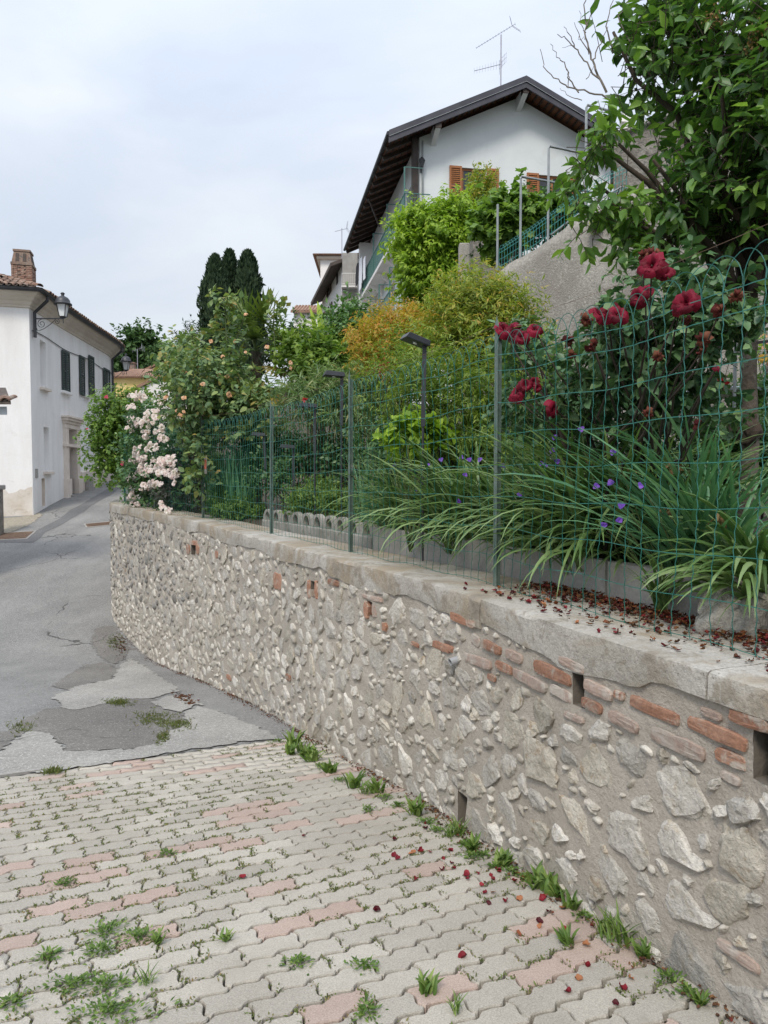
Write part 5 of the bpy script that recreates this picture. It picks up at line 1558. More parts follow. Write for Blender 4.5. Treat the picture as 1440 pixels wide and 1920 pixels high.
# grey terrace bay with white railing between the two houses
q = at_y(653,560,43.5); root = empty('terrace_bay', (q[0],q[1],7)); mb = MB(); z1 = zpx(474,43.5); mb.box(q[0]-.35,q[0]+.55,q[1],q[1]+2.5,6,z1); mb.build('wall', M['concrete'], root)
mb = MB()
for zz in (zpx(535,43.4),zpx(515,43.4)):
    mb.bar((q[0]-.35,q[1]-.4,zz),(q[0]+.5,q[1]-.4,zz),.03)
for k in range(8): mb.bar((q[0]-.35+k*.12,q[1]-.4,zpx(535,43.4)),(q[0]-.35+k*.12,q[1]-.4,zpx(515,43.4)),.018)
mb.box(q[0]-.38,q[0]+.53,q[1]-.45,q[1]-.002,zpx(538,43.4)-.1,zpx(538,43.4)); mb.build('balcony', M['far_white'], root)
tag(root, 'grey bay with small white railed balcony between the white houses', 'house')
# tall pale building behind it with a tiled hip roof
q = at_y(589,600,62); q2 = at_y(640,600,62); ez = zpx(487,62)
root = empty('tower_house', (q[0],q[1],8)); mb = MB(); mb.box(q[0]+.55,q2[0],q[1],q[1]+6,7,ez); mb.build('wall', M['far_white'], root)
mb = MB(); mb.box(q[0]+.25,q2[0]+.3,q[1]-.3,q[1]+6.3,ez,ez+.28); mb.build('cornice', M['cornice'], root, bevel=.05)
mb = MB(); xm=(q[0]+q2[0])/2+.8
mb.add([(q[0]-.05,q[1]-.6,ez+.28),(q2[0]+.6,q[1]-.6,ez+.28),(q2[0]+.6,q[1]+6.6,ez+.28),(q[0]-.05,q[1]+6.6,ez+.28),(xm,q[1]+2.4,ez+1.2),(xm,q[1]+3.6,ez+1.2)],[(0,1,4),(1,2,5,4),(2,3,5),(3,0,4,5),(0,3,2,1)])
for k in range(14):
    x = q[0]+k*.22; mb.bar((x,q[1]-.6,ez+.30),(x+(xm-x)*.6,q[1]+1.2,ez+.86),.10,.08)
mb.build('roof', M['tile_far'], root)
tag(root, 'tall pale building with a tiled hip roof behind the narrow white house', 'house')
# lower cream house with brown tiles beyond
q = at_y(551,640,58); w_ = at_y(600,640,58)[0]-q[0]
r_, Mx_ = house('cream_house', 'cream house with brown tiled roof seen over the garden shrubs', (q[0]+w_+1.5,q[1]), (.15,.99) if False else (0.02,1), 5.0, w_+1.5, 8.0, zpx(586,58), .38, M['far_white'], M['tile_far'], .35)
tag(r_, 'cream house with brown tiled roof seen over the garden shrubs', 'house')
# aerial on the narrow house
a0, a1 = at_y(641,470,45), at_y(641,428,45); root = empty('roof_aerial', tuple(a0)); mb = MB(); mb.tube([(a0[0],a0[1],a0[2]-3.5),(a0[0],a0[1],a1[2])],.025,5); mb.build('mast', M['antenna'], root)
mb = MB(); p0, p1 = at_y(628,434,45), at_y(652,428,45); yagi(mb,(p0+p1)/2,p1-p0,np.linalg.norm(p1-p0),8,.4,(.1,.7,.5)); mb.build('antenna', M['antenna'], root)
tag(root, 'thin aerial mast beside the narrow white house', 'aerial')
# village houses down the street
YV = 62
q = at_y(196,735,YV); w_ = at_y(308,735,YV)[0]-q[0]
zr = zpx(709,YV)
root = empty('yellow_house', (q[0],q[1],2)); mb = MB(); mb.box(q[0],q[0]+w_*.86,q[1],q[1]+6,1,zr); mb.build('wall', M['far_yellow'], root)
mb = MB(); mb.add([(q[0]-.4,q[1]-.5,zr),(q[0]+w_*.93,q[1]-.5,zr),(q[0]+w_*.93,q[1]+6.5,zr),(q[0]-.4,q[1]+6.5,zr),(q[0]+w_*.25,q[1]+3,zr+1.25),(q[0]+w_*.6,q[1]+3,zr+1.25)],[(0,1,5,4),(1,2,5),(2,3,4,5),(3,0,4),(0,3,2,1)])
for k in range(24):
    x = q[0]-.3+k*(w_*.93)/24; f = .9 if q[0]+w_*.25<x<q[0]+w_*.6 else .45
    mb.bar((x,q[1]-.5,zr+.05),(x+(q[0]+w_*.42-x)*.45*f,q[1]-.5+3.4*f,zr+.05+1.2*f),.11,.10)
mb.build('roof', M['tile_far'], root)
mb = MB(); x = at_y(211,720,YV)[0]; mb.box(x-.35,x+.25,q[1]-.06,q[1]-.01,zr-1.7,zr-.45); mb.build('shutter', M['shutter_green'], root)
mb = MB(); x = at_y(248,686,YV+3)[0]; mb.box(x-.22,x+.22,q[1]+2.8,q[1]+3.3,zr+.8,zr+1.7); mb.box(x-.3,x+.3,q[1]+2.7,q[1]+3.4,zr+1.7,zr+1.8); mb.build('chimney', M['chimney_cap'], root)
tag(root, 'yellow house with mottled tiled roof at the end of the street', 'house')
YT = 72
q = at_y(258,735,YT); e_ = at_y(318,735,YT); wT = e_[0]-q[0]+1.5
r_, Mx_ = house('tan_house', 'tan gabled house with a small arched opening behind the yellow one', (q[0],q[1]), (1,.0), wT+1.0, 7, 2, zpx(704,YT), .48, M['far_tan'], M['tile_far'], .4, wins=(('f',wT*.5-.2,wT*.5+.35,zpx(700,YT),zpx(692,YT),None),))
tag(r_, 'tan gabled house with a small arched opening behind the yellow one', 'house')
mb = MB(Mx_); mb.box(wT*.5+.1,wT*.5+.6,2.5,3.0,zpx(688,YT),zpx(676,YT)); sub(mb.build('chimney', M['chimney_cap']), r_)
q = at_y(263,735,52); r_, Mx_ = house('grey_gable_house', 'grey white gable end in front of the tan house', (q[0],q[1]), (1,.05), 4.4, 5, 2, zpx(728,52), .5, M['far_white'], M['tile_far'], .3)
tag(r_, 'grey white gable end in front of the tan house', 'house')
# a small aerial on the tan house
a0, a1 = at_y(258,690,71), at_y(258,655,71); root = empty('roof_aerial', tuple(a0)); mb = MB(); mb.tube([(a0[0],a0[1],a0[2]-1.2),(a0[0],a0[1],a1[2])],.04,5); mb.build('mast', M['antenna'], root)
mb = MB(); p0, p1 = at_y(252,657,71), at_y(264,653,71); yagi(mb,(p0+p1)/2,p1-p0,1.0,5,.5,(0,.3,1)); mb.build('antenna', M['antenna'], root); tag(root, 'small aerial above the tiled roof of the tan house', 'aerial')

# ------------------------------------------------------------------ sloping concrete wall behind the garden
BA, BB = np.array([2.15,13.0]), np.array([7.4,7.6])
bd = BB-BA; BLn = float(np.linalg.norm(bd)); bd = bd/BLn; bnrm = np.array([-bd[1],bd[0]])*-1   # towards the garden
if bnrm[1] > 0: bnrm = -bnrm
def bw(px, py):
    d = ray(px,py); den = d[0]*bd[1]-d[1]*bd[0]; t = (BA[0]*bd[1]-BA[1]*bd[0])/den; p = d*t
    return (p[0]-BA[0])*bd[0]+(p[1]-BA[1])*bd[1], CAMZ+d[2]*t
top = [bw(930,512), bw(985,478), bw(1040,440), bw(1085,405), bw(1135,378), bw(1200,352), bw(1300,330), bw(1440,300)]
top.append((BLn+1.5, top[-1][1]+.4))
root = empty('sloping_concrete_wall', (BA[0],BA[1],1.1)); tag(root, 'tall rough grey concrete wall with sloping top behind the garden tree', 'wall')
mb = MB()
ss = np.linspace(top[0][0], BLn+1.5, 90); tz = np.interp(ss,[t[0] for t in top],[t[1] for t in top])
zf = np.linspace(0,1,26); Vv = []
for j, g in enumerate(zf):
    for s, zt_ in zip(ss,tz):
        z = .9+(zt_+.03*fb((s,0,0),2.0)-.9)*g; dsp = .035*fb((s,z,0),1.1)+.02*fb((s,z,5),4)
        q = BA+bd*s+bnrm*dsp; Vv.append((q[0],q[1],z))
n = len(ss); mb.add(Vv,[(j*n+i_,j*n+i_+1,(j+1)*n+i_+1,(j+1)*n+i_) for j in range(len(zf)-1) for i_ in range(n-1)])
b0 = (len(zf)-1)*n; Vt = []
for s, zt_ in zip(ss,tz): q = BA+bd*s-bnrm*.30; Vt.append((q[0],q[1],zt_-.01))
k0 = len(mb.v); mb.add(Vt,[]); mb.f += [(b0+i_,b0+i_+1,k0+i_+1,k0+i_) for i_ in range(n-1)]
k1 = len(mb.v); mb.add([(x,y,.9) for x,y,z in Vt],[]); mb.f += [(k0+i_,k0+i_+1,k1+i_+1,k1+i_) for i_ in range(n-1)]
mb.f.append(tuple([j*n for j in range(len(zf))]+[k0,k1]))
mb.build('wall_face', M['big_wall'], root, smooth=True)
# earth bank behind it
mb = MB(); Vv = []
for s, zt_ in zip(ss[::6],tz[::6]):
    for d in (.31,2.5,6,14):
        q = BA+bd*s-bnrm*d; Vv.append((q[0],q[1],zt_-.08+(.05*d if d > .5 else 0)))
n = len(ss[::6]); mb.add(Vv,[(i_*4+k,i_*4+k+1,(i_+1)*4+k+1,(i_+1)*4+k) for i_ in range(n-1) for k in range(3)])
tag(mb.build('upper_terrace', M['grass_ground'], smooth=True), kind='structure')
# sloping teal fence and arched pipes on top of it
root = empty('stair_fence', (BA[0],BA[1],5)); tag(root, 'teal wire fence climbing along the top of the sloping concrete wall', 'fence')
def btop(s, up=0, back=.15):
    q = BA+bd*s-bnrm*back; return Vector((q[0],q[1],float(np.interp(s,[t[0] for t in top],[t[1] for t in top]))+up))
sA, sB = bw(926,500)[0], bw(1165,370)[0]
mb = MB()
nn = int((sB-sA)/.06)
for k in range(nn+1):
    s = sA+(sB-sA)*k/nn; mb.tube([btop(s,0),btop(s,.46)],.005,3,False)
    if k < nn-1:
        a, b = btop(s,.46), btop(s+.12,.46); mb.tube([a,a.lerp(b,.25)+Vector((0,0,.05)),a.lerp(b,.75)+Vector((0,0,.05)),b],.004,3,False)
for u_ in (.05,.16,.28,.40,.46): mb.tube([btop(sA+(sB-sA)*k/30,u_) for k in range(31)],.005,3,False)
pw = pm('teal_wire',(.03,.22,.21),(.05,.27,.25),20,None,.45)
tag(mb.build('wire_mesh', pw, root), kind='stuff')
for px0,py0,px1,py1 in ((925,470,927,380),(968,470,971,332),(1020,432,1028,275),(1090,385,1091,198)):
    s = bw(px0,py0)[0]; b = btop(s,0,.12); d = ray(px1,py1); ztop = CAMZ+d[2]*b.y/d[1]
    mb = MB(); P = [b-Vector((0,0,.2)),Vector((b.x,b.y,ztop-.03))]
    if px0 > 950:
        e2 = Vector((b.x,b.y,ztop))+Vector((bd[0],bd[1],0))*.02
        P += [e2]
        for k in range(1,7): P.append(e2+Vector((-bnrm[0]*.25*k+.11*k,-bnrm[1]*.25*k,.035*math.sin(k/6*math.pi)+.012*k)))
    mb.tube(P,.021,7); mb.build('pipe_arch', M['galv'], root)
mb = MB(); mb.tube([btop(sA+1.1,.13),btop(sA+1.9,.16),btop(sA+2.4,.2)],.015,5); mb.build('lower_rail', M['galv'], root)
# rubble pier and low wall above
s = bw(1125,380)[0]; q = BA+bd*(s+.35)-bnrm*.75
zt_ = zpx(250,q[1]); root = empty('rubble_pier', (q[0],q[1],5.0)); mb = MB(Matrix.Translation((q[0],q[1],0)) @ Matrix.Rotation(math.atan2(bd[1],bd[0]),4,'Z'))
mb.box(-.42,2.2,-.2,.35,4.6,zt_); mb.build('shaft', M['rubble'], root)
mb = MB(Matrix.Translation((q[0],q[1],0)) @ Matrix.Rotation(math.atan2(bd[1],bd[0]),4,'Z')); mb.box(-.5,2.25,-.26,.41,zt_,zt_+.07); mb.build('cap', M['concrete'], root, bevel=.015)
tag(root, 'rough rubble pier with a stone cap at the top of the sloping wall', 'pier')
# small pale garden figure on its cap
mb = MB(); c = Vector((q[0]-.28,q[1]+.1,zt_+.07)); mb.lathe([(.10,0),(.11,.03),(.07,.05),(.085,.10),(.095,.16),(.07,.22),(.045,.25),(.04,.27),(.06,.30),(.062,.34),(.04,.385),(.01,.40)],c,10); mb.tube([c+Vector((.07,-.03,.2)),c+Vector((.11,-.07,.12)),c+Vector((.03,-.10,.11))],.022,6); mb.tube([c+Vector((-.07,-.03,.2)),c+Vector((-.10,-.08,.13)),c+Vector((-.02,-.10,.11))],.022,6)
tag(mb.build('garden_figure', M['far_white'], smooth=True), 'small pale stone garden figure standing on the rubble pier', 'statue')
# rough stair stones left of it
q = at_y(880,455,17.0); root = empty('rubble_wall', (q[0],q[1],4)); mb = MB(); hh = zpx(432,17); mb.box(q[0]+.08,q[0]+1.0,q[1],q[1]+.6,2.5,hh); mb.build('masonry', M['rubble'], root)
mb = MB(); mb.box(q[0]-.26,q[0]-.02,q[1]-.30,q[1]-.02,2.5,zpx(455,16.7)); mb.build('pillar', M['big_wall'], root, bevel=.02)
tag(root, 'bit of rubble wall with a concrete pillar under the climbing vine', 'wall')

# ------------------------------------------------------------------ black solar garden lamps
def solar_lamp(px_top, py_top, px_b, py_b, Y, headL, face, label, tilt_=.06):
    t, b = at_y(px_top,py_top,Y), at_y(px_b,py_b,Y)
    root = empty('solar_lamp', tuple(b)); gzv = float(hz(b[0],b[1])[0])-.08
    h = t[2]; base = Vector((b[0],b[1],min(gzv,b[2]))); topv = Vector((t[0],t[1],h))
    wv = headL*.17
    mb = MB(); mb.bar(base.lerp(topv,.18) if b[2]-gzv < .3 else Vector((b[0],b[1],b[2])), topv, wv, wv); mb.build('pole', M['lamp_black'], root)
    mb = MB(); st = Vector((b[0],b[1],b[2]+.05)); mb.tube([st,Vector((b[0],b[1],gzv))],[wv*.35,wv*.25],5); mb.build('stake', M['lamp_black'], root)
    f = Vector(face).normalized(); f = Vector((f.x,f.y,0)).normalized(); sd_ = Vector((-f.y,f.x,0))
    tl = Vector((0,0,1)); 
    X = (f*math.cos(tilt_)+tl*math.sin(tilt_)).normalized(); Yv = sd_; Zv = X.cross(Yv)
    Mx = Matrix.Translation(topv) @ Matrix((X,Yv,Zv)).transposed().to_4x4()
    W = headL*.78; T = headL*.22
    mb = MB(Mx); mb.add([(-.10*headL,-W/2,-T*.2),(headL*.98,-W/2,-T*.2),(headL*.98,W/2,-T*.2),(-.10*headL,W/2,-T*.2),(-.08*headL,-W*.46,T*.8),(headL*.88,-W*.46,T*.9),(headL*.88,W*.46,T*.9),(-.08*headL,W*.46,T*.8)],[(0,3,2,1),(4,5,6,7),(0,1,5,4),(1,2,6,5),(2,3,7,6),(3,0,4,7)]); mb.build('lamp_head', M['lamp_black'], root, bevel=headL*.012)
    mb = MB(Mx); mb.add([(-.02*headL,-W*.38,T*.815+.003),(headL*.78,-W*.38,T*.895+.003),(headL*.78,W*.38,T*.895+.003),(-.02*headL,W*.38,T*.815+.003)],[(0,1,2,3)]); mb.build('solar_panel', M['solar'], root)
    mb = MB(Mx); mb.lathe([(headL*.09,-T*.2-.006),(headL*.10,-T*.2+.004)],(headL*.42,0,0),12); mb.build('led_lens', M['lens'], root)
    tag(root, label, 'solar lamp')
solar_lamp(796,648,793,800,5.2,.175,(-1,-.35,0),'black solar lamp with square head, tallest of the garden lamps, before the feathery shrub', .30)
solar_lamp(641,706,640,798,WC.hit(641,800,.78)[2],.185*1.06,(-1,-.25,0),'black solar lamp beside the fence post with its head level with the loops')
solar_lamp(590,764,590,850,WC.hit(590,800,.78)[2],.175*1.06,(-1,-.25,0),'black solar lamp among lilies behind the fence middle bay')
solar_lamp(550,840,551,912,WC.hit(550,800,.78)[2],.16*1.06,(-1,-.2,0),'low black solar lamp above the bright green herb patch')
solar_lamp(495,817,498,880,WC.hit(495,800,.78)[2],.165*1.06,(-1,-.15,0),'black solar lamp standing next to the dense upright iris leaves')
# garden table top, pots at the right
q = at_y(1345,742,5.6); root = empty('garden_table', (q[0],q[1],1.2)); mb = MB(); mb.lathe([(.27,0),(.30,.012),(.30,.03),(.27,.04)],(q[0]+.05,q[1],q[2]),24); mb.build('table_top', M['blue_white'], root)
for a in (0.5,2.1,3.7,5.3):
    mb = MB(); mb.tube([(q[0]+.05+.2*math.cos(a),q[1]+.2*math.sin(a),q[2]),(q[0]+.05+.24*math.cos(a),q[1]+.24*math.sin(a),1.2)],.012,6); mb.build('leg', M['galv'], root)
tag(root, 'small round pale blue garden table behind the red roses', 'table')
for (px,py,lab,r0) in ((1358,838,'terracotta flower pot beyond the fence near the tree trunk',.075),(1322,842,'small pale terracotta pot beside the bigger pot beyond the fence',.055)):
    q = at_y(px,py,5.0); mb = MB(); z0 = float(hz(q[0],q[1])[0]); mb.lathe([(r0*.65,0),(r0,r0*1.7),(r0*1.12,r0*1.7),(r0*1.12,r0*2.1),(r0*.95,r0*2.1),(r0*.9,r0*1.8)],(q[0],q[1],q[2]-r0),18)
    tag(mb.build('flower_pot', M['terracotta'], smooth=False), lab, 'flower pot')
q = at_y(1355,860,5.02); mb = MB(); mb.box(q[0]-.28,q[0]+.22,q[1]-.12,q[1]+.12,1.1,at_y(1355,853,5.02)[2]); tag(mb.build('stone_block', M['concrete'], bevel=.02), 'low concrete block carrying the two terracotta pots', 'block')
# red and grey plant marker tied to the fence
q = fpos(WC.hit(389,870,FO)[0],0); zz = at_y(389,870,q.y)[2]; root = empty('marker', (q.x,q.y,zz)); nn_ = WC.n(WC.hit(389,870,FO)[0]); tt_ = WC.t(WC.hit(389,870,FO)[0])
Mx = Matrix.Translation((q.x+nn_[0]*.03,q.y+nn_[1]*.03,zz)) @ Matrix((Vector((-tt_[0],-tt_[1],0)),Vector((-nn_[0],-nn_[1],0)),Vector((0,0,1)))).transposed().to_4x4()
mb = MB(Mx); mb.box(-.05,.05,0,.006,-.14,.12); mb.build('card', M['grey_card'], root)
mb = MB(Mx); mb.box(-.048,.048,-.004,-.001,-.07,.06); mb.build('red_panel', M['label_red'], root)
tag(root, 'red and grey card marker tied to the fence beside the shrubs', 'marker')
# metal rails of the garden frame near the tree trunk
root = empty('plant_support', tuple(at_y(1300,800,5.2))); mb = MB()
a, b, c = at_y(1100,628,5.2), at_y(1160,628,5.2), at_y(1190,672,5.0)
mb.bar(a,b,.03); mb.bar(b,c,.02); mb.build('upper_bar', M['wood_dark'], root)
mb = MB(); mb.bar(at_y(1290,548,5.2),at_y(1400,532,5.2),.035); mb.bar(at_y(1325,655,5.3),at_y(1440,640,5.4),.02); mb.build('cross_bar', M['wood_dark'], root)
mb = MB(); p_ = at_y(1293,700,5.2); mb.tube([(p_[0],p_[1],1.1),(p_[0],p_[1],at_y(1293,560,5.2)[2])],.015,6); p2 = at_y(1378,700,5.2); mb.tube([(p2[0],p2[1],1.1),(p2[0],p2[1],at_y(1378,640,5.2)[2])],.013,6); mb.build('upright', M['galv'], root)
tag(root, 'thin metal and wood support frame behind the red rose bush', 'frame')
# ------------------------------------------------------------------ vegetation tools
RN = np.random.default_rng(12345)
def unit(v): return v/np.maximum(np.linalg.norm(v,axis=-1,keepdims=True),1e-9)
def rdir(n): return unit(RN.normal(size=(n,3)))
T_OV = (np.array([(0,0,0),(.32,.48,.05),(.72,.32,.02),(1,0,-.10),(.72,-.32,.02),(.32,-.48,.05),(.38,0,-.03),(.74,0,-.05)]),
        np.array([(0,6,1),(6,7,2),(6,2,1),(7,3,2),(0,5,6),(6,5,4),(6,4,7),(7,4,3)]))
T_DI = (np.array([(0,0,0),(.45,.5,.06),(1,0,-.06),(.45,-.5,.06)]), np.array([(0,2,1),(0,3,2)]))
T_NA = (np.array([(0,0,0),(.4,.5,.03),(1,0,-.12),(.4,-.5,.03)]), np.array([(0,2,1),(0,3,2)]))
def lobed(n=5):
    V = [(0,0,0)]; 
    for k in range(2*n+1):
        a = -2.5+5.0*k/(2*n); r = .62 if k%2 else .42
        V.append((.35+r*math.cos(a), r*math.sin(a)*.95, .05*math.cos(3*a)))
    return np.array(V), np.array([(0,k,k+1) for k in range(1,2*n+1)])
T_LO = lobed()
class FBd:
    def __init__(s): s.V, s.F, s.T, s.n = [], [], [], 0
    def add(s, V, F, t):
        s.V.append(V); s.F.append(F+s.n); s.T.append(t); s.n += len(V)
    def leaves(s, P, D, N, L, W, tm, tint):
        X = unit(D); Z = unit(N-(N*X).sum(-1,keepdims=True)*X); Y = np.cross(Z,X)
        tv, tf = tm; n, k = len(P), len(tv)
        L = np.broadcast_to(L,(n,)); W = np.broadcast_to(W,(n,))
        V = P[:,None]+X[:,None]*(tv[None,:,0:1]*L[:,None,None])+Y[:,None]*(tv[None,:,1:2]*W[:,None,None])+Z[:,None]*(tv[None,:,2:3]*L[:,None,None])
        F = (tf[None]+(np.arange(n)*k)[:,None,None]).reshape(-1,3)
        s.add(V.reshape(-1,3), F, np.repeat(tint,k))
    def build(s, name, mat, parent=None, kind='stuff', smooth=False):
        if not s.V: return None
        o = link(name, np_mesh(name, np.concatenate(s.V), np.concatenate(s.F), mat, np.concatenate(s.T), smooth), parent)
        return tag(o, kind=kind)
def blob_points(blobs, n, shell, bumpy):
    B = np.array(blobs, float); w = (B[:,3]*B[:,4]*B[:,5])**(2/3); i = RN.choice(len(B), n, p=w/w.sum())
    d = rdir(n); r = (shell+(1-shell)*RN.random(n))
    ph = RN.random((len(B),3,3))*6.28
    nz = np.sin(d[:,0]*4+ph[i,0,0]+2*d[:,1])*.5+np.sin(d[:,1]*5+ph[i,1,0])*.4+np.sin(d[:,2]*6+ph[i,2,0]+d[:,0]*3)*.4
    r = r*(1+bumpy*nz)
    return B[i,:3]+d*r[:,None]*B[i,3:], d
def cloud(fb_, blobs, ncl, per_cl, per, L, W, tm, cr=.12, twig=.12, shell=.55, bumpy=.22, up=.35, out=.8, droop=.25, tint=(0,1), lv=.3, stems=None, srad=.002, nup=.9):
    """leafy twigs in clusters through a crown made of blobs"""
    C, d = blob_points(blobs, ncl, shell, bumpy)
    ct = RN.random(ncl)
    C = np.repeat(C,per_cl,0); d = np.repeat(d,per_cl,0); ct = np.repeat(ct,per_cl)
    n = len(C)
    p = C+RN.normal(size=(n,3))*cr
    t = unit(out*d+np.array([0,0,up])+RN.normal(size=(n,3))*.55)
    if stems is not None:
        for k in range(n): stems.tube([p[k]-t[k]*twig*.9-np.array([0,0,twig*.25]),p[k],p[k]+t[k]*twig],[srad*1.2,srad,srad*.6],3,False)
    f = np.tile((np.arange(per)+.6)/per, n); p2 = np.repeat(p,per,0); t2 = np.repeat(t,per,0); d2 = np.repeat(d,per,0); c2_ = np.repeat(ct,per)
    m = len(p2)
    q = p2+t2*(f*twig)[:,None]
    sd_ = unit(np.cross(t2, rdir(m)))
    ld = unit(t2*.55+sd_*.85-np.array([0,0,droop])+RN.normal(size=(m,3))*.15)
    nn = unit(np.array([0,0,nup])+d2*.5+RN.normal(size=(m,3))*.35)
    s_ = 1+lv*RN.normal(size=m).clip(-1.6,1.6)
    a, b = tint
    tt = a+(b-a)*np.clip(.25*c2_+.45*RN.random(m)+.30*f,0,1)
    fb_.leaves(q, ld, nn, L*s_, W*s_, tm, tt)
def stem_tree(mb, base, tips, r0, wob=.06, sides=6):
    """woody stems from a base to points in the crown"""
    base = np.array(base,float)
    for k, tp in enumerate(tips):
        tp = np.array(tp,float); m = 6; P = []
        mid = base+(tp-base)*.45; mid[2] += .12*np.linalg.norm(tp-base); mid[:2] = base[:2]+(tp[:2]-base[:2])*.3
        for q in range(m+1):
            f = q/m; P.append((1-f)**2*base+2*f*(1-f)*mid+f*f*tp+RN.normal(size=3)*wob*math.sin(math.pi*f))
        mb.tube(P,[r0*(1-.75*q/m) for q in range(m+1)],sides)
def strap(base, az, L, w, a0, a1, tint, seg=8, tw=0.0):
    """one arching blade: returns V,F,T"""
    az_ = np.array([math.cos(az),math.sin(az),0]); p = np.array(base,float); ds = L/seg; V = []
    side = np.array([-math.sin(az),math.cos(az),0])
    for k in range(seg+1):
        f = k/seg; th = a0+(a1-a0)*f**1.4
        d = az_*math.sin(th)+np.array([0,0,math.cos(th)])
        nrm = np.cross(side,d)
        ww = w*min(1,.45+f*2.2)*(1-f**3.2)+.0006
        sd_ = side*math.cos(tw*f)+nrm*math.sin(tw*f)
        V += [p-sd_*ww/2+nrm*ww*.16, p-nrm*ww*.10, p+sd_*ww/2+nrm*ww*.16]
        p = p+d*ds
    F = []
    for k in range(seg):
        a = 3*k; F += [(a,a+1,a+4),(a,a+4,a+3),(a+1,a+2,a+5),(a+1,a+5,a+4)]
    return np.array(V), np.array(F), np.full(len(V),tint)
def rose_mesh(name, mat, n_pet, r, seed, wilt=0.0, low=False):
    rg = np.random.default_rng(seed); f = FBd()
    g = 2 if low else 4
    for k in range(n_pet):
        fr = k/max(1,n_pet-1); az = k*2.4; openv = .15+1.15*fr+rg.normal()*.08     # inner petals upright, outer open
        R = r*(.20+.78*fr); wd = r*(.75+.5*fr); V = []
        for j in range(g+1):
            v = j/g; th = openv*v**.9*1.15+ (.5*fr*v*v)
            rr = R*(.05+.95*math.sin(min(th+.25,1.57))*v**.7); zz = R*1.15*v*math.cos(th*.85)-(.35*r*fr*v*v*wilt)
            for i_ in range(g+1):
                u = (i_/g-.5); a = az+u*wd/r*(1.25-.35*v)*1.2; rip = .07*r*math.sin(u*11+k)*v*(1+2*wilt)
                rx = rr*(1-.10*abs(u)*2)+rip
                V.append((rx*math.cos(a),rx*math.sin(a),zz-.18*r*abs(u)*v+rip*.8))
        F = []
        for j in range(g):
            for i_ in range(g):
                a = j*(g+1)+i_; F += [(a,a+1,a+g+2),(a,a+g+2,a+g+1)]
        f.add(np.array(V),np.array(F),np.full(len(V),float(np.clip(rg.normal(.5,.28),0,1))))
    V = np.concatenate(f.V); V[:,2] -= V[:,2].mean()
    return np_mesh(name, V, np.concatenate(f.F), mat, np.concatenate(f.T), smooth=True)
RED = [rose_mesh('rose', M['pt_red'], 24, 1.0, k) for k in range(4)]
WLT = [rose_mesh('rose', M['pt_wilt'], 14, 1.0, 20+k, 1.2) for k in range(2)]
PNK = [rose_mesh('rose', M['pt_pink'], 11, 1.0, 30+k, 0, True) for k in range(3)]
HOT = rose_mesh('rose', M['pt_hot'], 12, 1.0, 40, 0, True)
PCH = [rose_mesh('rose', M['pt_peach'], 12, 1.0, 50+k, .3, True) for k in range(2)]
YLW = rose_mesh('rose', M['pt_yellow'], 12, 1.0, 60, .2, True)
def put(me, parent, p, r, face=None, name='rose', seed=0):
    o = bpy.data.objects.new(name, me); COL.objects.link(o); o.parent = parent; o.matrix_parent_inverse = Matrix.Translation(parent.location).inverted()
    f = Vector(face if face is not None else (-.3,-.8,.5)).normalized()
    o.matrix_basis = Matrix.Translation(tuple(p)) @ f.to_track_quat('Z','Y').to_matrix().to_4x4() @ Matrix.Rotation(RN.random()*6.28,4,'Z') @ Matrix.Scale(r,4)
    return o
def fdepth(px, py, off):
    h = WC.hit(px, py, off); return h[2]
def gbase(x, y): return (x, y, float(hz(x,y)[0])-.03)
def pxblob(px, py, Y, rx, ry, rz=None):
    """crown blob from a pixel centre and pixel radii at depth Y"""
    c = at_y(px,py,Y); k = Y/FPX
    return (c[0],c[1],c[2],rx*k,(rz if rz else (rx+ry)/2)*k,ry*k)
def shrub(name, label, cat, px, Yb, blobs, mat, L, W, tm, ncl, pcl, per, group=None, stemmat='bark_dark', ntips=10, r0=.012, base=None, stemtw=False, **kw):
    c = at_y(px,900,Yb); b = gbase(c[0],c[1]) if base is None else base
    root = empty(name, b); f = FBd(); st = MB()
    tips = [blob_points(blobs,1,.3,.1)[0][0] for _ in range(ntips)]
    stem_tree(st, b, tips, r0)
    cloud(f, blobs, ncl, pcl, per, L, W, tm, stems=st if stemtw else None, **kw)
    st.build('stem', M[stemmat], root, smooth=True)
    f.build('foliage', mat, root)
    tag(root, label, cat, group)
    return root

# ------------------------------------------------------------------ garden tree on the right
tb = np.array([2.14,4.22,1.05]); root = empty('garden_tree', tuple(tb))
mb = MB(); tp = [tb+np.array(q) for q in ((0,0,-.1),(-.01,.01,.35),(.0,.0,.75),(-.02,.0,1.15),(-.02,.02,1.55),(.02,.03,1.95),(.05,.03,2.3))]
mb.tube(tp,[.062,.054,.048,.045,.045,.044,.04],12); mb.build('trunk', M['bark'], root, smooth=True)
bm_ = bmesh.new(); bmesh.ops.create_icosphere(bm_, subdivisions=3, radius=.08)
for v in bm_.verts:
    d = 1+.4*mnoise.fractal(v.co*14,.9,2,3); v.co = Vector((v.co.x*d*1.05,v.co.y*d*.9,v.co.z*d*1.25)) + Vector(tuple(tb+np.array([-.035,-.02,.86])))
me = bpy.data.meshes.new('burl'); bm_.to_mesh(me); bm_.free(); me.materials.append(M['bark_dark']); link('burl', me, root)
blobs = [pxblob(1350,120,4.2,130,150),pxblob(1255,300,4.1,50,55),pxblob(1400,320,4.0,130,120),pxblob(1345,420,4.2,80,45),pxblob(1480,120,3.8,140,200),pxblob(1200,110,4.4,50,90),pxblob(1290,-60,4.4,110,80),pxblob(1560,420,4.3,160,170),pxblob(1260,400,4.1,60,40)]
limb = MB(); fork = tp[4]
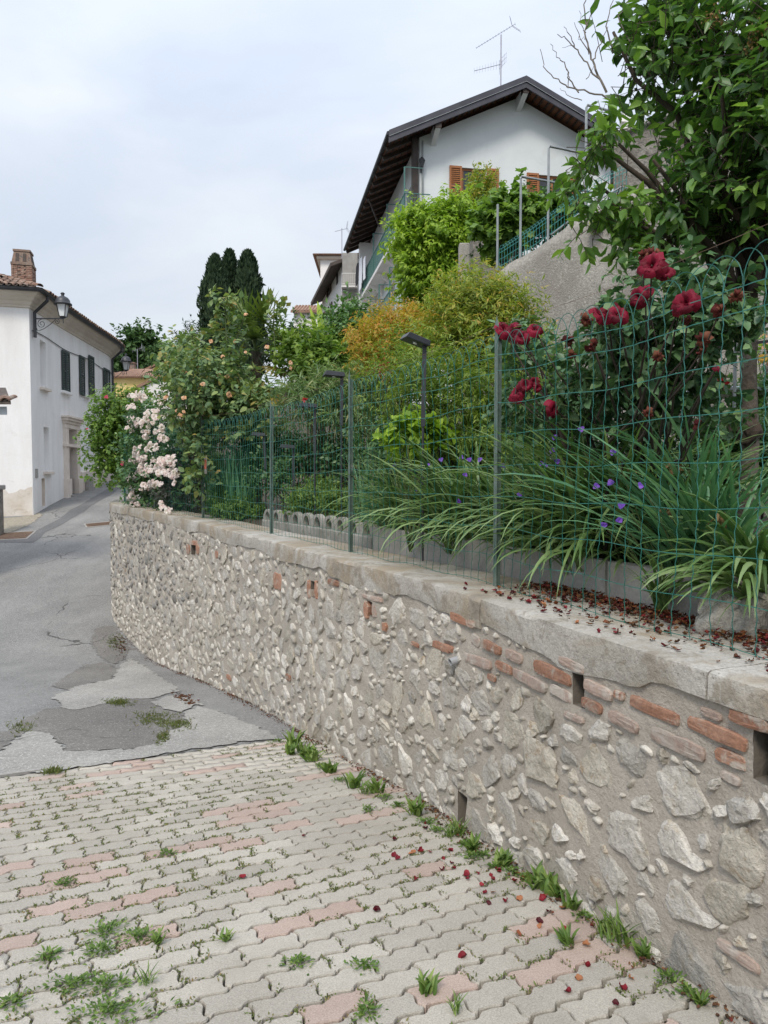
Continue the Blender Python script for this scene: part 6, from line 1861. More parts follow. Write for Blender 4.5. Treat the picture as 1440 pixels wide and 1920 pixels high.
lt = [at_y(1120,345,4.15),at_y(1095,250,4.2),at_y(1150,60,4.4),at_y(1240,20,4.3),at_y(1330,-40,4.2),at_y(1430,60,3.9),at_y(1500,200,3.9),at_y(1225,300,3.9),at_y(1290,200,4.6),at_y(1400,250,4.6),at_y(1190,420,4.0),at_y(1560,420,4.2),at_y(1350,150,3.7),at_y(1160,270,4.0)]
stem_tree(limb, fork-np.array([0,0,.15]), lt, .034, .05, 7)
limb.build('limb', M['bark_dark'], root, smooth=True)
f = FBd(); st = MB()
cloud(f, blobs, 400, 3, 6, .090, .040, T_OV, cr=.08, twig=.16, shell=.35, bumpy=.18, up=.25, out=.55, droop=.45, stems=st, srad=.0022, lv=.28)
# drooping sprays at the left edge of the crown
for (px,py,n_) in ((1085,340,5),(1120,270,7),(1100,420,6),(1180,440,9),(1210,480,7),(1150,380,8),(1075,300,3),(1200,395,9),(1250,450,9),(1130,230,6)):
    cloud(f, [pxblob(px,py,4.05,26,24)], max(2,int(n_*.8)), 2, 6, .085, .037, T_OV, cr=.03, twig=.14, shell=.2, out=.5, up=.1, droop=.55, stems=st, srad=.0022, tint=(.35,1))
st.build('twig', M['bark_dark'], root)
f.build('foliage', M['lf_tree'], root)
# bare grey twigs against the sky
mb = MB()
def twigpath(pts, Y, r0):
    P = [at_y(x,y,Y) for x,y in pts]; Q = []
    for a, b in zip(P,P[1:]):
        for k in range(4): Q.append(a+(b-a)*k/4+RN.normal(size=3)*.004)
    Q.append(P[-1]); mb.tube(Q,[r0*(1-.7*k/len(Q)) for k in range(len(Q))],5)
for pts, r0 in (([(1150,190),(1105,172),(1065,163),(1045,150),(1020,126),(1013,92)],.006),([(1085,175),(1068,145),(1060,118),(1045,105),(1032,82)],.005),([(1125,150),(1100,120),(1083,95),(1062,72),(1045,64)],.006),([(1083,95),(1070,70),(1057,50)],.004),
    ([(1135,175),(1118,130),(1105,100),(1098,60),(1095,10),(1098,-20)],.008),([(1105,100),(1090,72),(1077,42)],.004),([(1098,60),(1088,45),(1086,20)],.003),([(1098,50),(1110,25),(1118,-10)],.004),([(1110,115),(1125,80),(1140,50)],.005),([(1065,163),(1066,140),(1060,120)],.003),([(1100,150),(1115,120)],.003),([(1090,188),(1065,180),(1050,165)],.003),([(1150,100),(1135,50),(1150,0)],.006),([(1180,80),(1160,30),(1185,-10)],.005),([(1075,88),(1054,89)],.002),([(1099,73),(1085,72),(1086,63)],.002)):
    twigpath(pts, 4.3, r0*.9)
mb.build('bare_twig', M['twig_grey'], root)
f = FBd()
for px, py in ((1422,55),(1408,92),(1340,30)):
    c = at_y(px,py,3.75); n = 70; P = c+RN.normal(size=(n,3))*.028; f.leaves(P, rdir(n), rdir(n), .018, .012, T_DI, RN.random(n))
f.build('seed_head', M['lf_dry'], root)
tag(root, 'broad-leaved garden tree with dark trunk and bare twigs rising behind the fence', 'tree')

# ------------------------------------------------------------------ dark red rose bush on the fence
b = gbase(1.42,4.0); root = empty('red_rose_bush', b); mb = MB()
rl = [(1222,497,30),(1248,512,18),(1140,588,26),(1158,590,24),(1122,590,20),(1197,556,22),(1210,548,17),(1286,567,28),(1275,575,20),(962,622,22),(945,618,20),(978,632,16),(970,736,19),(985,722,15),(966,745,14),(1036,768,19),(1001,716,12),(1008,727,10),(1003,618,17),(1343,690,9)]
wl_ = [(1068,640,12),(1072,665,9),(1112,648,13),(1317,638,15),(1320,652,13),(1380,556,14),(1350,584,14),(1222,478,14),(1207,480,12),(1098,600,14),(1290,601,9),(1215,775,11),(1310,795,11),(1233,670,11)]
tips = []
for px,py,r in rl+wl_:
    Y = fdepth(px,py,.30)+RN.uniform(-.06,.25); tips.append(at_y(px,py,Y))
stem_tree(mb, b, [tips[k] for k in range(0,len(tips),2)], .012, .04)
for dx in (-.28,-.12,.1,.22): stem_tree(mb,(b[0]+dx,b[1]+RN.uniform(-.1,.2),b[2]),[tips[int(RN.integers(len(tips)))] for _ in range(3)],.014,.04)
mb.build('stem', M['bark_dark'], root, smooth=True)
for k,(px,py,r) in enumerate(rl):
    rr = r*tips[k][1]/FPX; put(RED[k%4], root, tips[k], rr*1.05, (RN.normal()*.5-.3,-.75,RN.uniform(-.1,.8)))
for k,(px,py,r) in enumerate(wl_):
    q = tips[len(rl)+k]; put(WLT[k%2], root, q, r*q[1]/FPX*1.1, (RN.normal()*.4,-.5,-.3), 'wilted_rose')
f = FBd(); bl = [pxblob(1245,610,3.6,100,45),pxblob(1210,680,3.7,140,80),pxblob(1135,650,3.8,48,40),pxblob(1290,540,3.6,60,40),pxblob(1330,620,3.5,60,60),pxblob(1170,760,3.8,120,70),pxblob(1370,570,3.5,70,40),pxblob(985,650,4.3,45,50),pxblob(980,770,4.3,50,60),pxblob(1060,780,4.2,70,60),pxblob(1140,600,3.5,40,30),pxblob(1225,525,3.5,40,25),pxblob(1290,760,3.8,90,60)]
st = MB(); cloud(f, bl, 560, 2, 6, .052, .036, T_OV, cr=.045, twig=.10, shell=.3, droop=.35, stems=st, srad=.0016, nup=.7)
st.build('twig', M['stem_green'], root); f.build('foliage', M['lf_rose'], root)
tag(root, 'dark red rose bush climbing through the green fence, some blooms wilted', 'rose bush')
# pale pink rose growing behind it, and a yellow one past the trunk
def rose_shrub(name, label, px, Y, bl, spots, meshes, rp, mat, L=.045, ncl=60, base=None, W=None, pcl=2, per=5, ntips=8, group=None, tm=T_OV):
    c = at_y(px,900,Y); b = gbase(c[0],c[1]) if base is None else base; root = empty(name,b); mb = MB()
    P = [at_y(x,y,Y+dy) for x,y,dy in spots]
    stem_tree(mb,b,[P[k] for k in range(0,len(P),max(1,len(P)//ntips))],.010,.04); mb.build('stem',M['bark_dark'],root,smooth=True)
    f = FBd(); cloud(f,bl,ncl,pcl,per,L,W or L*.68,tm,cr=L*1.1,twig=L*2.0,shell=.35,droop=.3); f.build('foliage',mat,root)
    for k,q in enumerate(P): put(meshes[k%len(meshes)],root,q,rp*(.75+.5*RN.random()),(RN.normal()*.5-.2,-.7,RN.uniform(-.2,.8)))
    tag(root,label,'rose bush',group); return root
rose_shrub('pink_rose_bush','small pale pink rose bush showing behind the dark red rose stems',1120,5.0,[pxblob(1130,770,5.0,70,80),pxblob(1230,760,5.1,60,90)],[(1095,728,-.1),(1110,725,-.1),(1102,735,-.05),(1085,740,0),(1242,716,0),(1225,750,.1),(1170,735,.1),(1200,790,0),(1075,690,.1),(1090,735,-.1),(1012,740,.1),(1045,752,0)],PNK,.034,M['lf_rose'],.04,40)
rose_shrub('yellow_rose_bush','yellow and peach rose bush beyond the tree trunk',1430,6.0,[pxblob(1445,700,6.0,40,90)],[(1425,600,0),(1432,628,0),(1400,652,.1),(1438,650,0),(1430,672,-.1),(1445,680,0),(1420,618,.1)],[YLW,PCH[0]],.045,M['lf_light'],.04,36)
# red trumpet lilies near the table
q = at_y(1340,760,5.3); b = gbase(q[0],q[1]); root = empty('amaryllis',b); mb = MB(); tp_ = at_y(1340,722,5.3); mb.tube([b,tuple((np.array(b)+tp_)/2+np.array([.01,0,0])),tuple(tp_)],.009,6); mb.build('stem',M['stem_green'],root)
def trumpet(c, d, L, r):
    f = FBd(); d = unit(np.array(d,float)); x = unit(np.cross(d,[0,0,1.])); y = np.cross(d,x)
    for k in range(6):
        a = k*math.pi/3; o_ = x*math.cos(a)+y*math.sin(a); s_ = -x*math.sin(a)+y*math.cos(a); V = []
        for j in range(5):
            v = j/4; rr = r*(.12+.25*v+.8*v**3); w = r*(.16+.75*math.sin(math.pi*min(v*.8+.1,1)))*(1 if j < 4 else .15)
            V += [c+d*L*v*(1-.15*v*v)+o_*rr-s_*w/2, c+d*L*v*(1-.15*v*v)+o_*rr*1.08, c+d*L*v*(1-.15*v*v)+o_*rr+s_*w/2]
        F = []
        for j in range(4):
            a_ = 3*j; F += [(a_,a_+1,a_+4),(a_,a_+4,a_+3),(a_+1,a_+2,a_+5),(a_+1,a_+5,a_+4)]
        f.add(np.array(V),np.array(F),np.full(len(V),RN.random()))
    return f
m_cor = leaf_mat('petal_scarlet',[(.50,.02,.03),(.62,.05,.07)],.5,.25,.3)
for d in ((-1,-.3,-.15),(1,-.3,.1),(.2,-1,.1)): trumpet(tp_,d,.10,.055).build('flower',m_cor,root,kind=None,smooth=True)
tag(root,'scarlet trumpet flowers on one stem above the garden table','flower')

# ------------------------------------------------------------------ strap-leaved clumps along the border
rng = random.Random(77)
def strap_clump(name, label, cx, cy, n, L, w, spread, mat, sep=True, lean=(0,0), a1=2.2, cat='strap plant', group=None, z=None, seed=0, a0max=.5, split=110, front=0):
    b = gbase(cx,cy) if z is None else (cx,cy,z); root = empty(name,b); f = FBd()
    for k in range(n):
        az = rng.uniform(0,2*math.pi)
        dx, dy = math.cos(az)+lean[0]*rng.uniform(.4,1.4), math.sin(az)+lean[1]*rng.uniform(.4,1.4); az = math.atan2(dy,dx)
        rr = spread*math.sqrt(rng.random()); q = (b[0]+rr*math.cos(k*2.4),b[1]+rr*math.sin(k*2.4),b[2])
        l = L*rng.uniform(.6,1.15); V,F,T = strap(q,az,l,w*rng.uniform(.7,1.2),rng.uniform(.05,a0max),rng.uniform(.55,1.0)*a1,rng.random(),9,rng.gauss(0,.5))
        if k < front:
            nn_ = WC.n(WC.S[int(np.argmin(((WC.P-np.array([cx,cy]))**2).sum(1)))]); az = math.atan2(nn_[1],nn_[0])+rng.gauss(0,.75)
            V,F,T = strap(q,az,l*rng.uniform(.8,1.0),w*rng.uniform(.8,1.2),rng.uniform(.35,.9),rng.uniform(2.3,2.95),rng.uniform(.25,1),10,rng.gauss(0,.4))
        V[:,2] = np.maximum(V[:,2],1.02)
        if sep and k < split: link('blade', np_mesh('blade',V,F,mat,T,True), root)
        else: f.add(V,F,T)
    f.build('blades',mat,root,smooth=True)
    tag(root,label,cat,group); return root
def cl(px, py, off):
    h = WC.hit(px,py,off); p = offs(h[0],off); return float(p[0]),float(p[1])
# (base pixel, offset behind wall face)
x,y = cl(1110,1010,.74); strap_clump('daylily_clump','large arching strap-leaved clump beside the fence right of the bare post',x,y,260,1.02,.028,.16,M['lf_strap'],True,(-.25,-.45),2.15,front=46,group='strap-leaved clumps')
x,y = cl(880,985,.74); strap_clump('daylily_clump','arching strap-leaved clump spilling over the border slabs left of the bare post',x,y,250,1.0,.026,.16,M['lf_strap'],True,(-.25,-.45),2.15,front=46,group='strap-leaved clumps')
x,y = cl(1000,1000,.78); strap_clump('daylily_clump','strap-leaved clump directly behind the bare fence post',x,y,200,.98,.026,.14,M['lf_strap'],True,(-.1,-.4),2.15,front=46,group='strap-leaved clumps')
x,y = cl(1330,1030,.86); strap_clump('daylily_clump','grey green strap-leaved clump with dried tips behind the rock',x,y,170,1.0,.022,.14,M['lf_iris'],True,(-.8,-.15),1.9,group='strap-leaved clumps',a0max=.9)
x,y = cl(1430,1040,.72); strap_clump('daylily_clump','strap-leaved clump hanging over the rock by the fence',x,y,130,.64,.027,.12,M['lf_strap'],True,(-.3,-.5),2.6,front=62,group='strap-leaved clumps')
x,y = cl(1215,1030,.95); strap_clump('daylily_clump','deep green strap-leaved clump below the dark red rose stems',x,y,230,1.0,.027,.16,M['lf_strap'],True,(-.1,-.5),2.15,front=46,group='strap-leaved clumps')
x,y = cl(770,965,.85); strap_clump('daylily_clump','finer strap-leaved clump with violet flowers at the end of the plain slabs',x,y,260,.92,.020,.16,M['lf_strap'],True,(-.15,-.35),2.3,front=62,group='strap-leaved clumps')
x,y = cl(1240,1130,.53); strap_clump('daylily_clump','small grassy tuft growing on the coping amid the fallen petals',x,y,46,.34,.011,.025,M['lf_strap'],True,(-.25,-.35),1.9,group='strap-leaved clumps',z=1.0)
x,y = cl(700,930,1.0); strap_clump('iris_clump','upright iris clump behind the second fence post',x,y,60,.85,.020,.2,M['lf_iris'],False,(0,0),.8,'iris',a0max=.3)
x,y = cl(840,930,1.4); strap_clump('iris_clump','upright iris fan rising before the feathery shrub',x,y,45,.85,.020,.18,M['lf_iris'],False,(0,0),.7,'iris',a0max=.3)
x,y = cl(450,940,.82); strap_clump('iris_clump','dense upright iris leaves behind the far fence bay',x,y,190,.98,.034,.22,M['lf_iris'],False,(0,0),.45,'iris',a0max=.16)
x,y = cl(415,940,.80); strap_clump('iris_clump','upright iris leaves beside the climbing rose stem',x,y,130,.95,.034,.2,M['lf_iris'],False,(0,0),.45,'iris',a0max=.16)
x,y = cl(655,900,2.5); strap_clump('iris_clump','tall narrow leaved clump behind the lamp by the fence post',x,y,120,1.35,.022,.4,M['lf_oleander'],False,(-.2,-.1),1.5,'iris',a0max=.5)
x,y = cl(600,900,1.9); strap_clump('daylily_clump','strap-leaved clump behind the fence middle bay',x,y,90,.7,.02,.35,M['lf_strap'],False,(0,-.2),2.0,'strap plant')
x,y = cl(745,870,2.0); strap_clump('iris_clump','tall strap leaves rising left of the tallest garden lamp',x,y,110,1.25,.024,.35,M['lf_oleander'],False,(0,0),1.3,'iris',a0max=.5)
# violet three-petalled flowers among the blades
root = empty('spiderwort', gbase(*cl(1000,990,.9))); tag(root,'violet spiderwort flowers scattered among the strap leaves','flower')
def viol():
    f = FBd()
    for k in range(3):
        a = k*2.094; d = np.array([[math.cos(a),math.sin(a),.25]]); f.leaves(np.zeros((1,3)),d,np.array([[0,0,1.]]),1.0,1.25,T_OV,np.array([RN.random()]))
    return np_mesh('flower',np.concatenate(f.V),np.concatenate(f.F),M['pt_violet'],np.concatenate(f.T),True)
VM = [viol() for _ in range(3)]; mb = MB()
for px,py,off in ((1150,848,.62),(1090,805,.66),(1203,910,.62),(1162,975,.58),(1132,985,.58),(1165,948,.6),(865,858,.66),(880,862,.66),(827,862,.7),(740,872,.8),(872,890,.6),(975,927,.62),(943,873,.7),(1015,870,.7),(1022,874,.7),(1040,820,.66),(782,918,.7),(1118,912,.62),(860,940,.62),(1045,865,.66),(1036,546+300,.7),(900,862,.66),(1145,905,.6),(802,872,.75)):
    off = .36+(off-.58)*.5; h = WC.hit(px,py,off); p = np.array([*offs(h[0],off),h[1]]); put(VM[int(RN.integers(3))],root,p,.019,(-.4+RN.normal()*.3,-.8,.45),'flower'); q_ = offs(h[0],.70); mb.tube([tuple(p),((p[0]*.7+q_[0]*.3)+RN.normal()*.02,p[1]*.7+q_[1]*.3,p[2]-.12),(q_[0],q_[1],1.05)],.0028,4)
tag(mb.build('stem',M['stem_green'],root),kind='stuff')
f = FBd(); 
for px,py in ((1185,880),(1268,870),(1250,955),(1352,965),(1100,865)):
    h = WC.hit(px,py,.62); c = np.array([*offs(h[0],.62),h[1]]); n = 16; f.leaves(c+RN.normal(size=(n,3))*.012,unit(np.array([0,0,-1.])+RN.normal(size=(n,3))*.5),rdir(n),.045,.014,T_OV,RN.random(n))
f.build('dried_bloom',M['lf_dry'],root)

# ------------------------------------------------------------------ shrubs in the garden, near to far
shrub('lower_nandina','dark feathery shrub filling the fence bay left of the bare post','shrub',860,5.9,[pxblob(800,740,5.9,90,70),pxblob(900,740,5.8,90,80),pxblob(860,820,5.9,110,60),pxblob(950,800,5.6,60,80),pxblob(760,690,6.3,70,50),pxblob(1010,720,6.0,60,70)],M['lf_nandg'],.055,.014,T_NA,420,3,12,tint=(0,.6),cr=.07,twig=.17,shell=.3,droop=.4,r0=.01,ntips=14)
shrub('nandina','big feathery green and gold shrub before the concrete wall','shrub',900,8.2,[pxblob(890,600,8.2,72,48),pxblob(840,650,8.0,65,45),pxblob(945,590,8.2,46,34),pxblob(920,670,8.0,75,36),pxblob(985,640,8.0,14,22),pxblob(875,555,8.3,36,26),pxblob(935,540,8.3,16,14),pxblob(990,575,8.1,10,14)],M['lf_nandg'],.062,.017,T_NA,640,3,13,cr=.085,twig=.22,shell=.45,droop=.35,r0=.015,ntips=16,bumpy=.25)
shrub('golden_nandina','orange gold feathery shrub left of the big green one','shrub',730,8.8,[pxblob(725,640,8.8,46,38),pxblob(770,660,8.6,44,44),pxblob(697,650,9.0,22,28),pxblob(745,612,8.9,22,14),pxblob(785,620,8.8,26,24)],M['lf_nand'],.058,.016,T_NA,420,3,12,cr=.08,twig=.2,shell=.45,droop=.3,r0=.013,ntips=12,tint=(.2,1))
# red berry cluster
root = empty('berry_shrub', gbase(*at_y(718,690,7.6)[:2])); c = at_y(718,688,7.6); n=170; f = FBd(); P = c+RN.normal(size=(n,3))*np.array([.055,.05,.05]); f.leaves(P,rdir(n),rdir(n),.022,.02,T_LO,RN.random(n)); f.build('berry_cluster',M['berry'],root)
mb = MB(); stem_tree(mb,root.location,[c,c+np.array([.05,0,.02])],.008); mb.build('stem',M['bark_dark'],root); tag(root,'tight cluster of red berries hanging by the feathery shrub','berry shrub')
shrub('narrow_leaf_shrub','grey green narrow-leaved shrub behind the fence posts','shrub',640,9.8,[pxblob(620,740,9.8,50,24),pxblob(690,735,9.6,45,26),pxblob(575,755,9.9,36,20),pxblob(655,775,9.5,50,20),pxblob(725,780,9.0,30,40)],M['lf_oleander'],.13,.016,T_NA,260,3,10,cr=.1,twig=.25,shell=.3,droop=.2,r0=.01,ntips=14)
shrub('light_green_shrub','glossy light green shrub below the narrow white house','shrub',600,11.5,[pxblob(590,672,11.5,50,30),pxblob(560,665,11.8,26,30),pxblob(620,690,11.2,42,30),pxblob(640,660,11.6,24,24)],M['lf_light'],.085,.046,T_DI,330,3,8,cr=.12,twig=.2,shell=.45,r0=.02)
shrub('laurel_shrub','taller deep green shrub under the white pier of the gabled house','shrub',650,11.8,[pxblob(655,640,11.8,34,36),pxblob(675,622,12.2,26,24),pxblob(638,622,12,14,20),pxblob(690,650,11.6,28,30),pxblob(645,600,12,6,18),pxblob(672,592,12.2,8,16)],M['lf_mid'],.085,.042,T_DI,330,3,8,cr=.11,twig=.2,shell=.45,r0=.02)
f = FBd(); b = gbase(*at_y(606,640,12.3)[:2]); root = empty('banana_plant',b)
for px,py,az,l in ((607,640,2.2,.75),(597,645,2.6,.7),(640,660,.6,.6)):
    c = at_y(px,py,12.3); V,F,T = strap(c,az,l,.17,.12,.55,.85,8); f.add(V,F,T)
mb = MB(); mb.tube([b,tuple(at_y(603,645,12.3))],.05,7); mb.build('stem',M['stem_green'],root); f.build('leaf',M['lf_wist'],root,kind=None,smooth=True); tag(root,'upright broad banana leaf standing over the light green shrub','banana plant')
# fan palm
c = at_y(480,690,12.0); b = gbase(c[0],c[1]); root = empty('fan_palm',b); mb = MB(); crown = at_y(480,660,12.0); mb.tube([b,tuple((np.array(b)+crown)/2),tuple(crown)],[.09,.085,.08],9); mb.build('trunk',M['bark'],root)
def fan(c, d, R, n, tintb):
    f = FBd(); d = unit(np.array(d,float)); s_ = unit(np.cross(d,[0,0,1.])); 
    for k in range(n):
        a = (k/(n-1)-.5)*3.6; dr = unit(d*math.cos(a)+s_*math.sin(a)+np.array([0,0,.15*math.cos(a)-.15]))
        V,F,T = [],[],[]
        sd_ = unit(np.cross(dr,[0,0,1.]+d*.3)); up_ = np.cross(sd_,dr)
        for j in range(4):
            v = j/3; w = R*.095*(.5+v*1.5 if v < .5 else 2.4*(1-v)+.05); q = c+dr*R*v-np.array([0,0,.10*R*v**3])
            V += [q-sd_*w/2+up_*w*.2,q,q+sd_*w/2+up_*w*.2]
        for j in range(3):
            a_=3*j; F += [(a_,a_+1,a_+4),(a_,a_+4,a_+3),(a_+1,a_+2,a_+5),(a_+1,a_+5,a_+4)]
        f.add(np.array(V),np.array(F),np.full(len(V),tintb+RN.uniform(-.1,.1)))
    return f
mb = MB()
for px,py,dx,dy,dz,R,tb_ in ((470,615,0,-.3,1,.55,.3),(500,610,.3,-.2,1,.55,.45),(425,630,-1,-.3,.3,.5,.2),(440,660,-.8,-.5,-.1,.5,.4),(525,640,1,-.4,.3,.5,.3),(520,690,.8,-.5,-.6,.45,.9),(430,700,-.7,-.5,-.6,.45,.5),(480,640,0,-1,.3,.5,.35),(545,690,.9,-.3,-.3,.45,.2),(510,730,.2,-.6,-1,.4,.95),(455,600,-.4,.2,.9,.5,.4),(470,720,-.2,-.6,-1,.4,.7)):
    c = at_y(px,py,12.0)+np.array([0,RN.uniform(-.3,.3),0]); fan(c,(dx,dy,dz),R*1.15,19,tb_).build('frond',M['lf_palm'],root,kind=None); mb.tube([tuple(crown),tuple((crown+c)/2+np.array([0,0,.08])),tuple(c)],.012,5)
mb.build('leaf_stalk',M['stem_green'],root); tag(root,'fan palm with spread pleated fronds behind the climbing rose','palm')
# large climbing rose, peach and apricot blooms
sp = [(461,589,-.3),(380,720,-1.0),(430,740,-1.0),(345,745,-1.0),(417,668,-.3),(410,703,-.3),(425,706,-.4),(545,680,0),(440,640,-.2),(500,650,0),(360,620,-.2),(370,655,-.2),(350,700,-.4),(310,745,-.6),(338,778,-.6),(460,660,-.1),(395,640,-.2),(340,690,-.3),(313,742,-.5),(545,690,-.2),(330,770,-.7),(345,772,-.7)]
rose_shrub('climbing_rose','tall climbing rose bush with scattered peach blooms in front of the palm',380,10.6,[pxblob(385,720,10.6,80,80),pxblob(352,700,11.8,48,45),pxblob(425,650,11.2,22,30),pxblob(408,775,10.9,66,50),pxblob(378,790,10.8,35,75),pxblob(450,750,10.8,45,40),pxblob(480,770,10.4,60,50),pxblob(335,675,12.2,30,28),pxblob(425,600,11,14,28),pxblob(378,860,10.4,26,60)],sp,PCH,0.042,M['lf_rose_l'],.085,760,W=.058,ntips=12,base=(*cl(372,960,.75),1.1))
f = FBd(); mb = MB()      # a few leggy shoots above the crown
rs = bpy.data.objects['climbing_rose']
for pts in ([(425,640),(422,590),(427,555)],[(432,610),(420,575),(405,560)],[(515,650),(513,600),(515,565)],[(515,600),(525,580)],[(345,660),(352,640),(362,628)]):
    P = [at_y(x,y,10.8) for x,y in pts]; mb.tube([tuple(p) for p in P],.008,4); 
    for p in P[1:]: cloud(f,[(*p,.05,.05,.06)],3,2,5,.09,.06,T_DI,cr=.03,twig=.12,droop=.3,tint=(.3,1))
mb.build('shoot',M['stem_green'],rs); f.build('shoot_leaf',M['lf_rose_l'],rs)
mb = MB(); P = [(*cl(373,955,.7),1.0)]; P += [tuple(at_y(x,y,P[0][1]+.1)) for x,y in ((378,900),(376,850),(380,800),(384,770),(392,740))]; mb.tube(P,[.05,.045,.042,.045,.035,.025],7); mb.build('old_stem',M['bark'],rs,smooth=True)
# pink rose at the wall's end
sp = []; b0y = float(cl(285,945,.6)[1])
for (cx_,cy_,rx,ry,n) in ((292,778,16,20,26),(258,745,16,8,12),(247,760,5,8,7),(244,790,6,14,10),(262,792,10,12,14),(277,785,4,4,3),(275,812,8,8,5),(303,815,5,14,7),(247,805,5,6,4),(288,842,10,6,8),(262,860,16,12,20),(258,850,12,10,12),(312,865,14,12,24),(296,865,8,5,5),(268,885,10,12,14),(247,900,10,12,18),(247,925,8,10,12),(285,878,8,8,9),(302,885,8,6,10),(325,885,9,8,11),(292,908,10,6,12),(272,910,8,10,9),(255,945,8,7,8),(330,900,5,4,3),(315,955,6,5,5),(302,948,8,7,6),(337,903,3,3,1),(338,780,10,4,6)):
    for _ in range(int(n*.95)): 
            x_ = cx_+RN.normal()*rx*.55; sp.append((x_,cy_+RN.normal()*ry*.55,WC.hit(max(232,x_),950,.12)[2]-(b0y+.1)+RN.uniform(-.25,.12)))
b = (*cl(285,945,.6),1.1)
rose_shrub('pink_climbing_rose','rose bush covered in clusters of pale pink blooms at the wall end',285,b[1]+.1,[pxblob(px,py,WC.hit(max(px,236),950,.45)[2],rx,ry) for px,py,rx,ry in ((285,800,42,50),(265,880,30,42),(320,880,26,50),(325,810,26,50),(290,930,42,18),(250,820,24,50))],sp,PNK,0.062,M['lf_rose'],.065,420,base=b,ntips=14,tm=T_DI,per=6)
# green rambler overhanging the street
b = (*cl(232,935,.7),1.1); Yr = 14.9
r_ = shrub('street_rambler','leafy green rambler arching out over the street at the wall end','shrub',232,Yr,[pxblob(215,790,Yr,40,50),pxblob(240,775,Yr+.1,30,28),pxblob(200,768,Yr,28,14),pxblob(225,830,Yr,35,40),pxblob(190,830,Yr-.1,22,30),pxblob(195,870,Yr-.1,16,22),pxblob(250,860,Yr+.1,30,40),pxblob(265,750,Yr+.2,28,10),pxblob(205,890,Yr-.1,22,8)],M['lf_light'],.075,.05,T_DI,460,3,8,base=b,cr=.11,twig=.18,shell=.4,droop=.4,r0=.014,ntips=14,bumpy=.25,tint=(0,.8))
put(HOT,r_,at_y(199,744,Yr-.4),.06); put(HOT,r_,at_y(229,868,Yr-.8),.06); put(HOT,r_,at_y(163,804,Yr-.3),.03)
# grey filigree shrub by the far post, dark filler shrubs
b = (*cl(335,950,.55),1.1)
shrub('grey_shrub','grey filigree shrub below the climbing rose beside the pink one','shrub',335,b[1],[pxblob(335,880,b[1],30,40),pxblob(340,925,b[1]-.2,40,32),pxblob(310,915,b[1],25,25),pxblob(360,850,b[1]+.2,25,40)],M['lf_grey'],.05,.012,T_NA,360,3,11,base=b,cr=.06,twig=.12,shell=.3,r0=.008)
shrub('dark_filler_shrub','dark leafy shrub behind the pink roses','shrub',310,13.4,[pxblob(320,840,13.3,70,70),pxblob(290,900,13.2,60,40),pxblob(350,900,12.3,50,45)],M['lf_dark'],.08,.05,T_DI,260,3,8,cr=.12,twig=.2,shell=.3)
shrub('dark_filler_shrub','dark low shrub behind the iris leaves and middle lamps','shrub',540,9.8,[pxblob(540,850,10.6,70,36),pxblob(480,840,11,50,44),pxblob(600,860,10.2,50,36),pxblob(660,850,9.6,50,40),pxblob(520,900,9.8,50,24)],M['lf_dark'],.06,.034,T_DI,420,3,8,cr=.1,twig=.16,shell=.2)
shrub('dark_filler_shrub','dark low shrub behind the feathery foliage and strap leaves','shrub',880,6.6,[pxblob(860,860,6.6,120,60),pxblob(740,850,7.0,70,60),pxblob(980,860,6.2,80,60),pxblob(1080,830,5.6,70,60),pxblob(1010,780,6.4,60,60)],M['lf_dark'],.05,.028,T_DI,560,3,8,cr=.08,twig=.14,shell=.15)
shrub('dark_filler_shrub','low green planting between the tree trunk and the strap leaves','shrub',1330,4.9,[pxblob(1330,880,4.9,100,50),pxblob(1420,850,4.8,60,70),pxblob(1230,880,4.8,80,50),pxblob(1410,760,5.4,40,60)],M['lf_mid'],.05,.022,T_DI,420,3,8,cr=.05,twig=.12,shell=.2)
shrub('hydrangea','bright green leafy plant at the foot of the tallest garden lamp','shrub',770,5.5,[pxblob(770,815,5.5,40,28),pxblob(740,830,5.5,25,18),pxblob(805,820,5.6,25,20)],M['lf_wist'],.06,.042,T_OV,80,2,6,cr=.04,twig=.08,shell=.3,stemmat='stem_green')
b = (*cl(590,955,.85),1.1)
shrub('herb_patch','low bright green herb patch behind the scalloped edging','herb',590,b[1],[pxblob(590,938,b[1]+.1,34,10),pxblob(560,940,b[1]+.4,22,8),pxblob(628,942,b[1]-.3,26,10),pxblob(600,920,b[1]+.3,30,10)],M['lf_weed'],.045,.016,T_DI,300,3,8,base=b,cr=.05,twig=.10,shell=.2,stemmat='stem_green',r0=.004)
b = (*cl(430,965,.62),1.1)
shrub('ground_cover','loose green ground cover at the foot of the far fence bays','herb',430,b[1],[pxblob(410,950,b[1],25,16),pxblob(450,955,b[1]-.3,35,18),pxblob(485,965,b[1]-.7,20,14),pxblob(430,930,b[1]+.3,40,20)],M['lf_weed'],.04,.022,T_DI,300,3,8,base=b,cr=.05,twig=.08,shell=.2,stemmat='stem_green',r0=.004,tint=(0,.8))
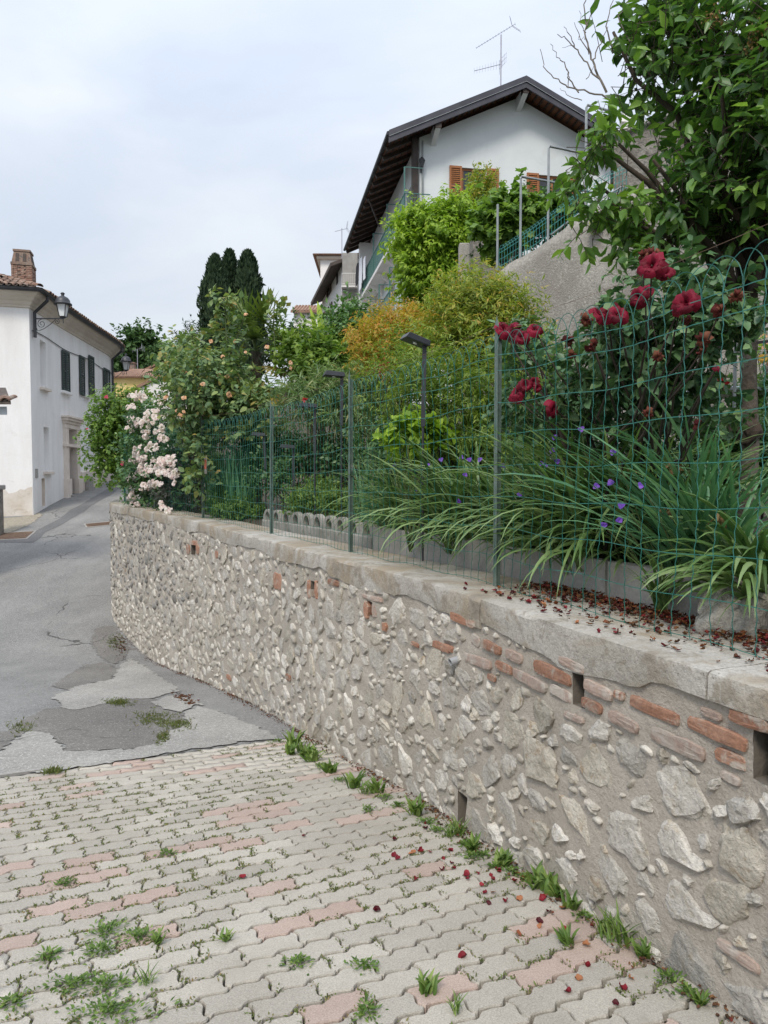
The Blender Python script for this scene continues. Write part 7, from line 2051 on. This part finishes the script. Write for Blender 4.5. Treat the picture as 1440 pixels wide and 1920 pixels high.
# lilies (cream and orange) behind the far bay
root = empty('lilies', gbase(*cl(460,900,1.2))); tag(root,'cream and orange lilies standing in the iris leaves','flower'); mb = MB()
m_cr = leaf_mat('petal_cream',[(.62,.60,.36),(.75,.72,.5)],.6,.25); m_or = leaf_mat('petal_orange',[(.66,.28,.08),(.72,.38,.14)],.6,.25)
for px,py,mt in ((402,790,m_cr),(410,800,m_cr),(475,790,m_cr),(480,775,m_cr),(470,805,m_cr),(515,778,m_cr),(400,800,m_cr),(452,787,m_or),(445,790,m_or),(460,788,m_or),(425,815,m_or),(405,783,m_cr),(468,795,m_cr)):
    h = WC.hit(px,py,1.1); p = np.array([*offs(h[0],1.1),h[1]]); trumpet(p,(RN.normal(),-1,RN.normal()*.6),.10,.05).build('flower',mt,root,kind=None,smooth=True); mb.tube([tuple(p),(p[0]+.02,p[1]+.05,1.2)],.006,4)
mb.build('stem',M['stem_green'],root)
root = empty('canna_flower', gbase(*cl(577,740,2.0))); c = at_y(577,748,8.7); mb = MB(); mb.tube([tuple(root.location),tuple(c)],.008,5); mb.build('stem',M['stem_green'],root); trumpet(c,(-.7,-.6,-.25),.075,.032).build('flower',m_cor,root,kind=None,smooth=True); tag(root,'single coral flower above the fence loops in the middle bay','flower')

# ------------------------------------------------------------------ wisteria, vines and pergola plants on the slope
Yw = 19.5; b = (*at_y(800,600,Yw)[:2], 4.0)
shrub('wisteria','bright yellow green wisteria mass hanging below the gabled house','climber',800,Yw,[pxblob(815,452,Yw,60,46),pxblob(862,418,Yw+.4,36,24),pxblob(792,490,Yw,34,50),pxblob(830,510,Yw,45,50),pxblob(800,550,Yw,35,45),pxblob(772,430,Yw,20,28),pxblob(845,404,Yw,32,16),pxblob(870,450,Yw+.3,25,45),pxblob(825,590,Yw,25,25),pxblob(766,450,Yw-.2,14,16)],M['lf_wist'],.14,.06,T_DI,1100,3,10,base=b,cr=.16,twig=.34,shell=.6,droop=.75,r0=.05,bumpy=.3,ntips=9)
Yk = 21.5; b = (*at_y(900,400,Yk)[:2], 6.0)
shrub('photinia','bronze tipped shrub in front of the first gable window','shrub',898,Yk,[pxblob(900,374,Yk,14,22),pxblob(905,342,Yk,6,8),pxblob(892,396,Yk,18,18)],M['lf_nandg'],.10,.045,T_DI,220,3,9,base=b,cr=.14,twig=.3,shell=.4,up=.8,r0=.03)
Yg = 15.0; b = (*at_y(960,470,Yg)[:2], 3.5)
shrub('grapevine','grapevine over the pipes beside the sloping teal fence','climber',960,Yg,[pxblob(925,405,Yg,26,26),pxblob(925,430,Yg,18,30),pxblob(985,405,Yg,36,22),pxblob(950,430,Yg,30,35),pxblob(1030,400,Yg,28,10),pxblob(965,378,Yg,16,12),pxblob(1060,394,Yg,22,10)],M['lf_vine'],.13,.12,T_LO,330,2,6,base=b,cr=.12,twig=.22,shell=.35,droop=.5,r0=.03)
b = (*at_y(955,450,Yg+.5)[:2], 3.5)
shrub('ivy_mass','dark ivy mass under the grapevine behind the teal fence','climber',955,Yg+.6,[pxblob(950,440,Yg+.6,35,35),pxblob(1000,410,Yg+.6,40,30),pxblob(1050,390,Yg+.4,35,25),pxblob(930,460,Yg+.6,20,20)],M['lf_dark'],.09,.06,T_DI,300,3,8,base=b,cr=.12,twig=.2,shell=.3)
# tuft growing out of the concrete wall
s_, z_ = bw(1118,428); q = BA+bd*s_+bnrm*.03; f = FBd(); root = empty('wall_plant',(q[0],q[1],z_)); cloud(f,[(q[0],q[1]-.05,z_,.09,.07,.12)],36,3,6,.035,.02,T_DI,cr=.02,twig=.05,shell=.3,tint=(0,.7)); f.build('foliage',M['lf_nandg'],root); mb = MB(); mb.tube([(q[0],q[1]+.05,z_),(q[0],q[1]-.08,z_+.02)],.008,5); mb.build('stem',M['bark_dark'],root); tag(root,'small bushy tuft growing out of the concrete wall face','plant')

# ------------------------------------------------------------------ far trees
def cypress(px0, px1, pyt, Y, label):
    c = at_y((px0+px1)/2,640,Y); r = (px1-px0)/2*Y/FPX; zt_ = at_y(px0,pyt,Y)[2]; zb = float(hz(c[0],c[1])[0]); H = zt_-zb
    root = empty('cypress',(c[0],c[1],zb)); n = 5200; v = RN.random(n)**.75; prof = np.clip(np.minimum(1,(1-v)*4.2)**.62,0,1)*(.88+.12*np.sin(v*9+c[0]))
    a = RN.random(n)*6.283; rr = 1.12*r*prof*(.70+.36*RN.random(n))*(1+.12*np.sin(a*5+v*16)+.08*np.sin(a*3-v*31))
    P = np.stack([c[0]+rr*np.cos(a),c[1]+rr*np.sin(a),zb+.4+v*(H-.4)],1); D = unit(np.stack([np.cos(a)*.35,np.sin(a)*.35,np.ones(n)],1)+RN.normal(size=(n,3))*.25); N = np.stack([np.cos(a),np.sin(a),np.full(n,.3)],1)
    f = FBd(); f.leaves(P,D,N+RN.normal(size=(n,3))*.4,.40,.17,T_DI,RN.random(n)); f.build('crown',M['lf_cyp'],root)
    mb = MB(); mb.tube([(c[0],c[1],zb-.3),(c[0],c[1],zb+H*.5),(c[0],c[1],zt_-.4)],[.22,.15,.03],8); mb.build('trunk',M['bark'],root)
    mb = MB(); prof2 = [(r*.6*min(1,(1-v_)*4)**.65*(.6 if v_ < .05 else 1),.3+v_*(H-.8)) for v_ in np.linspace(0,.97,10)]; mb.lathe(prof2,(c[0],c[1],zb),10); mb.build('inner_foliage',M['lf_cyp'],root)
    tag(root,label,'tree')
cypress(382,428,485,45,'dark columnar cypress, broadest of the three, beyond the garden')
cypress(412,452,475,46.5,'dark columnar cypress in the middle of the three')
cypress(442,490,477,45.5,'dark columnar cypress nearest the houses of the three')
def fartree(name, label, px, Y, blobs, mat, L, W, ncl, zb=None, **kw):
    c = at_y(px,700,Y); zb_ = 2.5 if zb is None else zb; root = empty(name,(c[0],c[1],zb_)); f = FBd(); cloud(f,blobs,ncl,4,8,L,W,T_DI,**kw); f.build('crown',mat,root)
    mb = MB(); tp_ = (c[0],c[1],blobs[0][2]); mb.tube([(c[0],c[1],zb_-.5),((c[0]*2)/2,c[1],(zb_+blobs[0][2])/2),tp_],[.4,.3,.15],8); stem_tree(mb,((c[0]),c[1],(zb_+blobs[0][2])/2),[blob_points(blobs,1,.5,.1)[0][0] for _ in range(8)],.12); mb.build('trunk',M['bark'],root); tag(root,label,'tree')
fartree('round_tree','round leafy tree behind the yellow and tan houses',264,84,[pxblob(264,665,84,32,42),pxblob(245,680,84,24,26),pxblob(287,680,84,24,28),pxblob(262,645,84,22,22),pxblob(225,690,84,14,18),pxblob(303,692,84,10,14)],M['lf_far'],.50,.32,330,cr=.5,twig=.7,shell=.5,bumpy=.12)
fartree('conifer','loose dark conifer left of the cypresses',362,50,[pxblob(362,640,50,18,22),pxblob(350,650,50,14,16),pxblob(375,645,50,12,28),pxblob(365,665,50,24,18)],M['lf_conif'],.30,.07,90,cr=.25,twig=.6,shell=.4,bumpy=.3,zb=5.5)
fartree('bushy_tree','low bushy tree between the far lantern and the yellow roof',222,92,[pxblob(222,697,92,10,6),pxblob(212,703,92,6,6)],M['lf_far'],.25,.15,40,cr=.25,twig=.4,shell=.5)
fartree('bushy_tree','low green trees closing the view below the cypresses',330,48,[pxblob(330,690,48,40,22),pxblob(390,670,48,40,30),pxblob(460,660,48,60,35),pxblob(540,640,48,40,30)],M['lf_far'],.28,.16,170,cr=.35,twig=.5,shell=.4,zb=5)

# ------------------------------------------------------------------ weeds, petals and litter
def onpave(x, y): return np.array([x,y,float(gz(y))+.002])
rng = random.Random(9)
def mat_weed(px, py, size, label):
    g = at_g(px,py); p = onpave(g[0],g[1]); root = empty('weed',tuple(p)); f = FBd(); n = int(size*size*9000)+50
    r_ = size*np.abs(RN.normal(size=n))*.42; a_ = RN.random(n)*6.283; st_ = RN.uniform(.7,1.5)
    x_ = p[0]+r_*np.cos(a_)*st_; y_ = p[1]+r_*np.sin(a_)/st_
    P = np.stack([x_,y_,gz(y_)+.003+RN.random(n)*.02*np.clip(1-r_/size,0.1,1)],1)
    D = unit(np.stack([np.cos(a_)+RN.normal(size=n)*.6,np.sin(a_)+RN.normal(size=n)*.6,RN.uniform(.0,.8,n)],1))
    f.leaves(P,D,rdir(n)*.5+np.array([0,0,1.]),RN.uniform(.012,.026,n),RN.uniform(.006,.011,n),T_DI,np.clip(RN.normal(.4,.3,n),0,1)); f.build('leaf_mat',M['lf_weed'],root); tag(root,label,'weed','weeds along the paving')
def weed(px, py, size, kind, label, nleaf=26):
    g = at_g(px,py); p = onpave(g[0],g[1]); root = empty('weed',tuple(p)); f = FBd()
    for k in range(nleaf):
        az = rng.uniform(0,6.283); V,F,T = strap(p+np.array([rng.gauss(0,size*.16),rng.gauss(0,size*.16),0]),az,size*rng.uniform(.6,1.15),size*(.22 if kind=='leaf' else .07),rng.uniform(.05,.7),rng.uniform(.9,1.7),rng.random(),5 if kind=='leaf' else 6)
        V[:,2] = np.maximum(V[:,2],np.array([gz(v_) for v_ in V[:,1]])+.003); f.add(V,F,T)
    f.build('leaf_rosette',M['lf_weed'],root,smooth=True); tag(root,label,'weed','weeds along the paving')
near_wall = [(550,1400,.17,'leaf'),(565,1412,.16,'grass'),(588,1428,.15,'leaf'),(620,1450,.12,'leaf'),(665,1478,.15,'leaf'),(685,1490,.10,'grass'),(705,1487,.12,'leaf'),(780,1530,.13,'leaf'),(840,1570,.10,'grass'),(860,1568,.13,'grass'),(885,1595,.10,'leaf'),(942,1625,.11,'leaf'),(1010,1665,.12,'leaf'),(1040,1680,.12,'leaf'),(1072,1705,.09,'leaf'),(1160,1770,.16,'grass'),(1130,1755,.11,'grass'),(1205,1800,.08,'leaf'),(1312,1888,.06,'leaf'),(545,1415,.12,'leaf'),(575,1420,.13,'leaf')]
for px,py,s,k in near_wall: weed(px,py,s*.85,k,'green weed sprouting where the paving meets the foot of the stone wall',26)
for px,py,s,k in ((798,1868,.085,'leaf'),(1062,1770,.08,'leaf'),(685,1815,.05,'leaf'),(425,1765,.06,'leaf'),(295,1770,.06,'leaf'),(315,1605,.05,'leaf'),(198,1750,.10,'leaf'),(260,1760,.09,'leaf'),(885,1610,.06,'leaf'),(950,1580,.06,'leaf'),(690,1520,.06,'leaf'),(120,1660,.05,'leaf'),(200,1850,.11,'leaf'),(140,1850,.09,'leaf'),(205,1905,.13,'leaf'),(190,1790,.09,'leaf'),(20,1885,.07,'leaf'),(560,1810,.06,'leaf'),(855,1905,.07,'grass'),(690,1900,.06,'leaf'),(275,1845,.07,'grass'),(90,1800,.06,'leaf')):
    if k == 'leaf' and px not in (798,1062,425,295): mat_weed(px,py,s*1.1,'low green mat of tiny leaves spreading from a joint between the pavers')
    else: weed(px,py,s*.8,k,'green leaf rosette growing in a joint between the pavers',22)
for px,py,s in ((640,1465,.07),(720,1498,.06),(745,1512,.07),(800,1545,.08),(820,1560,.06),(875,1588,.06),(905,1608,.07),(960,1640,.06),(985,1652,.07),(1095,1722,.05),(1255,1838,.06),(1290,1865,.05),(520,1392,.07),(600,1438,.08),(930,1630,.05)):
    mat_weed(px,py,s,'small creeping green mat at the foot of the stone wall')
# tiny moss and weeds along the joints
f = FBd(); cnt = 0
for q_, a, b_, pink in cand:
    if q_ > 7: continue
    for e_ in range(26):
        if rng.random() > .62: continue
        if rng.random() < .30: aa, bb = a-PL/2+rng.gauss(0,.006), b_+rng.uniform(-.5,.5)*PW
        else: aa, bb = a+rng.uniform(-.5,.5)*PL, b_-PW/2+rng.gauss(0,.004)
        p = E0+Ee*aa+En*bb
        den = mnoise.noise(Vector((p[0]*1.1,p[1]*1.1,4.0)))+.55*mnoise.noise(Vector((p[0]*5,p[1]*5,1.0))) + (.42 if p[0] < -.6 else 0) + (.12 if abs(aa-a) > PL*.45 else -.03)
        if den < .16: continue
        n = rng.randrange(3,8); c = onpave(p[0],p[1])-np.array([0,0,.004]); P = c+np.stack([RN.normal(size=n)*.009,RN.normal(size=n)*.009,np.zeros(n)],1)
        D = unit(np.stack([RN.normal(size=n),RN.normal(size=n),np.abs(RN.normal(size=n))*.9+.25],1)); f.leaves(P,D,rdir(n)+np.array([0,0,1.2]),RN.uniform(.006,.017,n),.006,T_DI,np.clip(RN.normal(.4+.25*den,.28,n),0,1)); cnt += n
o = f.build('joint_weeds',M['lf_moss']); tag(o,'fine moss and tiny weeds growing in the joints between the pavers','weeds')
# grass on the worn asphalt patch
f = FBd()
for px,py,rx,ry,n in ((222,1320,18,5,160),(290,1350,35,12,160),(330,1362,25,8,120),(305,1385,10,10,60),(100,1450,16,4,80),(215,1205,14,12,120),(40,1365,20,10,60)):
    for _ in range(n):
        g = at_g(px+rng.gauss(0,rx*.6),py+rng.gauss(0,ry*.6)); m=3; c=np.array([g[0],g[1],float(zroad(g[0],g[1]))+.008]); D=unit(np.stack([RN.normal(size=m),RN.normal(size=m),np.abs(RN.normal(size=m))+.3],1)); f.leaves(np.tile(c,(m,1)),D,rdir(m),RN.uniform(.015,.05,m),.007,T_DI,np.clip(RN.normal(.45,.25,m),0,1))
o = f.build('grass_patch',M['lf_moss']); tag(o,'sparse grass and moss on the worn asphalt near the paving edge','grass')
# petals
def petal_mesh(seed):
    rg = np.random.default_rng(seed); V = []; g = 3
    for j in range(g+1):
        for i_ in range(g+1):
            u, v = i_/g-.5, j/g-.5; r = 1-.42*abs(u)*abs(v)*4+rg.normal()*.06; V.append((u*r,v*r*1.1,.42*(u*u*2.2+v*v*1.2)+.10*math.sin(u*7+seed)+rg.normal()*.06))
    F = []
    for j in range(g):
        for i_ in range(g): a = j*(g+1)+i_; F += [(a,a+1,a+g+2),(a,a+g+2,a+g+1)]
    return np.array(V), np.array(F)
PV = [petal_mesh(k) for k in range(6)]
m_fresh = leaf_mat('petal_fallen_red',[(.07,.003,.008),(.15,.006,.015),(.24,.012,.022)],.6,.1,.3); m_brown = leaf_mat('petal_fallen_brown',[(.30,.09,.04),(.40,.17,.08)],.7,.1)
PMr = [np_mesh('petal',v,f_,m_fresh,np.full(len(v),RN.random()),True) for v,f_ in PV]; PMb = [np_mesh('petal',v,f_,m_brown,np.full(len(v),RN.random()),True) for v,f_ in PV[:3]]
def petal(px, py, r, brown=False, curb=False):
    if curb: g = at_z(px,py,1.004); z = 1.006
    else: g = at_g(px,py); z = float(gz(g[1]))+.006
    o = bpy.data.objects.new('petal', rng.choice(PMb if brown else PMr)); COL.objects.link(o)
    o.location = (g[0],g[1],z); o.rotation_euler = (rng.gauss(0,.35),rng.gauss(0,.35),rng.uniform(0,6.28)); r *= 1.25; o.scale = (r,r,r)
    tag(o, ('brown dried rose petal' if brown else 'dark red rose petal')+(' lying on the pale concrete coping' if curb else ' lying on the concrete pavers'), 'petal', 'fallen petals on the '+('coping' if curb else 'paving'))
for px,py in ((797,1547),(800,1555),(869,1588),(892,1600),(893,1604),(862,1585),(830,1612),(845,1622),(850,1632),(845,1600),(879,1651),(895,1644),(926,1650),(920,1645),(905,1663),(910,1660),(908,1678),(936,1640),(932,1637),(965,1654),(981,1652),(915,1697),(948,1697),(780,1652),(740,1608),(745,1614),(703,1710),(866,1796),(1027,1712),(1011,1731),(1063,1866),(1170,1857),(1155,1888),(1060,1750),(875,1642),(872,1647),(828,1633),(806,1600),(790,1600),(1020,1690),(570,1570),(455,1650),(738,1575),(1100,1815),(705,1712)):
    petal(px+rng.uniform(-2,2),py+rng.uniform(-2,2),rng.uniform(.016,.027))
for px,py in ((925,1677),(974,1688),(972,1755),(1012,1742),(1100,1777),(1055,1707),(770,1605),(1085,1840),(1182,1838),(775,1600)): petal(px,py,rng.uniform(.018,.026),True)
for px,py in ((872,1105),(873,1096),(905,1108),(926,1108),(933,1112),(942,1116),(955,1124),(965,1112),(990,1130),(1010,1128),(1020,1147),(1060,1140),(1121,1185),(1157,1187),(1185,1187),(1000,1121),(975,1110)): petal(px,py,rng.uniform(.016,.028),False,True)
for px,py in ((1083,1168),(1018,1133),(1108,1160)): petal(px,py,.022,True,True)
f = FBd(); f2 = FBd()
sL0, sL1 = WC.hit(1440,1290)[0]-.3, WC.hit(860,1110)[0]
for k in range(2800):
    fr = rng.random()**1.6; s_ = sL0+(sL1-sL0)*fr; o_ = .57-abs(rng.gauss(0,.12)) if rng.random() < .85 else rng.uniform(.08,.55)
    if o_ < .06: continue
    p = offs(s_,o_); v, ff = PV[rng.randrange(6)]; r = rng.uniform(.009,.026); a = rng.uniform(0,6.28); R_ = np.array([[math.cos(a),-math.sin(a),0],[math.sin(a),math.cos(a),0],[rng.gauss(0,.25),rng.gauss(0,.25),1]])
    V = (v*r)@R_.T+np.array([p[0],p[1],1.005+rng.random()**2*.022*(1 if o_ > .35 else .3)])
    (f if rng.random() < .5 else f2).add(V,ff,np.full(len(V),rng.random()))
o = f.build('petal_litter',M['pt_litter']); tag(o,'drift of dry dark red petals along the border slabs on the coping','petals')
o = f2.build('leaf_litter',M['pt_litter_brown']); tag(o,'dry brown plant litter mixed with petals along the border slabs','litter')
# litter where the wall meets the ground, pink petals at the far end
f = FBd(); f2 = FBd()
for k in range(2600):
    s_ = rng.uniform(s_near, WC.hit(240,1200)[0]); p = offs(s_, -abs(rng.gauss(0,.045))-.012); y_ = p[1]; z = float(gz(y_))+.006+rng.random()*.006
    if rng.random() > .35+.65*(mnoise.noise(Vector((s_*1.3,0,0)))>0): continue
    v, ff = PV[rng.randrange(6)]; r = rng.uniform(.006,.018); a = rng.uniform(0,6.28); R_ = np.array([[math.cos(a),-math.sin(a),0],[math.sin(a),math.cos(a),0],[rng.gauss(0,.3),rng.gauss(0,.3),1]])
    f2.add((v*r)@R_.T+np.array([p[0],p[1],z]),ff,np.full(len(v),rng.random()))
for px,py,rx,ry,n in ((225,1210,12,16,90),(340,1307,16,5,50),(355,1318,10,4,30)):
    for _ in range(n):
        g = at_g(px+rng.gauss(0,rx*.6),py+rng.gauss(0,ry*.6)); v, ff = PV[rng.randrange(6)]; r = rng.uniform(.02,.04); f2.add(v*r+np.array([g[0],g[1],float(zroad(g[0],g[1]))+.012]),ff,np.full(len(v),rng.random()))
o = f2.build('wall_foot_litter',M['pt_litter_brown']); tag(o,'dry leaves and petals gathered along the foot of the stone wall','litter')
f = FBd()
for k in range(160):
    s_ = rng.uniform(WC.hit(330,960)[0],WC.hit(225,945)[0]); p = offs(s_,rng.uniform(.05,.5)); v, ff = PV[rng.randrange(6)]; f.add(v*rng.uniform(.015,.03)+np.array([p[0],p[1],float(zcop(p[1]))+.008]),ff,np.full(len(v),rng.random()))
o = f.build('pink_petal_litter',M['pt_pink']); tag(o,'pale pink petals scattered on the coping below the pink rose','petals')
